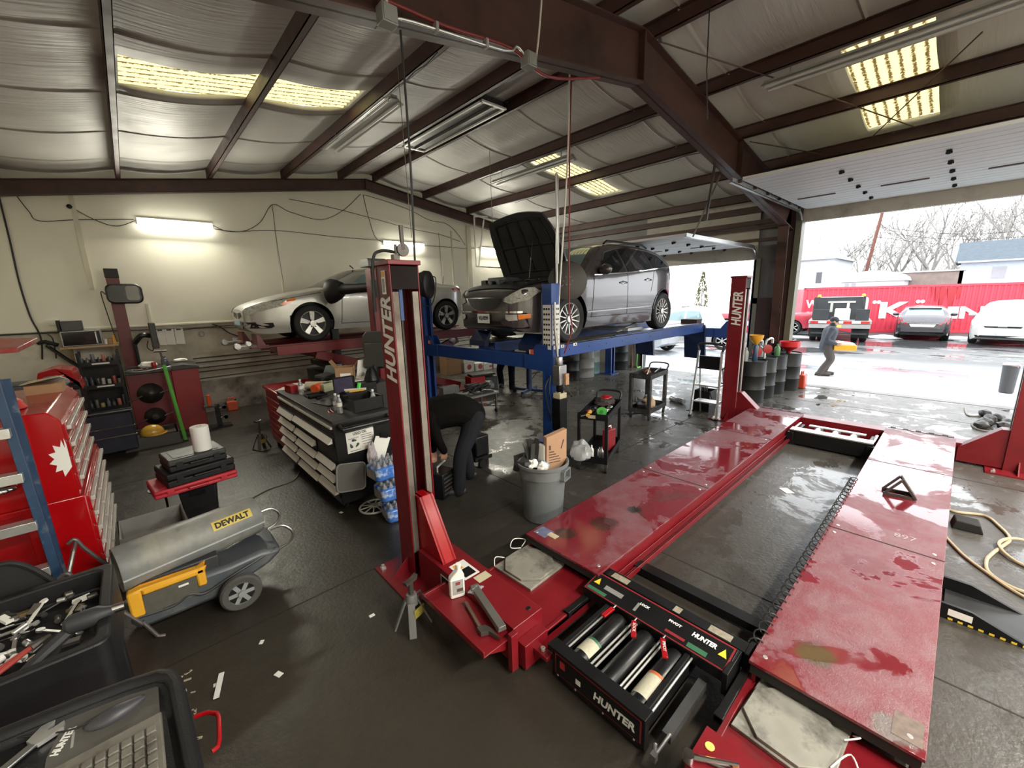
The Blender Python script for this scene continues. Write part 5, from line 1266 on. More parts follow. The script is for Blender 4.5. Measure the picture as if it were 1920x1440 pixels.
MB().box(-.76,-.24,10.49,10.5,.2,1.5).build('back_panel',black,SH)
for z in (1.46,1.06): MB().box(-.60,-.38,10.043,10.05,z-.015,z+.01).build('label_strip',white,SH)
random.seed(11)
bc=[(.35,.33,.28),(.03,.03,.032),(.25,.04,.03),(.05,.05,.06),(.12,.11,.10),(.3,.22,.1),(.1,.1,.12),(.35,.1,.08)]
def bottle(r,h,m,neck=True):
    b=MB(); b.lathe([(r*.9,0),(r,.01),(r,h*.62),(r*.85,h*.72),(r*.4,h*.82),(r*.38,h),(0,h)] if neck else [(r*.95,0),(r,.005),(r,h*.95),(r*.9,h),(0,h)],n=14); return b
k=0
for z in (1.445,1.045,.645,.225):
    for i in range(7):
        x=-.72+.07*i+random.uniform(-.006,.006); y=10.12+random.uniform(0,.06); r=random.uniform(.025,.032);hh=random.uniform(.11,.22); c_=random.choice(bc)
        sh={1.445:'top',1.045:'second',.645:'third',.225:'bottom'}[z]
        single(bottle(r,hh,None,random.random()<.35),'bottle',mat('bottle %.2f %.2f'%(c_[0],c_[1]),c_,.35),'small bottle or can on the %s tray of the black shelf cart'%sh,'bottle',loc=(x,y,z),group='bottles on the %s tray of the shelf cart'%sh)
BD=thing('dark_blue_bin','dark open bin full of chrome tools in front of the black shelf cart','bin',(-.62,9.3,0),world=True)
openbox(MB(),-.82,-.22,9.05,9.5,.1,.72,.015).build('body',mat('dark navy bin',(.012,.015,.03),.4),BD,bevel=.01)
rk=MB()
for z in (.76,.5,.35): rk.tube([(-.84,9.04,z),(-.2,9.04,z)],.014); rk.tube([(-.84,9.04,z),(-.86,9.3,z)],.012)
build_sep(rk,'rail',chrome,BD)
for i in range(8):
    single(MB().tube([(0,0,0),(random.uniform(-.05,.05),.03,.25)],random.uniform(.012,.03),n=10),'chrome_tool',chrome,'chrome tool standing in the dark bin before the shelf cart','tool',loc=(-.75+.065*i,9.25,.125),group='chrome tools in the dark bin')
GP=thing('drain_pan','long grey metal pan on the floor before the balancer with the yellow hard hat','pan',(-.03,9.6,0),world=True)
openbox(MB(),-.4,.34,9.25,10.0,.0,.20,.012).build('pan',mat('grey galvanised pan',(.10,.10,.09),.5,metal=.3),GP,bevel=.005); MB().box(-.3,.3,9.35,9.9,.18,.2).build('grate',steeldk,GP)
HH=thing('hard_hat','yellow hard hat resting on the grey pan by the balancer','helmet',(-.02,9.4,.205))
hm=MB(); hm.ell((0,0,.02),(.17,.14,.15),20,12); hm.v=[Vector((v.x,v.y,max(v.z,0))) for v in hm.v]; hm.build('shell',mat('yellow helmet',(.62,.36,.05),.2,coat=.5),HH); MB().lathe([(.13,0),(.18,0),(.18,.008),(.13,.012)],(.03,0,0),n=24).build('brim',mat('yellow helmet',(.62,.36,.05),.2),HH)
t=thing('green_pole','bright green long handled tool leaning on the balancer front','pole',(.39,9.3,0),world=True)
MB().tube([(.40,9.25,0.02),(.33,9.75,1.35)],.03,n=10).build('shaft',mat('bright green tube',(.10,.42,.06),.35),t); MB().tube([(.33,9.75,1.35),(.315,9.82,1.60)],.016).tube([(.22,9.82,1.60),(.41,9.82,1.60)],.016).build('t_handle',steeldk,t); MB().box(.36,.44,9.2,9.3,0,.03).build('foot',black,t)
t=thing('pipe_stand','dark post stand with clamp wheels on the floor right of the balancer','stand',(1.0,9.9,0),world=True)
MB().box(.97,1.05,9.86,9.94,0,.45).build('post',black,t); MB().box(.80,1.0,9.8,10.0,.42,.45).build('platform',dkgrey,t); MB().box(.85,1.2,9.75,10.05,0,.02).build('base',black,t)
for z in (.18,.38): MB().lathe([(.05,-.01),(.05,.01),(.035,.01),(.035,-.01)],(1.12,9.84,z),(0,1,0),n=16).tube([(1.03,9.86,z),(1.17,9.84,z)],.012).build('clamp_ring',steeldk,t)
MB().tube([(.9,9.9,.45),(.9,9.9,.66)],.035).build('cartridge',orange,t)
OJ=thing('fuel_can','small orange fuel can on the floor against the far wall','can',(1.43,11.2,0))
MB().box(-.1,.1,-.06,.06,0,.22).build('body',mat('orange red plastic',(.6,.09,.03),.45),OJ,bevel=.02); MB().tube([(-.06,0,.22),(-.06,0,.30),(.05,0,.30),(.08,0,.22)],.014).build('handle',mat('orange red plastic',(.6,.09,.03),.45),OJ); MB().lathe([(.025,.22),(.025,.25)],(.08,0,0),n=10).build('lid',black,OJ)
# wall shelf with microwave
WS=thing('wall_shelf','wooden shelf on the far wall carrying the microwave','shelf',(-.55,11.2,1.68),world=True)
MB().box(-1.0,-.23,10.9,11.44,1.68,1.72).build('board',wood,WS,bevel=.003)
for x in (-.9,-.3): MB().prism([(11.44,1.68),(11.44,1.35),(11.40,1.35),(11.0,1.66),(11.0,1.68)],'x',x-.015,x+.015).build('bracket',wood,WS)
MW=thing('microwave','dark microwave with silver frame on the wooden wall shelf','microwave',(-.69,11.1,1.722),world=True)
MB().box(-.96,-.44,10.95,11.38,1.725,2.0).build('case',mat('silver trim',(.5,.5,.5),.35,metal=.5),MW,bevel=.01); MB().box(-.945,-.50,10.942,10.95,1.74,1.985).build('door',screen,MW); MB().box(-.495,-.45,10.942,10.95,1.74,1.985).build('keypad',black,MW); MB().box(-.515,-.505,10.93,10.942,1.76,1.97).build('handle',alum,MW)
BX=thing('radio','grey box shaped radio on top of the microwave','radio',(-.80,11.1,2.0),world=True)
MB().box(-.93,-.66,10.97,11.25,2.003,2.18).build('body',mat('dark grey radio',(.08,.08,.08),.5),BX,bevel=.01); MB().box(-.98,-.94,10.97,11.2,1.99,2.2).build('speaker',black,BX)
for i,(x,c_,lb) in enumerate(((-.40,whitepl,'white mug on the wall shelf beside the microwave'),(-.335,card,'brown packet on the wall shelf beside the microwave'),(-.27,yellow,'yellow packet on the wall shelf by the red column'))):
    single(MB().lathe([(.028,0),(.032,.1),(.028,.1)],n=14) if i==0 else MB().box(-.028,.028,-.04,.04,0,.1 if i==1 else .16),'mug' if i==0 else 'packet',c_,lb,'mug' if i==0 else 'packet',loc=(x,11.05,1.722))
for i,(x,dx,lb) in enumerate(((.43,.03,'leftmost sheet of paper pinned to the far wall by the balancer'),(.58,0,'middle sheet of paper pinned to the far wall by the balancer'),(.74,-.01,'rightmost sheet of paper pinned to the far wall by the balancer'))):
    t=thing('paper_sheet',lb,'paper',(x,11.42,1.57),group='papers pinned to the far wall',world=True)
    MB().slab([(x-.07+dx,11.425,1.60),(x-.07,11.425,1.93),(x+.075,11.425,1.93),(x+.075,11.425,1.58)],.004).build('sheet',paper,t); MB().box(x-.04,x+.04,11.416,11.421,1.89,1.92).build('heading',black,t)
single(MB().tube([(1.13+.055*math.cos(a)*(1-.02*a),11.42,1.78+.06*math.sin(a)) for a in [i*.4 for i in range(40)]],.008),'wire_coil',mat('zinc wire',(.35,.36,.36),.4,metal=.6),'coil of thin wire hung on the far wall right of the papers','wire')
# small things lying on the balancer
for i,(x,y,b,m_,lb,nm) in enumerate(((.12,10.3,blob((0,0,.06),(.13,.1,.07),2),whitepl,'crumpled white cloth on the balancer weight tray','cloth'),(.20,10.15,bottle(.035,.12,None,False),redbright,'red can on the balancer weight tray','can'),(.38,10.5,bottle(.06,.18,None,True),mat('smoky jar',(.1,.11,.15),.2),'smoky grey jar on the balancer weight tray','jar'),(.62,10.6,blob((0,0,.03),(.12,.08,.035),6),paper,'crumpled paper on the right side of the balancer','paper'))):
    single(b,nm,m_,lb,nm,loc=(x,y,1.265 if i<3 else 1.30))
for i in range(6):
    single(MB().tube([(0,0,.012),(.1,.05,.012)],.012,n=8),'small_tool',chrome,'small chrome tool on the front of the balancer weight tray','tool',loc=(-.18+.07*i,10.08,1.262),rz=i,group='chrome tools on the balancer tray')
# cream tubs on the floor between cabinet and shelf
for i,(x,y) in enumerate(((-.05,7.0),(.0,7.25))):
    single(MB().lathe([(.13,0),(.14,.012),(.02,.02)],n=22),'hubcap',whitepl,['pale oval hubcap flat on the floor beside the red chest','pale oval hubcap with a red edge behind the first one'][i],'hubcap',loc=(x,y,0))
# ================================================================== CENTRE OF THE SHOP
TB=thing('tool_cart','long black roller tool cart with pale drawer fronts behind the near red lift post','tool cart',(1.75,5.6,0),world=True)
x0,x1,y0,y1=1.44,2.12,4.48,6.75
MB().box(x0,x1,y0,y1,.14,1.09).build('cabinet',black,TB,bevel=.008)
MB().box(x0-.01,x1+.01,y0-.01,y1+.01,1.09,1.13).build('work_top',mat('black rubber top',(.02,.02,.02),.5,var=.3),TB,bevel=.004)
fr_=mat('brushed pale drawer front',(.80,.785,.73),.4,metal=.1,var=.06,scale=14)
def drawer(ya,yb,za,zb):
    d=MB(); d.box(x0-.012,x0,ya,yb,za,zb); do=d.build('drawer',black,TB,bevel=.002)
    za+=(zb-za)*.30
    p=MB(); p.add([(x0-.060,ya+.012,za+.008),(x0-.014,ya+.012,zb-.008),(x0-.014,yb-.012,zb-.008),(x0-.060,yb-.012,za+.008),(x0-.012,ya+.012,za+.012),(x0-.012,ya+.012,zb-.012),(x0-.012,yb-.012,zb-.012),(x0-.012,yb-.012,za+.012)],[(0,1,2,3),(7,6,5,4),(0,4,5,1),(1,5,6,2),(2,6,7,3),(3,7,4,0)]); p.build('drawer_pull',fr_,do)
ym1,ym2=5.10,5.95
zs=[.19,.34,.49,.64,.79,.94,1.07]
for k in range(5): drawer(ym2+.03,y1-.03,zs[k]+.005,zs[k+1]-.03)
for k in range(4): drawer(ym1+.03,ym2-.02,zs[k]+.005,zs[k+1]-.03)
for k in range(3): drawer(y0+.03,ym1-.0,zs[k]+.03,zs[k+1]-.0)
drawer(y0+.04,ym2-.02,.82,.93)
MB().box(x0-.02,x0,y0+.04,ym2-.02,1.03,1.055).build('lid_strip',fr_,TB); MB().box(x0-.02,x0,ym2+.03,y1-.03,1.03,1.055).build('lid_strip',fr_,TB)
hb=MB(); hb.tube([(1.5,y0,1.07),(1.5,y0-.10,1.04),(2.06,y0-.10,1.04),(2.06,y0,1.07)],.028,n=12); hb.build('push_handle',mat('black tube handle',(.02,.02,.02),.25),TB)
for x in (x0+.1,x1-.1):
    for y in (y0+.2,y1-.2):
        c=MB(); c.lathe([(.05,-.025),(.065,-.02),(.065,.02),(.05,.025)],(x,y,.065),(1,0,0),n=20); co=c.build('caster',rubber,TB); MB().box(x-.04,x+.04,y-.05,y+.05,.11,.14).build('caster_plate',steel,co); MB().lathe([(.03,-.03),(.03,.03)],(x,y,.065),(1,0,0),n=14).build('caster_hub',steeldk,co)
sg=MB(); MS=frame((1.72,y0-.003,.845),(1,.0,.02),(0,0,1)); sg.prism([(-.16,-.12),(.16,-.12),(.16,.125),(-.16,.125)],'z',0,.003,0,MS)
SG=thing('used_oil_sign','white used oil sign with dark recycling arrows on the end of the tool cart','sign',(1.72,y0-.003,.70),world=True); so=sg.build('panel',paper,SG)
text('USED OIL',.05,MS@Matrix.Translation((0,.095,.0035)),black,SG,bold=.001,fit=(.16,.032))
text('TRANSPORT',.02,MS@Matrix.Translation((-.08,.045,.0035)),black,SG,fit=(.12,.014))
text('804',.02,MS@Matrix.Translation((.07,.045,.0035)),black,SG,fit=(.1,.014)) if 0 else None
a3=MB()
for q in range(3):
    a=2*PI*q/3+PI/2; 
    a3.prism([(-.078+.05*math.cos(a+t)*r,-.02+.05*math.sin(a+t)*r) for t,r in ((-.75,1),(-.2,1.05),(.25,1.2),(.62,.95),(.3,.5),(-.1,.62),(-.6,.62))],'z',.003,.005,0,MS)
a3.build('recycling_arrows',mat('dark green ink',(.02,.07,.06),.6),SG,flat=True)
pr=MB()
for q,(xx,yy,w) in enumerate(((.07,.06,.13),(.07,.035,.12),(.07,.01,.12),(.07,-.02,.12),(.07,-.05,.1),(-.07,-.1,.12))): pr.prism([(xx-w/2,yy-.004),(xx+w/2,yy-.004),(xx+w/2,yy+.004),(xx-w/2,yy+.004)],'z',.003,.004,0,MS)
pr.build('small_print',mat('grey print',(.2,.2,.2),.8),SG)
CB=thing('clipboard','papers on a black clipboard hung beside the used oil sign','clipboard',(1.92,4.42,.55),world=True)
MC=frame((1.92,4.43,.72),(1,0,-.35),(.3,-.1,1)); MB().prism([(-.11,-.17),(.11,-.17),(.11,.17),(-.11,.17)],'z',0,.005,0,MC).build('board',black,CB); MB().prism([(-.095,-.16),(.09,-.16),(.09,.13),(-.095,.13)],'z',.005,.009,0,MC).build('paper',paper,CB); MB().prism([(-.05,.12),(.05,.12),(.05,.17),(-.05,.17)],'z',.006,.02,0,MC).build('clip',black,CB)
single(blob((1.80,4.40,.66),(.05,.03,.17),2,.5),'printed_carrier',mat('printed plastic wrap',(.4,.36,.38),.35,var=.7,scale=40),'crumpled printed plastic wrap hung by the clipboard','plastic wrap')
SLd=thing('bin_lid','grey rounded square plastic lid leaning on the near end of the tool cart','lid',(1.52,4.40,.27),world=True)
ML=frame((1.52,4.36,.50),(1,.0,-.18),(.12,.22,1)); l=MB(); pts=rr(-.165,.165,-.155,.155,.05); l.prism(pts,'z',0,.02,0,ML); lo=l.build('plate',mat('scuffed grey brown lid',(.06,.053,.046),.5,var=.25),SLd,bevel=.006)
l=MB(); l.tube([ML@Vector((x*.96,y*.96,.024)) for x,y in pts+pts[:1]],.008); l.build('rim',mat('grey rim',(.17,.165,.155),.45),lo)
N0=set(COL.objects)
Ztop=1.001
def wbottle(x,y,lb):
    t=thing('water_bottle',lb,'bottle',(x,y,Ztop)); b=MB(); b.lathe([(.0,0),(.028,0),(.032,.008),(.032,.06),(.029,.068),(.032,.076),(.032,.13),(.024,.165),(.013,.185),(.013,.2)],n=20); b.build('body',clear,t); MB().lathe([(.0145,.195),(.0145,.215),(0,.216)],n=14).build('cap',whitepl,t); MB().lathe([(.0325,.08),(.0325,.125)],n=20).build('label',paper,t); return t
wbottle(1.62,6.2,'clear water bottle near the far corner of the black tool cart beside orange jar'); wbottle(1.63,4.88,'clear water bottle standing behind the nearest bottle on the black tool cart'); wbottle(1.63,4.77,'clear water bottle nearest to the end of the black tool cart'); wbottle(2.03,4.75,'clear water bottle beside the red lift post on the black cart')
OJ2=thing('orange_jar','orange plastic jar lying on its side on the black tool cart','jar',(1.80,6.15,Ztop+.06)); MB().lathe([(.0,0),(.055,0),(.06,.01),(.06,.12),(.05,.13)],(-.0,.0,0),(.75,.6,.05),n=22).build('body',orange,OJ2); MB().lathe([(.062,-.03),(.062,0),(0,-.03)],(0,0,0),(.75,.6,.05),n=22).build('lid',orange,OJ2)
t=thing('red_white_carton','small red and white carton on the far corner of the tool cart','carton',(1.62,6.5,Ztop),rz=.2); MB().box(-.10,.10,-.09,.09,0,.10).build('carton',paper,t,bevel=.003); MB().box(-.103,.0,-.093,.093,.003,.103).build('red_side',redbright,t)
single(MB().lathe([(.02,0),(.055,0),(.055,.30),(.02,.30)],(0,0,.06),(.7,-.7,0),n=24),'paper_roll',mat('cream paper',(.62,.58,.42),.8),'cream roll of paper lying across the black tool cart','paper roll',loc=(1.78,6.5,Ztop))
t=thing('glove_box','pale green carton lying open on the black tool cart','carton',(1.98,6.2,Ztop),rz=.4); MB().box(-.14,.14,-.09,.09,0,.11).build('carton',mat('pale green carton',(.42,.44,.28),.7),t,bevel=.003); MB().box(-.06,.06,-.03,.03,.11,.114).build('slot',black,t)
t=thing('tablet','black tablet computer lying flat on the middle of the tool cart','tablet',(1.72,5.38,Ztop),rz=R_(12)); MB().box(-.13,.13,-.19,.19,0,.012).build('case',black,t,bevel=.004); MB().box(-.115,.115,-.175,.175,.012,.014).build('screen',screen,t)
t=thing('scan_tool','diagnostic tablet standing up with dark blue screen on the tool cart','tablet',(1.95,5.45,Ztop),world=True); MX=frame((1.95,5.45,1.16),(.75,-.55,.1),(.1,.3,1)); MB().prism(rr(-.14,.14,-.14,.14,.02),'z',-.03,0,0,MX).build('case',black,t); MB().prism(rr(-.12,.12,-.12,.12,.01),'z',0,.003,0,MX).build('screen',mat('dim blue screen',(.05,.045,.10),.15,var=.6,scale=8),t); MB().prism([(-.03,-.02),(.03,-.02),(.03,.0),(-.03,.0)],'z',-.12,-.03,0,MX).build('stand',black,t)
t=thing('black_tool_bag','open black box with tools on the near right of the tool cart','tool box',(1.88,4.85,Ztop),world=True); openbox(MB(),1.74,2.10,4.62,5.02,Ztop,1.15,.012).build('box',black,t,bevel=.006)
t2=thing('black_cloth','bunched black cloth beside the bottles on the tool cart','cloth',(1.80,5.08,Ztop),world=True); blob((1.80,5.08,1.08),(.09,.08,.08),4,.4).build('cloth',hoodie,t2)
t=thing('paint_marker_tag','bright green tag sticking up from the clutter on the tool cart','tag',(2.0,5.15,Ztop+.1),world=True); MB().cbox((2.02,5.12,1.21),(.05,.02,.075),.6,ry=.4).build('tag',mat('bright green tag',(.08,.6,.08),.5),t); MB().tube([(2.0,5.15,1.02),(2.02,5.13,1.17)],.01).build('stem',black,t)
for i,(xa,ya,xb,yb,m_,lb) in enumerate(((1.86,5.2,2.08,5.05,whitepl,'long white tool handle on the tool cart'),(1.84,5.12,2.06,5.0,mat('cream handle',(.6,.52,.3),.5),'cream tool handle on the tool cart'),(1.86,5.04,2.02,4.98,yellow,'yellow tool handle on the tool cart'))):
    single(MB().tube([(xa,ya,1.17),(xb,yb,1.175)],.011,n=8),'hand_tool',m_,lb+', right of the blue screen','tool')
t=thing('red_pliers','red handled pliers lying near the front edge of the tool cart','pliers',(1.56,4.95,Ztop),world=True); MB().tube([(1.53,4.82,1.01),(1.55,4.92,1.01),(1.6,5.0,1.01)],.008,smooth_pts=4).tube([(1.57,4.81,1.01),(1.58,4.92,1.01),(1.6,5.0,1.01)],.008,smooth_pts=4).build('handle',redbright,t); MB().tube([(1.6,5.0,1.01),(1.63,5.06,1.01)],[.014,.006]).build('jaw',steeldk,t)
t=thing('screwdriver','long screwdriver lying along the tool cart behind the tablet','screwdriver',(1.8,5.8,Ztop),world=True); MB().tube([(1.72,5.72,1.012),(1.95,5.85,1.012)],.006).build('shaft',chrome,t); MB().tube([(1.66,5.69,1.014),(1.73,5.725,1.014)],.014).build('handle',black,t)
t=thing('black_tray','shallow black tray with parts on the tool cart by the orange jar','tray',(1.72,5.9,Ztop),world=True); openbox(MB(),1.6,1.85,5.82,6.02,Ztop,1.035,.01).build('tray',black,t)
for o_ in set(COL.objects)-N0:
    if o_.parent is None: o_.location.z+=.13
# second machine behind: raised shelf with carton and monitor
AC=thing('aligner_cabinet','dark aligner cabinet with grey backed monitor facing away behind the tool cart','cabinet',(2.5,6.6,0),world=True)
MB().box(2.2,2.95,6.2,6.9,.05,1.12).build('cabinet',mat('dark cabinet',(.03,.028,.027),.5),AC,bevel=.01)
MB().box(2.1,2.75,6.1,6.9,1.16,1.20).build('top_shelf',black,AC,bevel=.01); MB().box(2.2,2.25,6.14,6.8,.9,1.16).build('red_edge',red,AC)
mm=MB(); mm.prism([(-.30,-.3),(.30,-.3),(.30,.22),(.22,.3),(-.22,.3),(-.30,.22)],'z',-.03,.03,0,frame((2.9,6.3,1.62),(.55,-.8,0),(0,0,1))); mm.prism([(-.24,-.26),(.24,-.26),(.2,.12),(-.2,.12)],'z',.03,.14,0,frame((2.9,6.3,1.62),(.55,-.8,0),(0,0,1))); mm.build('monitor',mat('dark grey monitor back',(.05,.055,.05),.5),AC,bevel=.012)
MB().tube([(2.75,6.3,1.2),(2.78,6.3,1.35),(2.85,6.3,1.5)],.06).build('monitor_stand',black,AC)
MB().box(2.35,2.6,5.9,6.05,.75,1.2).lathe([(.10,1.14),(.12,1.2),(.08,1.32),(.04,1.4)],(2.62,6.1,0),n=16).build('side_holder',black,AC,bevel=.006)
BX=thing('cardboard_box','open brown cardboard box with white label on the shelf behind tool cart','box',(2.32,6.36,1.2),rz=R_(-28))
openbox(MB(),-.13,.13,-.12,.12,0,.22,.006).build('carton',card,BX)
MB().slab([(-.13,-.12,.22),(-.2,-.12,.32),(-.2,.12,.32),(-.13,.12,.22)],.005).slab([(.13,-.12,.22),(.18,-.12,.28),(.18,.12,.28),(.13,.12,.22)],.005).build('flap',card,BX)
MB().box(-.06,.09,-.124,-.12,.07,.13).build('label',paper,BX)
for i,(c,m_,lb) in enumerate((((2.45,6.2,1.202),paper,'large white sheet of paper under the brown cardboard box'),((2.62,6.55,1.21),paper,'white sheet of paper sticking up behind the brown cardboard box'))):
    s=MB()
    if i==0: s.grid(lambda u,v:(2.12+.6*u,6.12+.4*v,1.203+.06*max(0,u-.7)*3*(u-.7)+.0),10,4)
    else: s.grid(lambda u,v:(2.52+.22*u+.05*v,6.45+.1*u,1.22+.26*v-.03*u),4,4)
    o=single(s,'paper_sheet',m_,lb,'paper'); md=o.modifiers.new('t','SOLIDIFY'); md.thickness=.003
t=thing('glass_sheet','pale grey glass panel leaning beside the red tool trolley','panel',(2.2,7.0,.95),world=True); MB().slab([(2.05,6.9,.98),(2.4,6.9,.98),(2.55,7.1,1.36),(2.28,7.1,1.36)],.012).build('panel',mat('pale grey panel',(.16,.19,.185),.3),t)
t=thing('binder','dark grey binder lying on the shelf left of the brown cardboard box','binder',(2.2,6.7,1.2),world=True); MB().cbox((2.15,6.78,1.25),(.16,.3,.04),-.9,ry=.15).build('binder',mat('dark grey binder',(.06,.065,.07),.4),t,bevel=.006)
RT=thing('tool_trolley','red tool trolley with louvred side behind the black tool cart','tool trolley',(1.85,7.4,0),world=True)
MB().box(1.5,2.15,6.95,7.85,.12,1.0).build('cabinet',red,RT,bevel=.008); MB().box(1.47,2.2,6.9,7.9,1.0,1.05).build('lid',redbright,RT,bevel=.012)
for k in range(7): MB().box(1.485,1.5,7.0,7.8,.2+.1*k,.27+.1*k).build('drawer',mat('red drawer',(.28,.015,.022),.35),RT,bevel=.003)
for x in (1.56,2.1):
    for y in (7.05,7.75): MB().lathe([(.05,-.02),(.06,0),(.05,.02)],(x,y,.06),(1,0,0),n=14).build('caster',black,RT)
for i in range(3):
    o=single(MB().grid(lambda u,v:(1.5+.36*u+.06*i,6.98+.22*v+.05*i,1.055+.006*i+.015*math.sin(3*u)),6,3),'loose_paper',paper,'loose sheet of white paper on the red tool trolley','paper',group='papers on the red trolley'); md=o.modifiers.new('t','SOLIDIFY'); md.thickness=.002
# bottled water packs
for k,(z,lb) in enumerate(((.004,'lowest of the three shrink wrapped bottle packs by the lift post'),(.235,'middle one of the three shrink wrapped bottle packs by the lift post'),(.466,'topmost of the three shrink wrapped bottle packs by the lift post'))):
    t=thing('water_pack',lb,'water pack',(1.93-.03*k,4.05+.07*k,z),rz=R_(-10+6*k),group='shrink wrapped water bottle packs')
    w=MB(); pts=rr(-.19,.19,-.14,.14,.05)
    w.prism(pts,'z',0,.15); w.build('wrap',bluewrap,t,bevel=.02)
    c=MB()
    for i in range(5):
        for j in range(3): c.lathe([(.03,.13),(.03,.155),(.013,.19),(.013,.21),(0,.21)],(-.14+.07*i,-.09+.09*j,0),n=10)
    build_sep(c,'bottle_top',clear,t)
    MB().grid(lambda u,v:(-.192,-.1+.2*u,.02+.10*v),2,2).build('printed_panel',mat('pale print',(.55,.6,.66),.3,var=.4,scale=30),t)
HC=thing('hubcap','pale spoked wheel cover leaning under the tool cart near its caster','wheel cover',(1.78,4.42,.0),rz=.4)
h=MB(); h.tube([(.17*math.cos(a),.17*math.sin(a),.02) for a in [2*PI*i/30 for i in range(31)]],.012)
for q in range(10):
    a=2*PI*q/10; h.tube([(.04*math.cos(a),.04*math.sin(a),.035),(.165*math.cos(a),.165*math.sin(a),.02)],.008)
h.lathe([(.05,.02),(.045,.045),(0,.05)],n=16); h.build('cover',mat('pale silver plastic',(.5,.49,.46),.4),HC)
# trash can
GB=thing('trash_can','round grey plastic trash can heaped with rubbish beside the red runway','trash can',(3.06,2.90,0))
b=MB(); b.lathe([(.205,0),(.215,.01),(.25,.5),(.252,.505),(.262,.51),(.268,.62),(.285,.625),(.287,.655),(.275,.66),(.262,.65),(.258,.62),(.20,.03),(0,.03)],n=40); b.build('body',mat('grey trash can',(.15,.165,.17),.5,var=.12,dirt=(.1,.1,.1),dscale=3),GB)
for a in (R_(-75),R_(105)):
    c,s=math.cos(a),math.sin(a); M=frame((.268*c,.268*s,.55),(-s,c,0),(0,0,1)); h=MB()
    h.prism([(-.075,.05),(.075,.05),(.06,.065),(-.06,.065)],'z',-.01,.035,0,M); h.prism([(-.075,-.06),(-.062,-.06),(-.062,.05),(-.075,.05)],'z',-.015,.03,0,M); h.prism([(.062,-.06),(.075,-.06),(.075,.05),(.062,.05)],'z',-.015,.03,0,M); h.prism([(-.075,-.06),(.075,-.06),(.075,-.048),(-.075,-.048)],'z',-.01,.035,0,M); h.build('handle',mat('grey trash can',(.15,.165,.17),.5),GB)
OF=thing('cardboard_carton','flat brown carton with black print standing in the trash can','carton',(3.12,2.86,.45),world=True)
MK=frame((3.17,2.82,.73),(.93,-.3,.0),(0.03,-.02,1)); k=MB(); k.prism([(-.12,-.28),(.13,-.28),(.13,.26),(-.12,.20)],'z',-.035,.035,0,MK); ko=k.build('carton',mat('brown carton',(.42,.25,.15),.8,var=.08),OF,bevel=.004)
nq=MK.to_3x3()@Vector((0,0,1)); sg_=-1 if nq.y>0 else 1
k=MB(); zz=sg_*.0365
for xx,yy,w,h_ in ((.06,.10,.012,.10),(-.08,.08,.02,.05),(-.05,.0,.09,.012),(-.03,-.03,.12,.01),(-.02,-.06,.14,.008),(-.02,-.09,.14,.008),(-.06,.03,.06,.012)): k.prism([(xx-w/2,yy-h_/2),(xx+w/2,yy-h_/2),(xx+w/2+ (.03 if h_>.09 else 0),yy+h_/2),(xx-w/2+(.03 if h_>.09 else 0),yy+h_/2)],'z',min(zz,zz+sg_*.001),max(zz,zz+sg_*.001),0,MK)
k.build('print',mat('dark print',(.08,.05,.04),.8),ko)
for i,(x,y,z,m_,lb,nm) in enumerate(((2.98,3.04,.62,mat('dark plastic scrap',(.03,.03,.03),.5),'black plastic scrap in the trash can','plastic_scrap'),(2.93,2.92,.64,paper,'crumpled white paper at the left rim of the trash can','crumpled_paper'),(3.03,2.86,.62,mat('pale blue paper',(.3,.42,.5),.8),'pale blue crumpled paper in the trash can','crumpled_paper'),(2.98,2.82,.62,paper,'white paper cup rim at the front of the trash can','crumpled_paper'))):
    single(blob((0,0,0),(.16,.13,.11) if i==0 else (.06,.05,.05),i*5,.6),nm,m_,lb,nm.replace('_',' '),loc=(x,y,z))
random.seed(4)
for i in range(6):
    x=2.96+.03*random.uniform(-2,2);y=2.98+.03*random.uniform(-2,2); single(MB().beam((0,0,0),(random.uniform(-.05,.14),random.uniform(-.02,.1),.24),.06,.006),'plastic_strip',mat('dark plastic scrap',(.03,.03,.03),.5),'dark plastic strip sticking up from the trash can','plastic strip',loc=(x,y,.62),group='plastic strips in the trash can')
single(MB().box(-.02,.02,-.06,.06,0,.25),'white_carton',whitepl,'narrow white carton beside the brown carton in the trash can','carton',loc=(3.06,2.92,.58))
# ---- service carts
def scart(name,lb,loc,rz,L,W,H,m,plastic=False):
    t=thing(name,lb,'cart',loc,rz=rz)
    for z in (H-.09,.14): openbox(MB(),0,L,0,W,z,z+.09,.012).build('shelf_tray',m,t,bevel=.006)
    r=.022 if not plastic else .035
    for x in (r,L-r):
        for y in (r,W-r):
            (MB().box(x-r,x+r,y-r,y+r,.14,H-.02)).build('leg',m,t,bevel=.004 if not plastic else .012)
            c=MB(); c.lathe([(.035,-.018),(.045,-.012),(.045,.012),(.035,.018)],(x+.03*(1 if x<L/2 else -1),y,.045),(0,1,0),n=16); co=c.build('caster',rubber,t); MB().box(x-.02,x+.05 if x<L/2 else x+.02,y-.02,y+.02,.085,.14).build('caster_fork',steeldk,co)
    MB().tube([(L,.04,H-.03),(L+.10,.04,H+.08),(L+.12,W/2,H+.1),(L+.10,W-.04,H+.08),(L,W-.04,H-.03)],.016,smooth_pts=4).build('push_handle',m,t)
    return t
SC=scart('service_cart','black steel service cart with tools between trash can and runway',(4.43,3.0,0),R_(22),.92,.42,.84,black)
MB().box(-.004,0,.17,.27,.775,.82).build('label',mat('worn cream label',(.4,.36,.27),.6),SC)
SC2=scart('service_cart','grey black plastic utility cart with rods on top near the door end',(6.97,3.80,0),R_(5.7),.82,.44,.90,mat('faded black plastic',(.03,.03,.03),.5,var=.3,dirt=(.09,.09,.09),dscale=6),True)
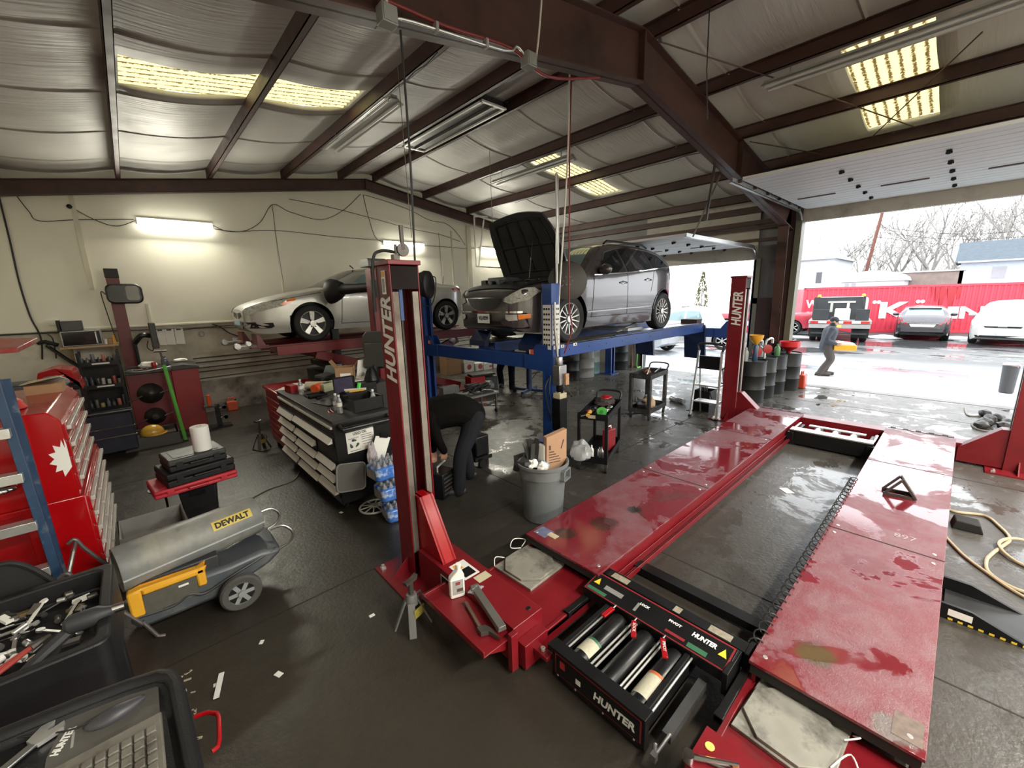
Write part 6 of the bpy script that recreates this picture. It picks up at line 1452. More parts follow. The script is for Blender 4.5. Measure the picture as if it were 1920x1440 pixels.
def on(P,rz,x,y,z): c,s=math.cos(rz),math.sin(rz); return (P[0]+c*x-s*y,P[1]+s*x+c*y,z)
c1=lambda x,y,z:on((4.43,3.0),R_(22),x,y,z); c2=lambda x,y,z:on((6.97,3.80),R_(5.7),x,y,z)
t=thing('cordless_drill','yellow and black cordless drill on the front of the black service cart','drill',c1(.09,.28,.763),rz=.5); MB().tube([(-.09,0,.05),(.09,0,.05)],.03).build('body',yellow,t); MB().tube([(-.05,0,.05),(-.09,.1,.03)],.022).build('grip',black,t); MB().tube([(.09,0,.05),(.13,0,.05)],.015).build('chuck',black,t)
t=thing('tape_reel','green round reel on the front of the black service cart','reel',c1(.17,.12,.763)); MB().lathe([(.02,0),(.065,0),(.065,.05),(.02,.05)],(0,0,.07),(-.8,-.4,.2),n=22).build('reel',mat('reel green',(.06,.38,.06),.4),t); MB().lathe([(.025,-.003),(.025,.055)],(0,0,.07),(-.8,-.4,.2),n=14).build('core',mat('dark green',(.03,.2,.03),.5),t)
t=thing('red_bag','red and black soft bag at the handle end of the black service cart','bag',c1(.7,.2,.763)); blob((0,0,.07),(.16,.13,.07),2,.4).build('bag',mat('dark bag cloth',(.03,.02,.02),.8),t); blob((.05,.02,.13),(.10,.08,.03),6,.3).build('red_flap',redbright,t)
for i,(x,y,m_) in enumerate(((.3,.3,black),(.4,.1,steel),(.32,.2,mat('brown parts',(.15,.08,.05),.6)),(.48,.3,black),(.55,.1,chrome),(.25,.32,redcab))):
    single(blob((0,0,.03),(.06,.04,.03),i*2,.4),'loose_part',m_,'loose part in the top tray of the black service cart','part',loc=c1(x,y,.765),group='parts in the top tray of the service cart')
t=thing('plastic_bag','clear crumpled plastic bag hanging from the lower tray of the service cart','bag',c1(-.02,.36,.17)); b=blob((0,0,.12),(.14,.14,.15),7,.5,24,14); b.build('bag',mat('clear crumpled film',(.8,.82,.84),.15,trans=.6,bump=.6,bscale=14),t)
t=thing('red_case','dark red case standing in the lower tray of the black service cart','case',c1(.55,.1,.153)); MB().box(-.1,.1,-.05,.05,0,.32).build('case',mat('dark red case',(.2,.015,.02),.4),t,bevel=.01); MB().tube([(-.05,0,.32),(-.04,0,.36),(.04,0,.36),(.05,0,.32)],.01).build('handle',whitepl,t)
for i,(x,y,m_,r,h) in enumerate(((.1,.1,steel,.03,.2),(.14,.25,paper,.03,.19),(.2,.15,chrome,.035,.16),(.28,.3,black,.035,.14))):
    single(bottle(r,h,None,True),'spray_can',m_,['steel spray can nearest in the lower tray of service cart','white bottle in the lower tray of the black service cart','chrome can in the lower tray of the black service cart','black bottle in the lower tray of the black service cart'][i],'can',loc=c1(x,y,.153))
for i,(a,b,m_,lb) in enumerate(((c2(.1,.12,.90),c2(.75,.36,.90),whitepl,'white long rod across the plastic utility cart'),(c2(.35,.08,.90),c2(.95,.2,.90),steel,'steel long rod across the plastic utility cart'))): single(MB().tube([a,b],.012,n=8),'rod',m_,lb,'rod')
single(blob((0,0,.05),(.09,.07,.05),1,.4),'wooden_block',mat('brown lump',(.2,.1,.05),.7),'brown lump in the top tray of the plastic utility cart','block',loc=c2(.45,.28,.82))
single(blob((0,0,.11),(.13,.12,.13),3,.4),'paper_bag',mat('tan paper bag',(.45,.32,.2),.8),'crumpled tan paper bag in the lower tray of plastic cart','bag',loc=c2(.42,.2,.155))
single(blob((0,0,.10),(.10,.09,.12),9,.4),'white_bag',mat('white film bag',(.7,.72,.72),.4),'white film bag behind the tan paper bag on plastic cart','bag',loc=c2(.6,.30,.155))
t=thing('black_case','black open case in the lower tray of the plastic utility cart','case',c2(.2,.25,.155),rz=.5); MB().box(-.13,.13,-.08,.08,0,.13).build('case',black,t,bevel=.01); MB().slab([(-.13,.08,.13),(.13,.08,.13),(.13,.12,.25),(-.13,.12,.25)],.012).build('lid',black,t)
for i,(x,y) in enumerate(((8.66,4.08),(8.62,3.90))):
    single(MB().lathe([(0,0),(.055,0),(.055,.20),(0,.20)],(0,0,.056),(.45,.89,0),n=20),'metal_can',mat('pale grey can',(.45,.47,.5),.3,metal=.5),['left silver can lying on the floor behind the utility cart','right silver can lying on the floor behind the utility cart'][i],'can',loc=(x,y,0))
# step stool ladder at the far lift post
N0=set(COL.objects)
AL=thing('step_stool','aluminium step stool with black treads in front of the far red lift post','step stool',(8.0,3.05,0),world=True)
for y in (2.85,3.27):
    MB().beam((7.88,y+.04*(1 if y>3 else -1),0),(8.02,y,1.30),.028,.05,up=(1,0,0)).build('front_leg',alum,AL); MB().beam((8.36,y+.04*(1 if y>3 else -1),0),(8.12,y,.95),.022,.03,up=(1,0,0)).build('rear_leg',alum,AL)
    MB().cbox((7.88,y+.04*(1 if y>3 else -1),.02),(.05,.05,.04)).build('foot',rubber,AL)
MB().tube([(8.02,2.85,1.28),(8.03,2.85,1.42),(8.03,3.27,1.42),(8.02,3.27,1.28)],.022,smooth_pts=4).build('grab_rail',mat('black grip',(.02,.02,.02),.6),AL)
for z,x in ((.95,7.99),(.62,7.95),(.3,7.92)):
    MB().box(x,x+.26,2.84,3.28,z,z+.025).build('tread',alum if z<.9 else black,AL,bevel=.004)
MB().box(8.0,8.02,2.87,3.25,.97,1.2).build('tool_shelf',black,AL)
AL.location.y+=.10; AL.location.x-=.05
BK=thing('black_tub','black tub with tools standing behind the aluminium step stool','tub',(8.52,3.42,0)); openbox(MB(),-.18,.18,-.16,.16,0,.42,.015).build('tub',blackpl,BK,bevel=.01)
for i in range(4): single(MB().tube([(0,0,0),(.05*i-.08,.02,.5)],.012,n=6),'tub_tool',steeldk,'dark tool sticking out of the black tub by the step stool','tool',loc=(8.46+.04*i,3.42,.016),group='tools in the black tub')
single(blob((0,0,.03),(.09,.06,.03),5,.6),'shop_rag',paper,'crumpled white rag on the floor at the step stool foot','rag',loc=(7.95,2.98,0))
# drums
def drum(lb,x,y,m,r=.285,h=.88,name='oil_drum',group=None):
    t=thing(name,lb,'drum',(x,y,0)); b=MB(); b.lathe([(r-.01,0),(r,.01),(r,h*.30),(r+.012,h*.32),(r,h*.34),(r,h*.63),(r+.012,h*.65),(r,h*.67),(r,h-.015),(r+.008,h-.005),(r-.005,h),(r-.012,h-.02),(0,h-.02)],n=32); b.build('body',m,t)
    MB().lathe([(.03,h-.02),(.03,h-.005),(0,h-.004)],(r*.6,0,0),n=12).build('bung',steel,t); return t
dg=mat('dark grey drum paint',(.011,.012,.012),.5,spec=.3,var=.25,dirt=(.04,.04,.04),dlo=.6,dhi=.95); lg=mat('pale grey drum paint',(.32,.33,.33),.4,var=.1,dirt=(.18,.17,.15))
drum('leftmost dark drum behind the raised blue runway',9.15,7.55,black); drum('pale grey steel drum between dark drum and blue liquid tank',9.78,7.5,lg,.29,.9); drum('dark drum right of the blue steel column by the small door',11.55,7.45,dg)
TK=thing('liquid_tank','white translucent tank half full of blue liquid by the grey drum','tank',(10.36,7.62,0)); MB().lathe([(.2,.36),(.21,.37),(.21,.9),(.18,.95),(.06,.97)],n=24).build('tank',mat('milky tank',(.6,.68,.64),.4),TK); MB().lathe([(0,0),(.2,0),(.215,.02),(.215,.37),(0,.37)],n=24).build('liquid_level',mat('blue green liquid',(.22,.40,.42),.25),TK)
for i,(x,y,lb) in enumerate(((9.9,3.03,'front dark drum with pump right of the far lift post'),(10.5,3.0,'middle dark drum with pump by the door jamb'),(11.1,2.95,'third dark drum with green bottle by the door jamb'),(11.68,2.80,'rear dark drum with red funnel against the door jamb'))):
    drum(lb,x,y,dg,.29,.90)
    t=thing('drum_pump','red rotary drum pump on the '+lb.split(' drum')[0]+' drum','pump',(x,y,.88),world=True)
    if i<2:
        MB().tube([(x-.05,y-.05,.88),(x-.05,y-.05,1.22),(x-.02,y-.1,1.32),(x+.08,y-.14,1.32),(x+.1,y-.14,1.22)],.025,smooth_pts=4).build('pipe',alum,t); MB().lathe([(.0,0),(.09,0),(.10,.02),(.10,.05),(.0,.07)],(x-.05,y-.08,1.1),(-.7,-.7,0),n=20).build('pump_head',mat('pump red',(.35,.02,.02),.4),t)
    else:
        t['label']='small cap fitting on the '+lb.split(' drum')[0]+' drum'; MB().lathe([(.04,.88),(.04,.95),(.03,.96)],(x,y,0),n=12).build('cap',black,t); t['category']='fitting'
F1=thing('funnel','yellow funnel upside on a dark blue bottle on the front drum','funnel',(9.8,2.95,.88)); MB().lathe([(.05,.02),(.055,.03),(.055,.34),(.03,.38)],n=16).build('bottle',mat('navy bottle',(.03,.06,.12),.35),F1); MB().lathe([(.03,.38),(.05,.40),(.13,.52),(.14,.58),(.12,.58),(.03,.42)],n=22).build('cone',mat('funnel yellow',(.75,.36,.03),.4),F1)
F2=thing('funnel','wide red funnel on top of the rear drum at the door jamb','funnel',(11.68,2.78,.885)); MB().lathe([(.03,0),(.05,.05),(.16,.12),(.22,.16),(.22,.28),(.21,.28),(.2,.17),(.03,.07)],n=24).build('cone',mat('funnel red',(.6,.01,.015),.35),F2)
single(bottle(.06,.28,None),'oil_bottle',mat('green bottle',(.1,.25,.1),.3),'green bottle standing on the third drum by the door jamb','bottle',loc=(11.0,2.85,.882)); single(bottle(.05,.3,None),'oil_bottle',mat('grey clear bottle',(.4,.44,.45),.2),'grey clear bottle on the front dark drum by the lift','bottle',loc=(9.78,3.12,.882))
single(bottle(.11,.32,None),'oil_jug',mat('smoky jug',(.25,.27,.27),.25),'smoky jug behind the pumps on the middle drum','jug',loc=(10.6,3.12,.882))
t=thing('fuel_can','red fuel can on the floor beside the rear drum at the jamb','can',(12.0,2.52,0)); MB().box(-.13,.13,-.09,.09,0,.34).build('body',mat('fuel can red',(.5,.05,.02),.4),t,bevel=.03); MB().tube([(-.08,0,.34),(-.08,0,.41),(.08,0,.41),(.08,0,.34)],.016).build('handle',mat('fuel can red',(.5,.05,.02),.4),t)
t=thing('leaning_boards','brown leaning boards and green hose at the jamb of the small door','boards',(11.98,7.3,0),world=True)
for k in range(4): MB().beam((11.95+.05*k,7.2+.05*k,0),(12.05+.06*k,7.35,1.3-.1*k),.08,.02,up=(0,1,0)).build('board',mat('brown board',(.14,.07,.045),.7,var=.3),t)
MB().tube([(12.1,7.12,1.1),(12.06,7.1,.5),(12.02,7.08,.05),(12.2,7.05,.02)],.02,smooth_pts=5).build('green_hose',mat('lime hose',(.2,.6,.1),.4),t)
# transmission jack, welder, boxes
TJ=thing('transmission_jack','blue column jack on castered legs under the raised blue lift','jack',(7.1,7.1,0),world=True)
MB().tube([(7.1,7.15,.08),(7.1,7.15,1.15)],.07,n=16).tube([(7.1,7.15,1.1),(7.1,7.15,1.4)],.04).build('column',bluedark,TJ)
for a in (20,110,200,290):
    c,s=math.cos(R_(a)),math.sin(R_(a)); MB().beam((7.1,7.15,.11),(7.1+.42*c,7.15+.42*s,.11),.06,.06).build('leg',bluedark,TJ); MB().lathe([(.04,-.018),(.05,0),(.04,.018)],(7.1+.42*c,7.15+.42*s,.05),(s,-c,0),n=14).build('caster',black,TJ)
MB().box(7.1,7.45,7.1,7.2,.5,.53).tube([(7.12,7.15,.3),(7.5,7.2,.55)],.012).build('pedal',black,TJ)
WD=thing('welder','red welding machine with black top on the floor under the lift','welder',(6.15,8.12,0),rz=R_(-12))
MB().box(-.2,.2,-.18,.18,.05,.48).build('case',mat('welder red',(.48,.012,.02),.35),WD,bevel=.012); MB().box(.2,.55,-.18,.18,.06,.45).build('vent_side',dkgrey,WD,bevel=.01); MB().box(-.15,.5,-.15,.15,.48,.53).build('top_cover',black,WD,bevel=.01); MB().box(-.08,.12,-.184,-.18,.2,.3).build('nameplate',mat('faded white print',(.55,.5,.48),.6,var=.5,scale=40),WD)
single(MB().box(5.15,5.6,8.05,8.25,.10,.34),'grey_block',mat('concrete grey',(.19,.19,.18),.6),'pale grey block on the scissor lift base under the car','block')
random.seed(9)
CRP=thing('cart_of_hoses','low cart heaped with black hoses and chain behind the bending person','cart',(5.1,6.75,0),world=True)
MB().box(4.75,5.5,6.45,7.05,.42,.46).build('top',mat('dusty metal',(.16,.16,.15),.5,metal=.4),CRP)
for x in (4.8,5.45):
    for y in (6.5,7.0): MB().box(x-.015,x+.015,y-.015,y+.015,.05,.42).build('leg',steeldk,CRP); MB().lathe([(.04,-.015),(.045,0),(.04,.015)],(x,y,.045),(1,0,0),n=12).build('caster',black,CRP)
for i in range(5): single(MB().tube([(random.uniform(-.3,.3),random.uniform(-.2,.2),random.uniform(.02,.2)) for q in range(7)],.018,smooth_pts=5),'hose_bundle',cable,'tangled black hose on the low cart behind the bending person','hose',loc=(5.1,6.75,.465),group='hoses on the low cart')
single(blob((0,0,.1),(.12,.12,.10),5,.3),'rounded_box',greypl,'rounded grey cover on the right of the low cart','cover',loc=(5.42,6.7,.465))
MB_=None
for i,(x,y,z,s) in enumerate(((8.0,11.0,0,.30),(8.0,11.02,.31,.28),(8.42,10.95,0,.25),(8.75,10.9,0,.22),(9.1,10.9,0,.2))):
    t=thing('supply_box',['lower white box with red oval label by the far wall','upper white box stacked by the far wall','middle white box with red print by the far wall','small white box right of the stack by the far wall','rightmost small white box by the far wall'][i],'box',(x,y,z),group='white supply boxes by the far wall'); MB().box(-.2,.2,-.15,.15,0,s).build('carton',paper,t,bevel=.003)
    if i in (0,2): MB().lathe([(.001,0),(.09,0),(.09,.003),(.001,.003)],(0,-.151,s*.55),(0,-1,0),n=24).build('red_label',mat('label red',(.5,.08,.08),.6),t)
    else: MB().box(.02,.16,-.152,-.15,s*.3,s*.6).build('red_label',mat('label red',(.5,.08,.08),.6),t)
for i,z in enumerate((0,.26,.52)):
    t=thing('brown_box',['lowest','middle','topmost'][i]+' brown carton stacked by the far wall behind the scissor lift','box',(7.4,11.05,z),group='brown cartons by the far wall'); MB().box(-.28,.28,-.2,.2,0,.255).build('carton',card,t,bevel=.004); MB().box(-.28,.28,-.03,.03,.2555,.257).build('tape',mat('parcel tape',(.4,.3,.18),.3),t)
# jack stands
def jstand(lb,loc,m,rz=0,h=.36):
    t=thing('jack_stand',lb,'jack stand',loc,rz=rz); 
    for sx in (-1,1):
        for sy in (-1,1): MB().beam((.10*sx,.09*sy,0),(.035*sx,.03*sy,.22),.05,.012,up=(sx,sy,.2)).build('leg',m,t)
    MB().lathe([(.05,.19),(.04,.26),(.036,.27)],n=14).build('collar',m,t); MB().lathe([(.02,.2),(.02,h-.03)],n=10).prism([(-.05,h-.035),(.05,h-.035),(.06,h),(.035,h-.015),(-.035,h-.015),(-.06,h)],'y',-.02,.02).build('ratchet_post',steeldk,t); MB().tube([(.03,0,.24),(.12,.03,.2),(.13,.03,.14)],.008).build('lever',steel,t); MB().box(-.05,.05,-.072,-.066,.11,.18).build('label',mat('yellow black label',(.3,.25,.05),.5,var=.9,scale=30),t); return t
jstand('dark jack stand alone on the floor left of the black tool cart',(1.30,7.75,0),mat('dusty dark steel',(.08,.075,.07),.5,metal=.4),.4,.5); jstand('grey jack stand under the tool tray of the near red lift post',(1.21,2.50,0),mat('grey stand paint',(.13,.13,.125),.45),.3,.40)
# things on the near crossbeam
OB=thing('oil_bottle','white quart oil bottle on the near red crossbeam','bottle',(1.455,2.26,.256),rz=R_(-20))
b=MB(); b.prism(rr(-.055,.055,-.03,.03,.015),'z',0,.15); b.prism([(-.055,.15),(.055,.15),(.055,.17),(.045,.19),(.03,.215),(.01,.215),(-.04,.17)],'y',-.026,.026); b.lathe([(.016,.21),(.016,.235)],(.02,0,0),n=14); b.build('body',whitepl,OB,bevel=.006); MB().lathe([(.02,.232),(.02,.255),(0,.256)],(.02,0,0),n=14).build('cap',whitepl,OB); MB().box(-.038,.042,-.0315,-.03,.03,.145).build('label',mat('grey label',(.33,.33,.32),.5,var=.3,scale=30),OB); MB().box(-.015,.02,-.0325,-.0315,.105,.13).build('brand_mark',mat('dark red mark',(.25,.05,.05),.5),OB); MB().box(-.008,.038,-.0325,-.0315,.05,.075).build('grade_mark',mat('dark print',(.08,.05,.04),.8),OB)
single(MB().prism([(-.03,0),(.03,0),(.026,.035),(-.026,.035)],'y',-.24,.22,0,Matrix.Rotation(R_(-14),4,'Z')),'steel_bar',mat('dull grey bar',(.17,.165,.15),.4,metal=.5,var=.2),'square grey steel bar lying across the near red crossbeam','bar',loc=(1.50,1.97,.30),bevel=.003)
t=thing('claw_tool','rusty steel claw hammer lying in the tray of the near crossbeam','hammer',(1.40,1.98,.262),rz=R_(-105)); MB().tube([(-.16,0,.012),(.12,0,.012)],.014,n=8).build('handle',mat('rusty steel',(.18,.12,.09),.5,metal=.5),t); MB().prism([(.10,-.025),(.16,-.02),(.17,.03),(.25,.07),(.15,.055),(.11,.03)],'z',.0,.03).build('claw',steeldk,t)
single(blob((0,0,.015),(.05,.035,.018),8,.6),'plastic_pouch',clear,'small clear plastic pouch beside the white oil bottle','pouch',loc=(1.545,2.15,.301))
t=thing('ratchet','chrome ratchet handle on the end of the beam in bottom corner','ratchet',(1.58,.56,.302),rz=R_(-55)); MB().tube([(-.02,0,.02),(.18,0,.02)],.012,n=10).build('handle',chrome,t); MB().lathe([(.025,0),(.025,.035)],(-.03,0,0),n=16).build('head',chrome,t)
t=thing('screwdriver','orange handled screwdriver on the red beam in the bottom corner','screwdriver',(1.64,.42,.302),rz=R_(-70)); MB().tube([(0,0,.016),(.10,0,.016)],.018,n=10).build('handle',mat('orange red handle',(.8,.2,.02),.3),t); MB().tube([(-.12,0,.016),(0,0,.016)],.006).build('shaft',steeldk,t)
# right of the lift
TC_=thing('wheel_chock','brown triangular steel wheel chock on the wet right runway','wheel chock',(5.58,.22,.281),rz=R_(100)); rs=mat('rusty brown steel',(.06,.045,.038),.5,metal=.3,var=.3)

for yy in (-.064,.064): MB().beam((-.13,yy,.014),(.12,yy,.014),.014,.028).beam((.115,yy,.01),(-.005,yy,.18),.014,.034,up=(0,1,0)).beam((-.125,yy,.01),(-.005,yy,.18),.014,.034,up=(0,1,0)).build('side_frame',rs,TC_)
MB().slab([(-.13,-.07,0.004),(-.13,.07,0.004),(-.01,.07,.19),(-.01,-.07,.19)],.01).build('face_plate',rs,TC_)
single(MB().prism([(-.11,0),(.11,0),(.09,.09),(-.08,.09)],'y',-.085,.085),'rubber_chock',rubber,'black rubber chock on the floor right of the red runway','wheel chock',loc=(5.86,-.30,0),rz=R_(95),bevel=.01)
SK=thing('drive_on_ramp','black steel floor wedge with yellow hazard strip right of the runway','ramp',(4.27,-.35,0)); 
MB().box(-.2,.2,-.28,.16,.01,.022).build('plate',mat('worn black plate',(.05,.052,.055),.35,metal=.4,var=.4),SK)
for x in (-.2,.2): MB().prism([(-.29,.0),(.18,.0),(.18,.12),(.03,.12)],'x',x-.012,x+.012).build('side_wall',black,SK); 
k=MB()
for i in range(8): k.box(-.2145,-.2125,-.24+.05*i,-.215+.05*i,.005,.02)
build_sep(k,'hazard_dash',mat('yellow dash',(.7,.5,.05),.5),SK); MB().box(-.2145,-.2125,.02,.14,.04,.09).build('label',paper,SK)
hz=MB(); P=[(6.45,-.0,.014),(6.2,-.19,.014),(6.29,-.42,.014),(6.1,-.52,.014),(5.85,-.58,.014),(5.6,-.52,.014),(5.4,-.46,.014),(5.2,-.42,.014),(4.98,-.44,.014),(4.85,-.6,.014),(4.95,-.9,.014),(5.4,-1.05,.014),(5.8,-.85,.014),(5.85,-.62,.03),(5.6,-.50,.03),(5.35,-.62,.014),(5.3,-.9,.014),(5.6,-1.1,.014),(6.0,-.9,.014)]
hz.tube(P,.014,n=8,smooth_pts=8); single(hz,'air_hose',tan_,'tan rubber hose lying in loops on the floor right of the runway','hose')
single(MB().tube([(5.49,-.16,.012),(5.2,-.28,.012),(5.0,-.41,.012),(4.8,-.57,.012),(4.7,-.75,.012),(4.6,-1.1,.012)],.013,n=8,smooth_pts=8),'air_hose',tan_,'straight tan hose running along the right runway to the edge','hose')
for i,(x,y) in enumerate(((10.35,-.45),(10.6,-.5),(10.55,-.7),(10.9,-.55),(11.1,-.65),(11.35,-.5),(10.8,-.75))):
    single(blob((0,0,.06),(.12,.09,.07),i,.3),'dark_tool',mat('black rubber parts',(.03,.027,.025),.5),'dark round tool part in the heap behind the right lift post','part',loc=(x,y,0),group='dark parts heaped behind the right lift post')
single(MB().tube([(11.9,-.25,.012),(11.2,-.3,.012),(11.3,-.5,.012),(10.6,-.35,.012),(10.2,-.4,.012),(10.1,-.6,.012),(9.7,-.7,.012)],.015,smooth_pts=8),'floor_cable',greycab,'grey cable on the wet floor behind the right lift post','cable')
# box charger at the person
t=thing('battery_charger','black ribbed charger box with red end on the floor by the lift post','charger',(2.55,4.12,0),rz=R_(20)); MB().box(-.16,.1,-.12,.12,.02,.34).build('case',black,t,bevel=.012); MB().box(.10,.15,-.10,.10,.05,.30).build('red_end',mat('coral red plastic',(.65,.05,.04),.4),t,bevel=.02)
for k in range(5): MB().box(-.14,.08,-.126,-.12,.07+.05*k,.09+.05*k).build('rib',steeldk,t)
MB().tube([(-.1,0,.34),(-.1,0,.40),(.06,0,.43)],.013).build('handle',alum,t)
t=thing('floor_fan','black work lamp with green stripes on the floor behind the bending person','lamp',(3.45,4.55,0)); MB().box(-.12,.12,-.1,.1,.16,.46).build('case',black,t,bevel=.02); MB().box(.12,.125,-.06,.06,.2,.42).build('green_panel',mat('lime stripe',(.2,.7,.2),.4),t); MB().box(-.15,.15,-.12,.12,.10,.16).lathe([(.06,-.02),(.07,0),(.06,.02)],(-.05,-.14,.07),(0,1,0),n=16).lathe([(.06,-.02),(.07,0),(.06,.02)],(-.05,.14,.07),(0,1,0),n=16).box(.06,.1,-.1,.1,0,.1).build('wheel_base',black,t)
# litter
for i,(x,y,s) in enumerate(((1.02,2.81,.02),(.33,3.13,.018),(.35,2.75,.025),(.04,2.95,.02),(5.55,1.18,.07),(1.45,4.6,.02))):
    single(MB().box(-s,s,-s*.7,s*.7,0,.003),'paper_scrap',paper,['white scrap on the floor left of the near lift base plate','tiny scrap on the floor right of the heater wheel','crumb pair on the bare floor in the foreground','small scrap beside the red hook','white label on the wet floor between the runways','small scrap under the front of the tool cart'][i],'scrap',loc=(x,y,.001),rz=i)
st=MB()
for i in range(60):
    x=random.uniform(-.35,-.08);y=random.uniform(2.6,3.2); s=random.uniform(.008,.03); st.cbox((x,y,.004),(s*1.5,s*.45,.005),random.uniform(0,3))
single(st,'floor_litter',mat('pale wood and paper litter',(.35,.30,.22),.8,var=.3),'pale shavings and small litter on the floor by the tray cart','litter')['kind']='stuff'
single(MB().tube([(.75,5.75,.008),(1.0,5.9,.008),(1.3,5.95,.008),(1.45,6.2,.008)],.007,smooth_pts=6),'floor_cable',greycab,'thin pale cable on the floor between case stack and tool cart','cable')
# ================================================================== OVERHEAD
def strip(lb,x,y0,y1,z,sh=1,dark=False):
    t=thing('ceiling_light',lb,'light',(x,(y0+y1)/2,z),world=True); m=mat('grey white fixture',(.42,.42,.40),.35,metal=.2) if not dark else mat('dark vent metal',(.03,.03,.03),.5)
    h=MB(); h.prism([(x-.15,z),(x-.06,z+.06),(x+.06,z+.06),(x+.15,z),(x+.14,z),(x+.05,z+.05),(x-.05,z+.05),(x-.14,z)],'y',y0,y1); h.box(x-.05,x+.05,y0,y1,z+.03,z+.09); h.build('reflector',m,t)
    for dx in (-.08,.08): MB().tube([(x+dx,y0+.03,z+.005),(x+dx,y1-.03,z+.005)],.019,n=10).build('tube',mat('unlit tube',(.6,.6,.58),.3),t)
    for y in (y0+.3,y1-.3): MB().tube([(x,y,z+.09),(x,y,zt(x)+.02)],.006).build('hanger',steel,t)
    return t
strip('unlit twin tube strip light hung below the left roof slope',3.15,5.7,8.15,5.06); strip('unlit twin tube strip light hung far down the right roof slope',7.05,5.75,8.2,5.08); strip('unlit twin tube strip light across the near right roof bay',6.95,-1.0,2.3,5.10)
RV=thing('ridge_vent','long dark ridge vent trough in a white frame under the roof peak','vent',(4.98,7,5.5),world=True)
MB().box(4.72,5.2,5.75,8.25,5.50,5.62).build('trough',mat('dark vent metal',(.03,.03,.03),.5),RV); MB().box(4.70,4.735,5.7,8.3,5.47,5.5).box(5.19,5.22,5.7,8.3,5.47,5.5).box(4.7,5.22,5.68,5.73,5.47,5.5).box(4.7,5.22,8.27,8.32,5.47,5.5).build('frame',whitepl,RV); MB().box(4.95,4.98,5.75,8.25,5.46,5.5).build('slat',steeldk,RV)
for i,(x,z) in enumerate(((1.68,4.36),(3.1,4.53))):
    t=thing('junction_box',['grey square junction box at the left end of the roof conduit','grey square junction box at the right end of the roof conduit'][i],'electrical box',(x,3.05,z)); MB().box(-.06,.06,-.05,.05,-.06,.06).build('box',mat('zinc grey box',(.3,.31,.29),.45,metal=.4),t,bevel=.006); MB().box(-.05,.05,-.056,-.05,-.05,.05).build('cover',mat('zinc grey box',(.3,.31,.29),.45),t)
CD=thing('conduit','galvanised conduit clipped along the bottom of the main roof beam','conduit',(2.4,3.06,4.4),world=True)
MB().tube([(1.74,3.06,4.37),(1.9,3.06,4.41),(2.8,3.06,4.52),(2.95,3.06,4.60),(3.03,3.06,4.58),(3.08,3.06,4.53)],.010,n=8,smooth_pts=3).build('pipe',alum,CD); MB().tube([(1.69,3.06,4.42),(1.69,3.07,5.0)],.012).build('riser',whitepl,CD)
for x,z in ((2.1,4.44),(2.6,4.50)): MB().box(x-.012,x+.012,3.04,3.09,z-.03,z+.04).build('clip',alum,CD)
single(MB().tube([(-1,3.08,4.2),(.5,3.08,4.30),(1.5,3.08,4.46),(2.2,3.08,4.50),(2.9,3.08,4.58),(3.4,3.08,4.5),(4.2,3.06,4.72)],.014,smooth_pts=6),'air_line',redcab,'dark red air line clipped along the main roof beam','hose')
single(MB().tube([(3.2,3.07,4.52),(3.25,3.07,4.75),(3.3,3.07,5.1),(3.3,3.08,5.3)],.009,smooth_pts=5),'white_cable',whitepl,'white cable hanging down the face of the main roof beam','cable')
single(MB().tube([(1.78,3.05,4.31),(1.79,3.06,3.5),(1.80,3.12,2.70)],.009,smooth_pts=5),'drop_cable',cable,'long black cable dropping from the junction box to the red post','cable')
single(MB().tube([(5.20,4.3,5.55),(5.17,4.3,4.6),(5.12,4.33,3.6),(5.02,4.36,2.3),(4.95,4.33,1.5)],.013,smooth_pts=6),'drop_hose',whitepl,'white hose dropping from the ridge to the blue lift pump','hose')
single(MB().tube([(5.24,4.3,5.55),(5.2,4.3,4.6),(5.2,4.30,3.6),(5.1,4.22,2.3),(5.02,4.1,1.9),(4.96,4.2,1.5)],.012,smooth_pts=6),'drop_hose',redcab,'dark red hose dropping from the ridge to the blue lift pump','hose')
RD=thing('hose_reel','large round dark reel disc on a pipe by the blue lift post','reel',(5.12,4.55,1.3),world=True)
ax=Vector((-.62,-.75,.1)).normalized(); cR=Vector((5.28,4.40,2.62))
MB().lathe([(0,.0),(.29,0),(.31,.012),(.31,.03),(.29,.04),(0,.04)],cR,ax,n=36).build('disc',mat('dark olive disc',(.03,.027,.02),.5,var=.25),RD)
k=MB(); 
for q in range(6):
    a=2*PI*q/6; u=ax.cross(Vector((0,0,1))).normalized(); w=ax.cross(u); p=cR+ax*.04+(u*math.cos(a)+w*math.sin(a))*.07; k.lathe([(.012,0),(.012,.012)],p,ax,n=8)
build_sep(k,'bolt',steeldk,RD); 
for i,(x,y) in enumerate(((5.06,4.44),(5.12,4.48),(5.18,4.52))): MB().tube([(x,y,2.5),(x+.01,y,3.6),(x,y,4.2)],.017).build('pipe',alum if i!=1 else steeldk,RD)
MB().tube([(5.06,4.44,2.5),(5.28,4.42,2.6)],.02).build('bracket',steeldk,RD)
for i,(a,b,lb) in enumerate((((5.5,3.1,5.52),(7.3,2.1,5.22),'upper brace rod crossing the near right roof bay'),((7.3,2.1,5.22),(9.7,.95,4.88),'lower part of the brace rod over the near skylight'),((7.65,.3,5.2),(9.75,1.5,4.86),'second brace rod crossing over the near skylight'),((8.6,3.0,4.98),(9.9,2.2,4.83),'short brace rod by the rafter haunch'))):
    single(MB().tube([a,b],.009,n=6),'brace_rod',brownst,lb,'rod')
single(MB().lathe([(.028,-.01),(.028,.01),(.018,.01),(.018,-.01),(.028,-.01)],(5.5,3.08,5.52),(0,1,0),n=14),'eye_nut',steel,'ring nut where the brace rod meets the main roof beam','nut')
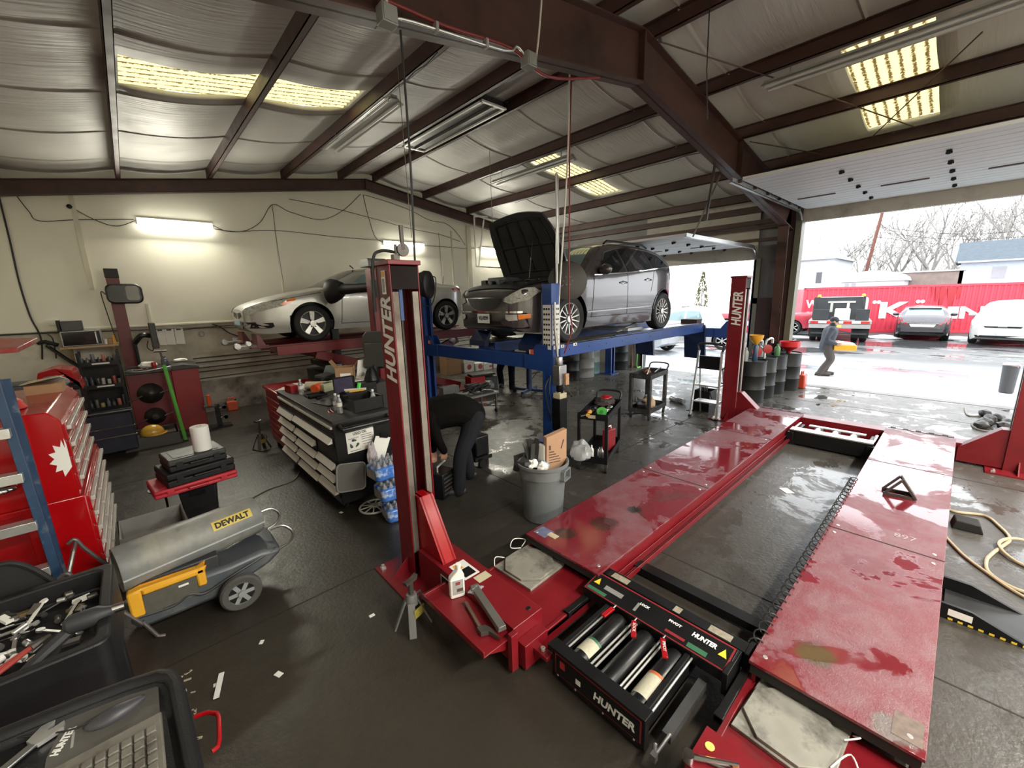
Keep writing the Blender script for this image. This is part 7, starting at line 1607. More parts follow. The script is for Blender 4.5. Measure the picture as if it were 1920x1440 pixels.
single(MB().tube([(5.33,2.4,5.55),(5.36,2.4,4.9),(5.7,2.5,4.5)],.007),'hanging_wire',cable,'thin dark wire hanging in front of the main roof beam','wire')
for i,(x,y,z0) in enumerate(((2.9,5.1,3.2),(6.1,7.2,3.4))): single(MB().tube([(x,y,zt(x)-.02),(x+.02,y,z0)],.005),'hanging_wire',greycab,['thin wire hanging from the left slope by the tool cart','thin wire hanging from the right slope by the raised bonnet'][i],'wire')
# wires along the purlins
for i,(x,y0,y1,lb) in enumerate(((6.95,3.4,8.5,'sagging cable clipped under the second right purlin'),(8.55,3.4,9,'sagging cable clipped under the third right purlin'),(3.2,4.6,8.6,'tangled cable clipped under the left purlin by the strip light'))):
    pts=[(x-.05,y0+(y1-y0)*k/16,zt(x)-.03-.03*abs(math.sin(k*1.7))) for k in range(17)]; single(MB().tube(pts,.007,smooth_pts=3),'purlin_cable',cable,lb,'cable')
# wires on the gable wall
def wall_wire(lb,pts,m=cable,r=.007): single(MB().tube([(x,YW-.02,z) for x,z in pts],r,n=6,smooth_pts=6),'wall_wire',m,lb,'wire')
wall_wire('dark wire from the ceiling to the left end of the first wall light',[(-1.1,4.35),(-1.0,4.1),(-.9,3.95),(-.4,4.02),(.38,4.1)]); wall_wire('drooping wire loop left of the first wall light',[(-.48,4.25),(-.2,4.05),(.1,3.95),(.4,4.08)])
wall_wire('long horizontal wire between the two visible wall lights',[(1.68,4.1),(2.0,4.0),(2.9,4.1),(4.3,4.06),(5.6,4.05)]); wall_wire('wire rising from the first light to the roof beam',[(1.7,4.03),(2.2,4.02),(2.6,4.25),(2.92,4.68),(3.3,4.55),(4.0,4.45),(4.6,4.75),(5.1,5.2)]); wall_wire('wire slanting down from the roof peak to second wall light',[(5.17,5.2),(5.25,4.7),(5.4,4.15),(5.62,4.0)]); wall_wire('long wire sloping along the wall below the right roof beam',[(3.3,4.85),(4.2,4.78),(5.5,4.6),(6.5,4.45),(7.6,4.35),(8.3,4.2)]); wall_wire('wire tangle under the gable beam right of the peak',[(5.2,5.2),(5.9,5.1),(6.6,4.95),(7.2,4.75),(7.8,4.7),(8.2,4.45),(8.5,4.1)]); wall_wire('wire right of the second wall light',[(6.95,4.0),(7.7,4.0),(8.5,4.0),(9.1,4.05)])
wall_wire('dark conduit cable down the left end of the gable wall',[(-1.30,4.4),(-1.31,3.6),(-1.33,2.9),(-1.31,2.3),(-1.25,1.9),(-1.3,1.5)],r=.014); wall_wire('cord hung straight down the middle of the gable wall',[(2.91,4.66),(2.9,3.8),(2.92,2.9)],greycab); wall_wire('horizontal cable run along the wall ledge left',[(-1.9,1.98),(-1,1.97),(0,1.94),(1,1.92),(2.4,1.95)],r=.012); wall_wire('second horizontal cable along the wall ledge',[(.4,1.86),(1.2,1.9),(2.0,1.85),(3,1.84),(4.5,1.82)]); wall_wire('thick black cable bundle drooping by the car nose',[(1.35,1.98),(1.5,1.9),(1.65,1.75),(1.95,1.6)],r=.016); wall_wire('white hanging cord right on the gable wall',[(7.5,4.4),(7.52,3.6),(7.55,2.4)],greycab)
for i,(x,z) in enumerate(((-1.05,2.16),(-.48,4.24))): single(MB().box(x-.06,x+.06,YW-.05,YW,z-.05,z+.05) if i==0 else MB().lathe([(.03,0),(.04,.03),(.0,.06)],(x,YW,z),(0,-1,0),n=14),'wall_box' if i==0 else 'wall_sensor',whitepl if i==0 else black,['small cream socket box low on the gable wall','small dark sensor high on the gable wall left of the light'][i],'electrical box')
t=thing('wall_hook_rack','black tool arm and cables hung on the wall above the grey tool box','rack',(-1.0,11.3,1.3),world=True); MB().tube([(-1.2,11.4,1.75),(-1.0,11.3,1.5),(-.78,11.2,1.25)],.03).tube([(-1.3,11.4,1.8),(-1.2,11.35,1.82),(-1.05,11.3,1.75)],.035).build('arm',black,t); MB().tube([(-1.15,11.4,1.95),(-1.1,11.38,1.85),(-1.12,11.38,1.5)],.01,smooth_pts=4).build('cable',cable,t)
HP=thing('pipe_stand','white pipe frame bracketed at the right end of the gable wall','pipe',(8.75,11.2,3.3),world=True); MB().tube([(8.75,11.2,3.42),(8.74,11.2,4.85),(8.8,11.2,4.98),(9.3,11.2,5.02)],.028,smooth_pts=3).build('upright',whitepl,HP); MB().tube([(8.8,11.15,3.4),(9.06,11.1,4.9)],.026).build('brace',whitepl,HP); MB().tube([(8.75,11.2,3.42),(9.9,11.2,3.40)],.024).build('rail',steel,HP)
# ================================================================== PEOPLE
def remesh(mb,name,m,parent,vox=.012,smooth=4):
    o=mb.build(name,m,None)
    md=o.modifiers.new('r','REMESH');md.mode='VOXEL';md.voxel_size=vox;md.use_smooth_shade=True
    ms=o.modifiers.new('s','SMOOTH');ms.factor=.5;ms.iterations=smooth
    dg=bpy.context.evaluated_depsgraph_get();dg.update()
    me=bpy.data.meshes.new_from_object(o.evaluated_get(dg));o.modifiers.clear();o.data=me
    off=Vector(parent.get('_w',(0,0,0)));me.transform(Matrix.Translation(-off))
    for p in me.polygons:p.use_smooth=True
    o.parent=parent;return o
def limb(mb,pts,rs):
    mb.tube(pts,rs,n=12,smooth_pts=6)
    for p,r in ((pts[0],rs[0]),(pts[-1],rs[-1])): mb.ell(p,(r*.98,)*3,12,8)
    for p,r in zip(pts[1:-1],rs[1:-1]): mb.ell(p,(r*.98,)*3,12,8)
def hand(mb,wrist,d,nrm,side,curl=.5):
    """palm from the wrist along d, palm faces nrm; five fingers bent towards nrm"""
    d=Vector(d).normalized();n=Vector(nrm);n=(n-d*n.dot(d)).normalized();s=d.cross(n)*side;w=Vector(wrist)
    for t in (-.03,-.01,.01,.03): mb.tube([w+s*t*.6,w+d*.05+s*t,w+d*.09+s*t],[.016,.017,.014],n=8)
    for t,l in ((-.031,.062),(-.0105,.078),(.0105,.084),(.031,.074)):
        p=w+d*.088+s*t; q=p+(d*math.cos(curl)+n*math.sin(curl))*l*.5; e=q+(d*math.cos(curl*2.4)+n*math.sin(curl*2.4))*l*.55
        mb.tube([p-d*.02,p,q,e],[.0105,.0105,.0095,.008],n=8); mb.ell(e,(.008,)*3,8,6)
    p=w+d*.03+s*.032; mb.tube([w+d*.015+s*.02,p+s*.014+n*.008,p+s*.028+d*.03+n*.02,p+s*.026+d*.055+n*.032],[.014,.013,.011,.009],n=8)
def person(lb,loc,J,top_m,leg_m,shoe_m,cap_m,vox=.012,hat=True,name='person'):
    t=thing(name,lb,'person',loc,world=True)
    V=lambda k:Vector(J[k])
    up=(V('head')-V('neck')).normalized(); fw=Vector(J['face']); fw=(fw-up*fw.dot(up)).normalized(); rt=fw.cross(up)
    b=MB(); H=V('head')
    MH=Matrix(((rt.x,fw.x,up.x,H.x),(rt.y,fw.y,up.y,H.y),(rt.z,fw.z,up.z,H.z),(0,0,0,1)))
    b.ell((0,-.005,.025),(.076,.096,.10),16,12,M=MH); b.ell((0,.025,-.05),(.058,.066,.07),14,10,M=MH); b.ell((0,.10,-.015),(.014,.022,.024),8,6,M=MH); b.ell((0,.092,-.065),(.028,.012,.010),8,6,M=MH); b.ell((0,.085,-.098),(.026,.02,.02),8,6,M=MH)
    for s in (-1,1): b.ell((s*.078,-.005,-.01),(.012,.024,.034),8,6,M=MH)
    limb(b,[V('neck')-up*.03,H-up*.05],[.058,.052])
    limb(b,[V('pelvis'),V('spine'),V('chest')],[.13,.125,.145])
    for s in 'LR':
        limb(b,[V('sh'+s),V('el'+s),V('wr'+s)],[.05,.042,.028]); limb(b,[V('chest'),V('sh'+s)],[.10,.06])
        limb(b,[V('hip'+s),V('kn'+s),V('an'+s)],[.085,.058,.042]); limb(b,[V('an'+s),V('an'+s)*.55+V('to'+s)*.45],[.036,.026])
        d=J.get('hd'+s,V('wr'+s)-V('el'+s)); hand(b,V('wr'+s),d,J.get('hn'+s,(0,0,-1)),1 if s=='L' else -1,J.get('curl',.6))
    body=remesh(b,'body',skin,t,vox*.75,3)
    ey=MB()
    for s in (-1,1): ey.ell((s*.03,.088,.012),(.012,.008,.008),10,6,M=MH)
    build_sep(ey,'eye',mat('dark eye',(.03,.02,.015),.2),t)
    if hat: 
        hm=MB(); hm.ell((0,-.008,.04),(.086,.107,.092),18,12,M=MH); hm.ell((0,.10,.055),(.062,.06,.009),14,6,M=MH); hm.v=[v for v in hm.v]; hm.build('cap',cap_m,t)
        nk=MB(); limb(nk,[V('neck')-up*.02,H-up*.075],[.075,.072]); nk.build('neck_gaiter',cap_m,t)
    else:
        hm=MB(); hm.ell((0,-.016,.036),(.083,.102,.096),18,12,M=MH); hm.build('hair',mat('dark hair',(.015,.01,.008),.6),t)
    j=MB(); c,sp,pe=V('chest'),V('spine'),V('pelvis')
    ax=(V('shR')-V('shL')).normalized(); fx=(c-pe).normalized().cross(ax)
    hem=J.get('hem',.0)
    R0=J.get('tr',(.175,.165,.19))
    limb(j,[pe+(sp-pe)*hem,sp,c],R0); limb(j,[V('shL'),c,V('shR')],[.085,.15,.085]); limb(j,[c,V('neck')],[.12,.075])
    limb(j,[pe+(sp-pe)*hem+ax*.06,sp+ax*.07,c+ax*.07],[r*.85 for r in R0]); limb(j,[pe+(sp-pe)*hem-ax*.06,sp-ax*.07,c-ax*.07],[r*.85 for r in R0])
    for s in 'LR': limb(j,[V('sh'+s),V('el'+s),V('wr'+s)-(V('wr'+s)-V('el'+s)).normalized()*.02],[.078,.064,.048])
    remesh(j,'jacket',top_m,t,vox,5)
    l=MB()
    for s in 'LR':
        an=V('an'+s); kn=V('kn'+s)
        limb(l,[V('hip'+s),(V('hip'+s)*.5+kn*.5),kn,kn*.45+an*.55,an-Vector((0,0,.035))],[.125,.112,.088,.082,.080])
    limb(l,[V('hipL'),V('hipR')],[.125,.125]); limb(l,[V('pelvis'),pe+(sp-pe)*.35],[.145,.14])
    remesh(l,'trousers',leg_m,t,vox,5)
    for s in 'LR':
        an=V('an'+s);to=V('to'+s); d=(to-an);d.z=0;d.normalize(); sh=MB(); z0=J.get('floor',0)
        heel=Vector((an.x,an.y,z0+.05))-d*.05; sh.tube([heel,heel+d*.10,heel+d*.2,heel+d*.27],[.052,.055,.05,.04],n=12); sh.tube([an+Vector((0,0,.05)),Vector((an.x,an.y,z0+.05))],[.058,.06],n=12); sh.ell(heel,(.052,)*3,12,8); sh.ell(heel+d*.27,(.04,.04,.036),12,8)
        sh.v=[Vector((v.x,v.y,max(v.z,z0+.002))) for v in sh.v]; so=remesh(sh,'shoe',shoe_m,t,.009,3)
        sl=MB(); sl.prism([tuple(((heel+d*a+Vector((-d.y,d.x,0))*w).x,(heel+d*a+Vector((-d.y,d.x,0))*w).y)) for a,w in ((-.055,.03),(-.055,-.03),(.05,-.045),(.2,-.05),(.29,-.025),(.30,0),(.29,.025),(.2,.05),(.05,.045))],'z',z0,z0+.025); sl.build('sole',rubber,so)
    return t
f=Vector((-.85,.53,0));n_=Vector((-.53,-.85,0))
pv=Vector((3.06,4.10,.92)); ch=pv+f*.46+Vector((0,0,.07)); 
JB=dict(face=(-.3,.2,-1),floor=0,pelvis=pv,spine=pv+f*.22+Vector((0,0,.09)),chest=ch,neck=ch+f*.20+Vector((0,0,-.04)),head=ch+f*.32+Vector((0,0,-.14)),
 shL=ch-n_*.19+f*.08,shR=ch+n_*.19+f*.08,elL=ch-n_*.14+f*.10+Vector((0,0,-.30)),elR=ch+n_*.16+f*.02+Vector((0,0,-.28)),wrL=ch-n_*.04+f*.08+Vector((0,0,-.52)),wrR=ch+n_*.08-f*.06+Vector((0,0,-.50)),
 hipL=pv-n_*.11,hipR=pv+n_*.11,knL=(3.03,4.30,.47),knR=(2.72,3.96,.49),anL=(3.06,4.26,.09),anR=(2.67,3.97,.09),toL=(2.86,4.39,.04),toR=(2.46,4.10,.04),hdL=(0,0,-1),hdR=(-.2,.1,-1),hnL=n_*1.0,hnR=-n_*1.0,tr=(.19,.215,.22),hem=.15)
person('person bending over in black sweatshirt and dark jeans behind the near red lift post',(2.85,4.15,0),JB,hoodie,jean,boot,black,hat=False)
single(MB().tube([(pv+f*.02+n_*(.15*math.sin(a))+Vector((0,0,.16*math.cos(a)))-f*.0) for a in [R_(-60+12*i) for i in range(14)]],.015,n=6),'belt_strip',whitepl,'white strip of shirt at the waist of the bending person','shirt strip') if 0 else None
p0=Vector((7.2,8.05,0))
JM=dict(face=(-.8,-.5,0),floor=0,pelvis=p0+Vector((0,0,.92)),spine=p0+Vector((-.02,0,1.12)),chest=p0+Vector((-.06,-.02,1.34)),neck=p0+Vector((-.09,-.03,1.50)),head=p0+Vector((-.13,-.04,1.63)),
 shL=p0+Vector((.05,-.2,1.42)),shR=p0+Vector((-.17,.14,1.42)),elL=p0+Vector((-.12,-.3,1.25)),elR=p0+Vector((-.36,.05,1.25)),wrL=p0+Vector((-.36,-.22,1.36)),wrR=p0+Vector((-.5,-.12,1.4)),
 hipL=p0+Vector((.07,-.08,.90)),hipR=p0+Vector((-.06,.09,.90)),knL=p0+Vector((.0,-.14,.48)),knR=p0+Vector((-.10,.22,.48)),anL=p0+Vector((.02,-.12,.09)),anR=p0+Vector((.05,.34,.10)),toL=p0+Vector((.06,-.30,.04)),toR=p0+Vector((.02,.16,.04)),hdL=(-.8,.3,.4),hdR=(-.8,-.3,.4))
JM['toL']=p0+Vector((-.02,-.32,.04)); JM['toR']=p0+Vector((-.10,.20,.04))
person('person in dark navy work clothes standing under the raised crossover, only the legs visible',(7.2,8.05,0),JM,navy,navy,boot,black,hat=False)
q=Vector((14.2,2.5,0)); fw=Vector((.35,-.94,0)); lf=Vector((.94,.35,0))
JW=dict(face=fw,floor=0,pelvis=q+Vector((0,0,.84)),spine=q+fw*.02+Vector((0,0,1.02)),chest=q+fw*.05+Vector((0,0,1.22)),neck=q+fw*.07+Vector((0,0,1.38)),head=q+fw*.10+Vector((0,0,1.50)),
 shL=q+fw*.04+lf*.19+Vector((0,0,1.30)),shR=q+fw*.04-lf*.19+Vector((0,0,1.30)),elL=q-fw*.04+lf*.24+Vector((0,0,1.03)),elR=q-fw*.05-lf*.24+Vector((0,0,1.02)),wrL=q+fw*.17+lf*.16+Vector((0,0,.92)),wrR=q+fw*.18-lf*.18+Vector((0,0,.90)),
 hipL=q+lf*.09+Vector((0,0,.82)),hipR=q-lf*.09+Vector((0,0,.82)),knL=q+fw*.16+lf*.09+Vector((0,0,.46)),knR=q+fw*.10-lf*.10+Vector((0,0,.45)),anL=q+fw*.02+lf*.09+Vector((0,0,.09)),anR=q-fw*.10-lf*.10+Vector((0,0,.09)),toL=q+fw*.24+lf*.09+Vector((0,0,.04)),toR=q+fw*.12-lf*.10+Vector((0,0,.04)),hdL=fw,hdR=fw,hnL=-lf,hnR=lf,hem=-.25,tr=(.17,.165,.18))
person('person in cap and grey jacket walking outside the open door holding a yellow tool case',tuple(q),JW,mat('grey blue jacket',(.045,.05,.065),.8,bump=.2,bscale=60),mat('faded grey brown jeans',(.07,.06,.055),.9),mat('brown boots',(.06,.05,.045),.6),mat('dark blue grey cap',(.025,.028,.036),.8))
cs=thing('carried_tool_case','yellow tool case with white top held by the person outside','tool case',tuple(q+fw*.36+Vector((0,0,.74))),world=True); MC2=frame(q+fw*.38+Vector((0,0,.80)),fw,(0,0,1)); MB().box(-.24,.26,-.08,.07,-.16,.16,0,MC2).build('case',mat('tool case yellow',(.75,.38,.02),.4),cs,bevel=.02); MB().prism([(-.22,.07),(.24,.07),(.2,.12),(.0,.15),(-.18,.13)],'z',-.13,.13,0,MC2).build('white_top',whitepl,cs,bevel=.01)
# ================================================================== OUTSIDE
def node_yard():
    m=bpy.data.materials.new('wet slushy asphalt');m.use_nodes=True;nt=m.node_tree;N=nt.nodes;L=nt.links;b=N['Principled BSDF']
    tc=N.new('ShaderNodeTexCoord');sp=N.new('ShaderNodeSeparateXYZ');L.new(tc.outputs['Object'],sp.inputs[0])
    def nz(s,d=8,r=.6,sc=None):
        n=N.new('ShaderNodeTexNoise');n.inputs['Scale'].default_value=s;n.inputs['Detail'].default_value=d;n.inputs['Roughness'].default_value=r
        mp=N.new('ShaderNodeMapping');mp.inputs['Scale'].default_value=sc or (1,1,1);L.new(tc.outputs['Object'],mp.inputs[0]);L.new(mp.outputs[0],n.inputs['Vector']);return n.outputs['Fac']
    def ramp(src,a,c,o0=0,o1=1):
        r=N.new('ShaderNodeMapRange');r.inputs[1].default_value=a;r.inputs[2].default_value=c;r.inputs[3].default_value=o0;r.inputs[4].default_value=o1;L.new(src,r.inputs[0]);return r.outputs[0]
    def mix(f_,a,c,ty='RGBA'):
        n=N.new('ShaderNodeMix');n.data_type=ty;L.new(f_,n.inputs[0]);ia,ib=(6,7) if ty=='RGBA' else (2,3)
        for i,v in ((ia,a),(ib,c)):
            if isinstance(v,tuple):n.inputs[i].default_value=(*v,1)
            elif isinstance(v,float):n.inputs[i].default_value=v
            else:L.new(v,n.inputs[i])
        return n.outputs[2 if ty=='RGBA' else 0]
    big=nz(.35,6,.6,(1,.45,1))
    base=mix(nz(3,8),(.045,.045,.047),(.10,.10,.10))
    snow=ramp(nz(.5,8,.65,(1,.5,1)),.60,.66)
    # apron by the building: slush plus white glare of wet ground painted in
    apron=ramp(sp.outputs[0],19.0,13.5)
    sl=N.new('ShaderNodeMath');sl.operation='MULTIPLY';sl.use_clamp=True;L.new(apron,sl.inputs[0]);L.new(ramp(nz(.7,8,.7),.30,.5),sl.inputs[1])
    mx=N.new('ShaderNodeMath');mx.operation='MAXIMUM';L.new(snow,mx.inputs[0]);L.new(sl.outputs[0],mx.inputs[1])
    base=mix(mx.outputs[0],base,(.62,.66,.7)); L.new(base,b.inputs['Base Color'])
    wet=ramp(big,.48,.55); L.new(mix(wet,.6,.03,'FLOAT'),b.inputs['Roughness'])
    return m
yard=MB(); yard.box(XD,110,-70,90,-.14,-.01); yard.build('ground',node_yard(),kind='structure')
th=MB(); th.box(XD-.02,XD+.25,-3,2.93,-.05,.006); th.build('trim_40',mat('worn sill concrete',(.16,.15,.14),.5),kind='structure')
cd_=Vector((.4053,-.9142,0)); cn=Vector((-.9142,-.4053,0)); C0=Vector((28.13,6.3,0))
CT2=thing('shipping_container','long faded red shipping container with big white lettering across the yard','container',tuple(C0+cd_*6),world=True)
def cp(s,z,o=0): return C0+cd_*s+cn*o+Vector((0,0,z))
contm=mat('faded container red',(.62,.045,.075),.55,var=.12,scale=.6,dirt=(.42,.02,.03),dscale=.9,dlo=.55,dhi=.75)
c=MB(); vs=[];L2=12.19; prof=[]
s=0.
while s<L2:
    prof+=[(s,0),(s+.07,0),(s+.11,-.035),(s+.18,-.035)]; s+=.22
prof.append((L2,0)); n=len(prof)
c.add([cp(a,.1,o) for a,o in prof]+[cp(a,2.36,o) for a,o in prof],[(i,i+1,n+i+1,n+i) for i in range(n-1)])
c.add([cp(0,.1),cp(0,2.36),cp(0,2.36,-2.43),cp(0,.1,-2.43),cp(L2,.1),cp(L2,2.36),cp(L2,2.36,-2.43),cp(L2,.1,-2.43)],[(0,1,2,3),(4,7,6,5),(1,5,6,2),(2,6,7,3)]); c.build('corrugated_wall',contm,CT2,flat=True)
e=MB()
for z0,z1 in ((.0,.14),(2.33,2.44)): e.slab([cp(0,z1,.02),cp(L2,z1,.02),cp(L2,z1,-.05),cp(0,z1,-.05)],z1-z0)
for a in (0,L2-.1): e.slab([cp(a,2.44,.02),cp(a+.1,2.44,.02),cp(a+.1,2.44,-.08),cp(a,2.44,-.08)],2.44)
e.build('rail_frame',contm,CT2)
wl=mat('white container lettering',(.8,.78,.78),.6,var=.05)
def lt(tx,s,z,w,h,sh=0): text(tx,1,frame(cp(s,z,.012),cd_,(0,0,1)),wl,CT2,bold=.03,shear=sh,depth=.006,fit=(w,h))
lt('K',4.12,1.17,1.3,.86); lt('L',5.6,1.02,.7,.6); lt('I',6.42,1.02,.42,.6); lt('N',7.15,1.02,.95,.6); lt('E',8.1,1.02,.75,.6)
for s in (3.22,3.4,5.0,5.18): MB().lathe([(.09,0),(.09,.008),(0,.008)],cp(s,1.6,.006),cn,n=14).build('lettering',wl,CT2)
text('W',1,frame(cp(.45,1.55,.012),cd_,(0,0,1)),wl,CT2,bold=.03,depth=.006,fit=(.6,.45))
k=MB()
for s,w,h in ((5.7,.1,.7),(5.9,.16,1.0),(6.25,.2,.95),(6.5,.12,.6),(5.5,.06,.5)): k.slab([cp(s-w,2.30,.006),cp(s+w,2.30,.006),cp(s+w*.3,2.30-h,.006),cp(s-w*.3,2.30-h,.006)],.004)
build_sep(k,'rust_drip',mat('dark red drips',(.36,.01,.02),.5),CT2)
# vehicles in the yard
hat=Car(4.35,[(0,.66),(.1,.72),(.9,.95),(1.2,1.0),(1.9,1.40),(2.3,1.47),(3.0,1.46),(3.7,1.36),(4.05,1.10),(4.2,1.02),(4.3,.92),(4.35,.8)],[(0,.3),(.4,.2),(3.8,.22),(4.2,.3),(4.35,.4)],[(0,.55),(.2,.75),(.7,.88),(3.6,.90),(4.15,.83),(4.35,.70)],[(0,.85),(1.2,.95),(3.5,1.0),(4.35,1.02)],1.46,(.85,3.5),.32,tum=.28)
HB=thing('hatchback','grey hatchback seen from behind in front of the red container','car',(29.95,1.42,0),rz=PI+.05)
hp=mat('grey hatchback paint',(.09,.085,.095),.25,metal=.5,coat=.6); hat.body(hp,black,HB); hat.topp(3.62,4.08,-.86,.86,'rear_window',glasslt,HB)
hat.end([(-.42,.74),(.42,.74),(.36,.62),(-.36,.62)],'plate_recess',white,HB,front=False); hat.end([(.48,.72),(.80,.74),(.82,1.02),(.66,1.0)],'tail_lamp',redlens,HB,front=False,mirror=True); hat.end([(-.75,.36),(.75,.36),(.70,.26),(-.70,.26)],'bumper_skirt',black,HB,front=False,eps=.012); hat.end([(-.85,.56),(.85,.56),(.85,.535),(-.85,.535)],'bumper_crease',hp,HB,front=False,eps=.02); hat.end([(-.5,.80),(.5,.80),(.5,.77),(-.5,.77)],'chrome_strip',chrome,HB,front=False,eps=.01)
MB().slab([(3.5,-.55,1.45),(3.8,-.52,1.42),(3.8,.52,1.42),(3.5,.55,1.45)],.03).build('spoiler',hp,HB); mirror_(HB,1.6,-.88,1.02,hp,-1); mirror_(HB,1.6,.88,1.02,hp,1)
wheels4(hat,HB,.2,(5,.05,.07,0),mat('silver alloy',(.6,.6,.58),.3,metal=.6))
WCp=mat('white car paint',(.5,.5,.49),.3,coat=.5)
wc=Car(4.7,[(0,.78),(.08,.85),(.3,.95),(1.0,1.06),(1.25,1.12),(1.95,1.58),(2.3,1.66),(3.6,1.66),(4.2,1.55),(4.5,1.15),(4.7,.9)],[(0,.36),(.2,.24),(.6,.22),(4.2,.26),(4.7,.42)],[(0,.62),(.1,.76),(.4,.88),(.9,.93),(4.0,.93),(4.5,.85),(4.7,.7)],[(0,.95),(1.3,1.08),(4,1.15),(4.7,1.15)],1.66,(.95,3.65),.35,tum=.25)
WC=thing('white_car','white car facing the shop at the right side of the red container','car',(24.6,-1.05,0),rz=-.12)
wc.body(WCp,black,WC); wc.topp(1.28,1.95,-.9,.9,'windscreen',glasslt,WC); wc.end([(-.45,.72),(.45,.72),(.52,.82),(.2,.86),(-.2,.86),(-.52,.82)],'grille',black,WC); wc.end([(-.12,.80),(.12,.80),(.12,.75),(-.12,.75)],'badge',chrome,WC,eps=.012); wc.end([(.58,.76),(.82,.80),(.86,.92),(.7,.90)],'headlamp',lampm,WC,mirror=True); wc.end([(-.7,.42),(.7,.42),(.66,.34),(-.66,.34)],'air_intake',black,WC); wc.side([(1.75,1.12),(2.2,1.5),(2.8,1.56),(2.85,1.13)],'side_window',glassdk,WC); wc.side([(2.95,1.13),(2.9,1.56),(3.6,1.54),(3.9,1.2)],'side_window',glassdk,WC)
mirror_(WC,1.6,-.9,1.12,WCp,-1); mirror_(WC,1.6,.9,1.12,WCp,1); wheels4(wc,WC,.22,(5,.06,.09,0),mat('silver alloy',(.6,.6,.58),.3,metal=.6))
pk=Car(5.5,[(0,.85),(.1,1.0),(1.2,1.12),(1.6,1.15),(2.1,1.62),(2.4,1.70),(3.3,1.69),(3.6,1.6),(3.75,1.15),(3.9,1.10),(5.3,1.1),(5.5,1.05)],[(0,.45),(.3,.35),(5.2,.4),(5.5,.5)],[(0,.7),(.2,.85),(.6,.95),(5.2,.95),(5.5,.9)],[(0,1.05),(5.5,1.1)],1.7,(1.0,4.4),.37,tum=.2)
PK=thing('pickup_truck','white pickup truck parked side on outside the smaller door','pickup',(18.9,11.1,-.005),rz=-PI/2); pk.body(WCp,black,PK)
pk.side([(1.85,1.16),(2.15,1.52),(2.7,1.6),(2.72,1.16)],'side_window',glasslt,PK); pk.side([(2.8,1.16),(2.8,1.6),(3.35,1.58),(3.55,1.2)],'side_window',glasslt,PK); pk.side([(5.3,.75),(5.45,.75),(5.45,1.04),(5.3,1.04)],'tail_lamp',redlens,PK); pk.side([(.1,.75),(.5,.8),(.5,.95),(.15,.92)],'headlamp',lampm,PK); wheels4(pk,PK,.24,(6,.04,.05,0),mat('silver alloy',(.6,.6,.58),.3,metal=.6))
LR=MB()
for i in range(5): LR.lathe([(.03,0),(.03,.04),(0,.05)],(2.35,-.3+.15*i,1.72),n=10)
build_sep(LR,'marker_light',black,PK)
SS=thing('silver_sedan','silver saloon parked outside the smaller door, seen below the blue runway','car',(16.2,12.6,-.005),rz=-PI/2-.1); sp_=mat('yard silver paint',(.4,.42,.43),.3,metal=.4,coat=.5); sed.body(sp_,black,SS); wheels4(sed,SS,.22,(5,.05,.07,0),mat('silver alloy',(.6,.6,.58),.3,metal=.6)); sed.side([(1.75,.96),(2.2,1.28),(2.78,1.355),(3.45,1.25),(3.75,1.05)],'side_window',glassdk,SS); sed.topp(1.42,2.2,-.92,.92,'windscreen',glassdk,SS)
# tow truck, seen from behind
TW=thing('tow_truck','flatbed work truck seen from behind with red and white reflector bar','truck',(23.4,3.78,0),rz=.16)
rwm=mat('red reflector',(.5,.02,.02),.3); bk=mat('weathered black steel',(.03,.033,.036),.4,var=.3)
MB().box(0,4.2,-1.12,1.12,.82,.95).build('bed',mat('dusty bed steel',(.3,.29,.28),.5),TW); MB().box(.9,.95,-.85,1.05,.98,1.98).box(.88,.97,-.85,-.75,.98,2.0).box(.88,.97,.95,1.05,.98,2.0).build('headboard',bk,TW,bevel=.01); MB().box(.86,.89,-.5,.5,1.72,1.8).box(.86,.89,-.3,-.2,1.3,1.75).box(.86,.89,.3,.4,1.3,1.75).build('winch_rail',alum,TW)
MB().box(.3,.36,-1.02,-.55,.95,1.45).build('side_box',bk,TW,bevel=.01); MB().box(.3,.36,.4,1.0,.95,1.45).build('side_box',bk,TW,bevel=.01); MB().box(.1,.5,-.35,.2,.96,1.48).build('water_tank',whitepl,TW,bevel=.04)
for i in range(7):
    y=-1.05+.3*i; MB().box(-.02,0,y,y+.3,.84,.93).build('reflector_bar',rwm if i%2==0 else white,TW)
MB().box(0,.1,-1.1,1.1,.62,.8).build('rear_crossmember',mat('dusty bed steel',(.3,.29,.28),.5),TW); MB().box(-.01,0,-.1,.2,.66,.78).build('number_plate',mat('yellow plate',(.6,.6,.1),.4),TW); MB().box(-.05,.1,-1.0,1.0,.36,.42).beam((0,-.5,.42),(0,.5,.62),.04,.04).beam((0,.1,.4),(0,.1,.7),.05,.05).build('underride_bar',bk,TW)
for y in (-.92,-.62,.62,.92): MB().lathe([(.3,-.13),(.43,-.12),(.45,-.08),(.45,.08),(.43,.12),(.3,.13)],(.8,y,.44),(0,1,0),n=28).lathe([(.3,-.02),(.3,.02)],(.8,y,.44),(0,1,0),n=20).build('wheel',rubber,TW)
for y in (-.78,.78): MB().box(.2,.23,y-.3,y+.3,.2,.8).build('mud_flap',rubber,TW)
MB().box(1.2,3.6,-.95,.95,.9,1.95).build('cab',mat('white cab',(.6,.6,.6),.4),TW,bevel=.08)
for y in (-.75,.85): MB().lathe([(.07,0),(.07,.08),(.04,.11),(0,.12)],(.93,y,2.0),n=14).build('beacon',mat('amber beacon',(.8,.35,.03),.3),TW)
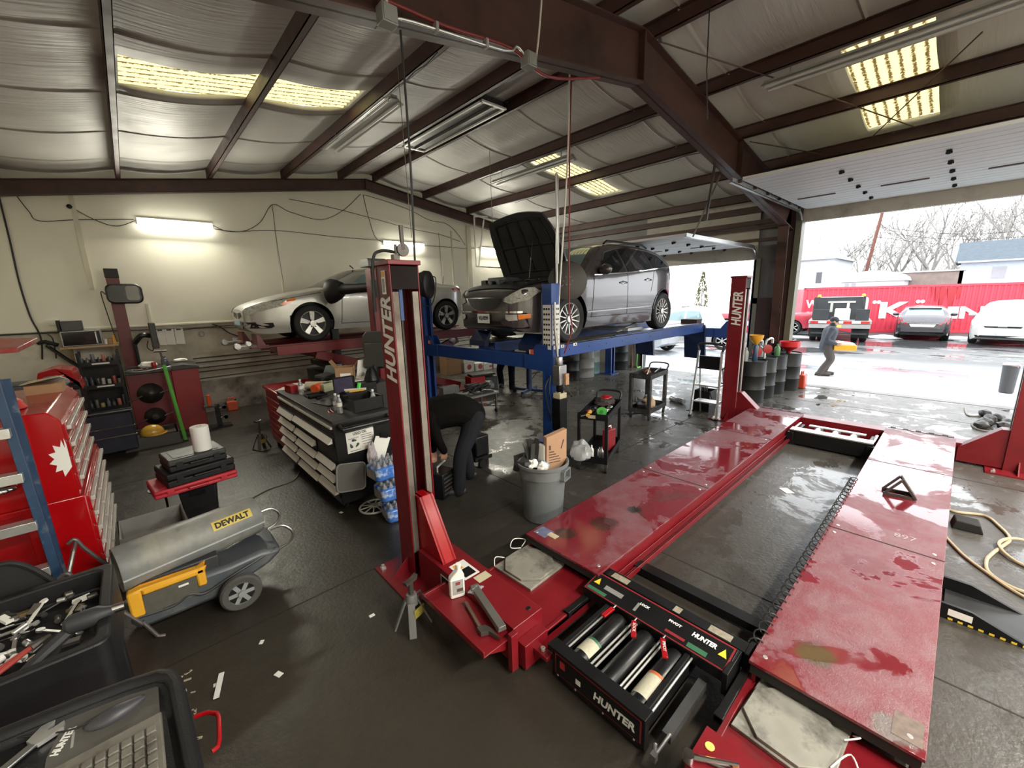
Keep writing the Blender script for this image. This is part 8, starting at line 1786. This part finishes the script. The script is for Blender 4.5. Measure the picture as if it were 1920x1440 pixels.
RP=thing('red_pickup','red pickup mostly hidden behind the door jamb beside the container','pickup',(27.6,8.4,-.005),rz=PI*.5); rpp=mat('red car paint',(.4,.03,.05),.3,coat=.5); pk.body(rpp,black,RP); wheels4(pk,RP,.24,(6,.04,.05,0),mat('silver alloy',(.6,.6,.58),.3,metal=.6)); pk.side([(1.85,1.16),(2.15,1.52),(3.35,1.58),(3.55,1.2)],'side_window',glassdk,RP); RP.location=(27.2,5.2,-.005)
# snow heaps by the container
for i,(x,y,r) in enumerate(((26.3,2.5,.7),(26.9,.0,.6),(27.2,6.1,.5),(22.6,3.6,.4))): 
    b=blob((0,0,0),(r*.6,r,.16),i*3,.3); b.v=[Vector((v.x,v.y,max(v.z,0))) for v in b.v]; single(b,'snow_heap',mat('dirty snow',(.75,.78,.8),.8),['low snow heap left of the grey hatchback','low snow heap right of the grey hatchback','small snow heap at the left end of the container','small snow heap behind the flatbed truck'][i],'snow heap',loc=(x,y,-.01))
BO=thing('bollard_bin','grey round bin with torn liner outside the door by the right post','bin',(14.25,-.86,-.01)); MB().lathe([(.10,0),(.115,.02),(.13,.58),(.14,.62),(.12,.62)],n=22).build('body',mat('bin grey',(.07,.07,.075),.5,var=.2),BO); blob((0,0,.62),(.14,.14,.05),3,.5).build('liner',mat('pinkish liner',(.6,.5,.5),.4),BO)
# buildings
def house(name,lb,c,w,d,h,rh,rz,wm,rm,gable='x'):
    t=thing(name,lb,'building',c,rz=rz); MB().box(-d/2,d/2,-w/2,w/2,0,h).build('wall',wm,t); r=MB()
    if gable=='x': r.prism([(-w/2-.3,h),(w/2+.3,h),(0,h+rh)],'x',-d/2-.3,d/2+.3)
    else: r.prism([(-d/2-.3,h),(d/2+.3,h),(0,h+rh)],'y',-w/2-.3,w/2+.3)
    r.build('roof',rm,t); return t
wwall=mat('white siding',(.5,.51,.52),.6); 
b1=house('white_building','white gabled building behind the left end of the container','dummy' and (48,10.6,0),5.2,8,4.8,1.9,0,wwall,mat('pale roof',(.4,.42,.44),.6))
for y,z in ((-1.7,3.3),(.6,3.0)): w_=MB().box(-4.03,-4.0,y-.2,y+.2,z-.45,z+.45).build('window',mat('dark window',(.06,.06,.07),.2),b1)
b2=house('white_shed','white shed with arched roof above the container','',3.4,4,2.7,1.0,0,wwall,mat('snowy roof',(.6,.62,.65),.6)) if 0 else thing('white_shed','white shed with rounded roof above the red container','building',(42,4.9,0))
MB().box(-2,2,-1.75,1.75,0,2.8).build('wall',wwall,b2); MB().prism([(-1.9,2.8)]+[(1.9*math.cos(R_(180-18*i)),2.8+.75*math.sin(R_(180-18*i))) for i in range(11)],'x',-2.1,2.1).build('roof',mat('snowy roof',(.6,.62,.65),.6),b2)
for y in (1.0,1.4): MB().box(-2.03,-2,y-.12,y+.12,2.1,2.7).build('window',mat('grey pane',(.3,.3,.32),.2),b2)
b3=house('blue_grey_house','house with blue grey roof and small window above the container at right','building' and (46,-2.6,0),6.5,6,3.9,1.5,0,mat('pale blue siding',(.42,.48,.54),.6),mat('blue grey shingles',(.05,.07,.09),.7),gable='y')
MB().box(-3.04,-3.0,1.15,1.75,2.75,3.5).build('window',mat('grey pane',(.3,.3,.32),.2),b3); MB().box(-3.4,-2.9,-3.4,3.4,3.85,3.95).build('gutter',wwall,b3); MB().box(-4.2,-3.0,-3.4,3.3,2.35,2.45).build('porch_roof',mat('pale roof',(.4,.42,.44),.6),b3)
bw=thing('brick_wall','low dull brown brick building between shed and house','building',(44,2.2,0)); MB().box(-1,1,-1.75,1.6,0,3.35).build('wall',mat('dull brown brick',(.22,.17,.15),.8,var=.4,scale=3),bw); MB().box(-1.1,1.1,-1.85,1.7,3.35,3.45).build('parapet',mat('pale coping',(.45,.42,.4),.8),bw)
pl=thing('utility_pole','leaning brown utility pole behind the white shed','pole',(47,6.1,0)); MB().tube([(0,.5,0),(0,-.45,9.2)],[.14,.11],n=10).build('pole',mat('orange brown pole',(.13,.05,.035),.8),pl); MB().beam((0,-1.1,8.6),(0,.3,8.7),.1,.12).build('cross_arm',mat('orange brown pole',(.13,.05,.035),.8),pl)
for i in range(3): single(MB().tube([(47,6.0,8.3-.4*i-1),(47,0,7.6-.4*i-1.6),(47,-8,7.9-.4*i-1.6)],.018,n=5,smooth_pts=6),'overhead_wire',cable,['upper','middle','lower'][i]+' overhead wire running right from the utility pole','wire')
# bare winter trees
bark=mat('grey winter bark',(.27,.25,.235),.9,var=.3)
def bare_tree(seed,h):
    random.seed(seed); mb=MB()
    def grow(p,d,l,r,lev):
        q=p+d*l*.5+Vector((random.uniform(-.05,.05)*l,random.uniform(-.05,.05)*l,0)); e=q+(d+Vector((random.uniform(-.2,.2),random.uniform(-.2,.2),random.uniform(-.02,.15)))).normalized()*l*.5
        mb.tube([p,q,e],[r,r*.85,r*.68],n=5 if lev<2 else 3,cap=False)
        if lev>=5 or r<.012: return
        for k in range(random.choice((2,3,3))):
            a=random.uniform(0,2*PI); t=random.uniform(.35,.8); s=(e-q).normalized(); nd=(s*math.cos(t)+(s.orthogonal().normalized()*math.cos(a)+s.cross(s.orthogonal()).normalized()*math.sin(a))*math.sin(t)+Vector((0,0,.12))).normalized()
            grow(e if k<2 else q,nd,l*random.uniform(.62,.82),r*.62,lev+1)
    grow(Vector((0,0,0)),Vector((0,0,1)),h*.3,h*.016,0); return mb.build('bare_tree',bark,None,flat=True)
protos=[bare_tree(s,11) for s in (3,8,15)]
tr_=[(58,11.0,1.05),(60,8.6,.9),(58,4.9,1.15),(62,3.2,1.25),(57,2.2,1.1),(61,1.0,1.0),(60,-.6,1.05),(64,-1.8,1.25),(58,-3.0,1.1),(66,5.8,.95),(68,3.8,1.1),(67,.2,1.15),(70,-2.5,1.2),(69,7.4,.85),(60,13.2,.9),(72,1.9,1.2),(66,-4.6,1.3),(58,7.2,.75),(56,5.6,.7),(63,9.8,.9),(75,6.5,1.2),(74,-.6,1.3),(55,3.4,.8),(63,-3.6,1.15),(73,9,1.1),(64,1.8,1.0)]
for i,(x,y,s) in enumerate(tr_):
    o=protos[i] if i<3 else protos[i%3].copy()
    if i>=3: COL.objects.link(o)
    o.location=(x,y,0);o.rotation_euler=(0,0,i*1.3);o.scale=(s,s,s); tag(o,'tall bare grey winter tree in the row beyond the yard','tree','bare trees beyond the yard')
random.seed(21); br=MB()
for i in range(1700):
    y=random.uniform(-9,16);x=random.uniform(74,80);z=random.uniform(0,7.5); br.tube([(x,y,z),(x+random.uniform(-.4,.4),y+random.uniform(-.9,.9),z+random.uniform(.4,1.6))],.03,n=3,cap=False)
tag(br.build('brushwood',bark,None,flat=True),'grey brown brushwood thicket low behind the bare trees','brushwood',kind='stuff').location=(0,0,0)
cf=thing('column_conifer','narrow brown green conifer outside the smaller door','tree',(23.5,10.0,0)); random.seed(2)
MB().tube([(0,0,0),(0,0,3.2)],[.06,.02],n=8).build('trunk',bark,cf); fo=MB()
for i in range(420):
    z=random.uniform(.7,3.4); r=.30*min(1,(3.45-z)/1.3)*random.uniform(.4,1); a=random.uniform(0,2*PI); p=Vector((r*math.cos(a),r*math.sin(a),z)); fo.add([p,p+Vector((random.uniform(-.1,.1),random.uniform(-.1,.1),.16)),p+Vector((.07*math.cos(a),.07*math.sin(a),.05))],[(0,1,2)])
fo.build('foliage',mat('brown green needles',(.13,.12,.05),.9,var=.4),cf,flat=True)
# ================================================================== LIGHT AND CAMERA
w=bpy.data.worlds.new('overcast sky');sc.world=w;w.use_nodes=True
nt=w.node_tree;bg=nt.nodes['Background']
bg.inputs[0].default_value=(.93,.97,1,1);bg.inputs[1].default_value=2.7
def area(name,loc,rot,sx,sy,e,col=(1,1,1),portal=False,spread=None):
    l=bpy.data.lights.new(name,'AREA');l.shape='RECTANGLE';l.size=sx;l.size_y=sy;l.energy=e;l.color=col
    if portal:l.cycles.is_portal=True
    if spread:l.spread=spread
    o=bpy.data.objects.new(name,l);COL.objects.link(o);o.location=loc;o.rotation_euler=rot;return o
area('door_portal',(XD+.14,0,2.0),(0,PI/2,0),3.9,5.8,1,portal=True)
area('door_portal',(XD+.14,5.45,1.6),(0,PI/2,0),3.15,3.2,1,portal=True)
area('door_portal',(XD+.14,-7,2.0),(0,PI/2,0),3.9,4,1,portal=True)  # portal of the added unseen opening
# fluorescent strips fixed to the gable wall
LT=emat('lit fluorescent tube',(1,.98,.86),9)
for i,(x0,x1,z) in enumerate(((.42,1.66,4.05),(5.62,6.9,3.96),(9.1,10.3,3.98))):
    t=thing('wall_light','lit fluorescent strip light on the gable wall, '+('leftmost of the three' if i==0 else 'above the red lift post' if i==1 else 'half hidden by the raised bonnet'),'light',((x0+x1)/2,YW-.05,z),group='wall strip lights',world=True)
    MB().box(x0,x1,YW-.06,YW,z-.03,z+.09).build('housing',white,t)
    for dz in (-.03,.035): MB().tube([(x0+.01,YW-.095,z+dz),(x1-.01,YW-.095,z+dz)],.026,n=10).build('tube',LT,t)
    area('strip_glow',((x0+x1)/2,YW-.16,z),(R_(-62),0,0),x1-x0,.15,52,(1,.96,.8))
# unseen fill lights added behind the camera to brighten the shop
for x in (2,7.5):
    for y in (-2.6,-6.5): area('fill_light',(x,y,4.6),(0,0,0),2.4,.3,290,(1,.95,.85))
for x,y in ((1.5,7.5),): pass
cd=bpy.data.cameras.new('camera');cd.sensor_width=36;cd.lens=771/1920*36;cd.clip_start=.05;cd.clip_end=500
cam=bpy.data.objects.new('camera',cd);COL.objects.link(cam)
RR=((0.73513514,-0.15979833,0.65881775),(-0.67739935,-0.13504943,0.72311256),(-0.02657922,-0.97786816,-0.20752687))
cam.matrix_world=Matrix(((RR[0][0],-RR[0][1],-RR[0][2],0),(RR[1][0],-RR[1][1],-RR[1][2],0),(RR[2][0],-RR[2][1],-RR[2][2],2.4),(0,0,0,1)))
sc.camera=cam
sc.view_settings.view_transform='Standard';sc.view_settings.look='None';sc.view_settings.exposure=.9;sc.view_settings.gamma=1
sc.view_settings.use_curve_mapping=False
sc.cycles.max_bounces=8;sc.cycles.diffuse_bounces=5;sc.cycles.glossy_bounces=4;sc.cycles.caustics_reflective=False;sc.cycles.caustics_refractive=False
sc.cycles.sample_clamp_indirect=6
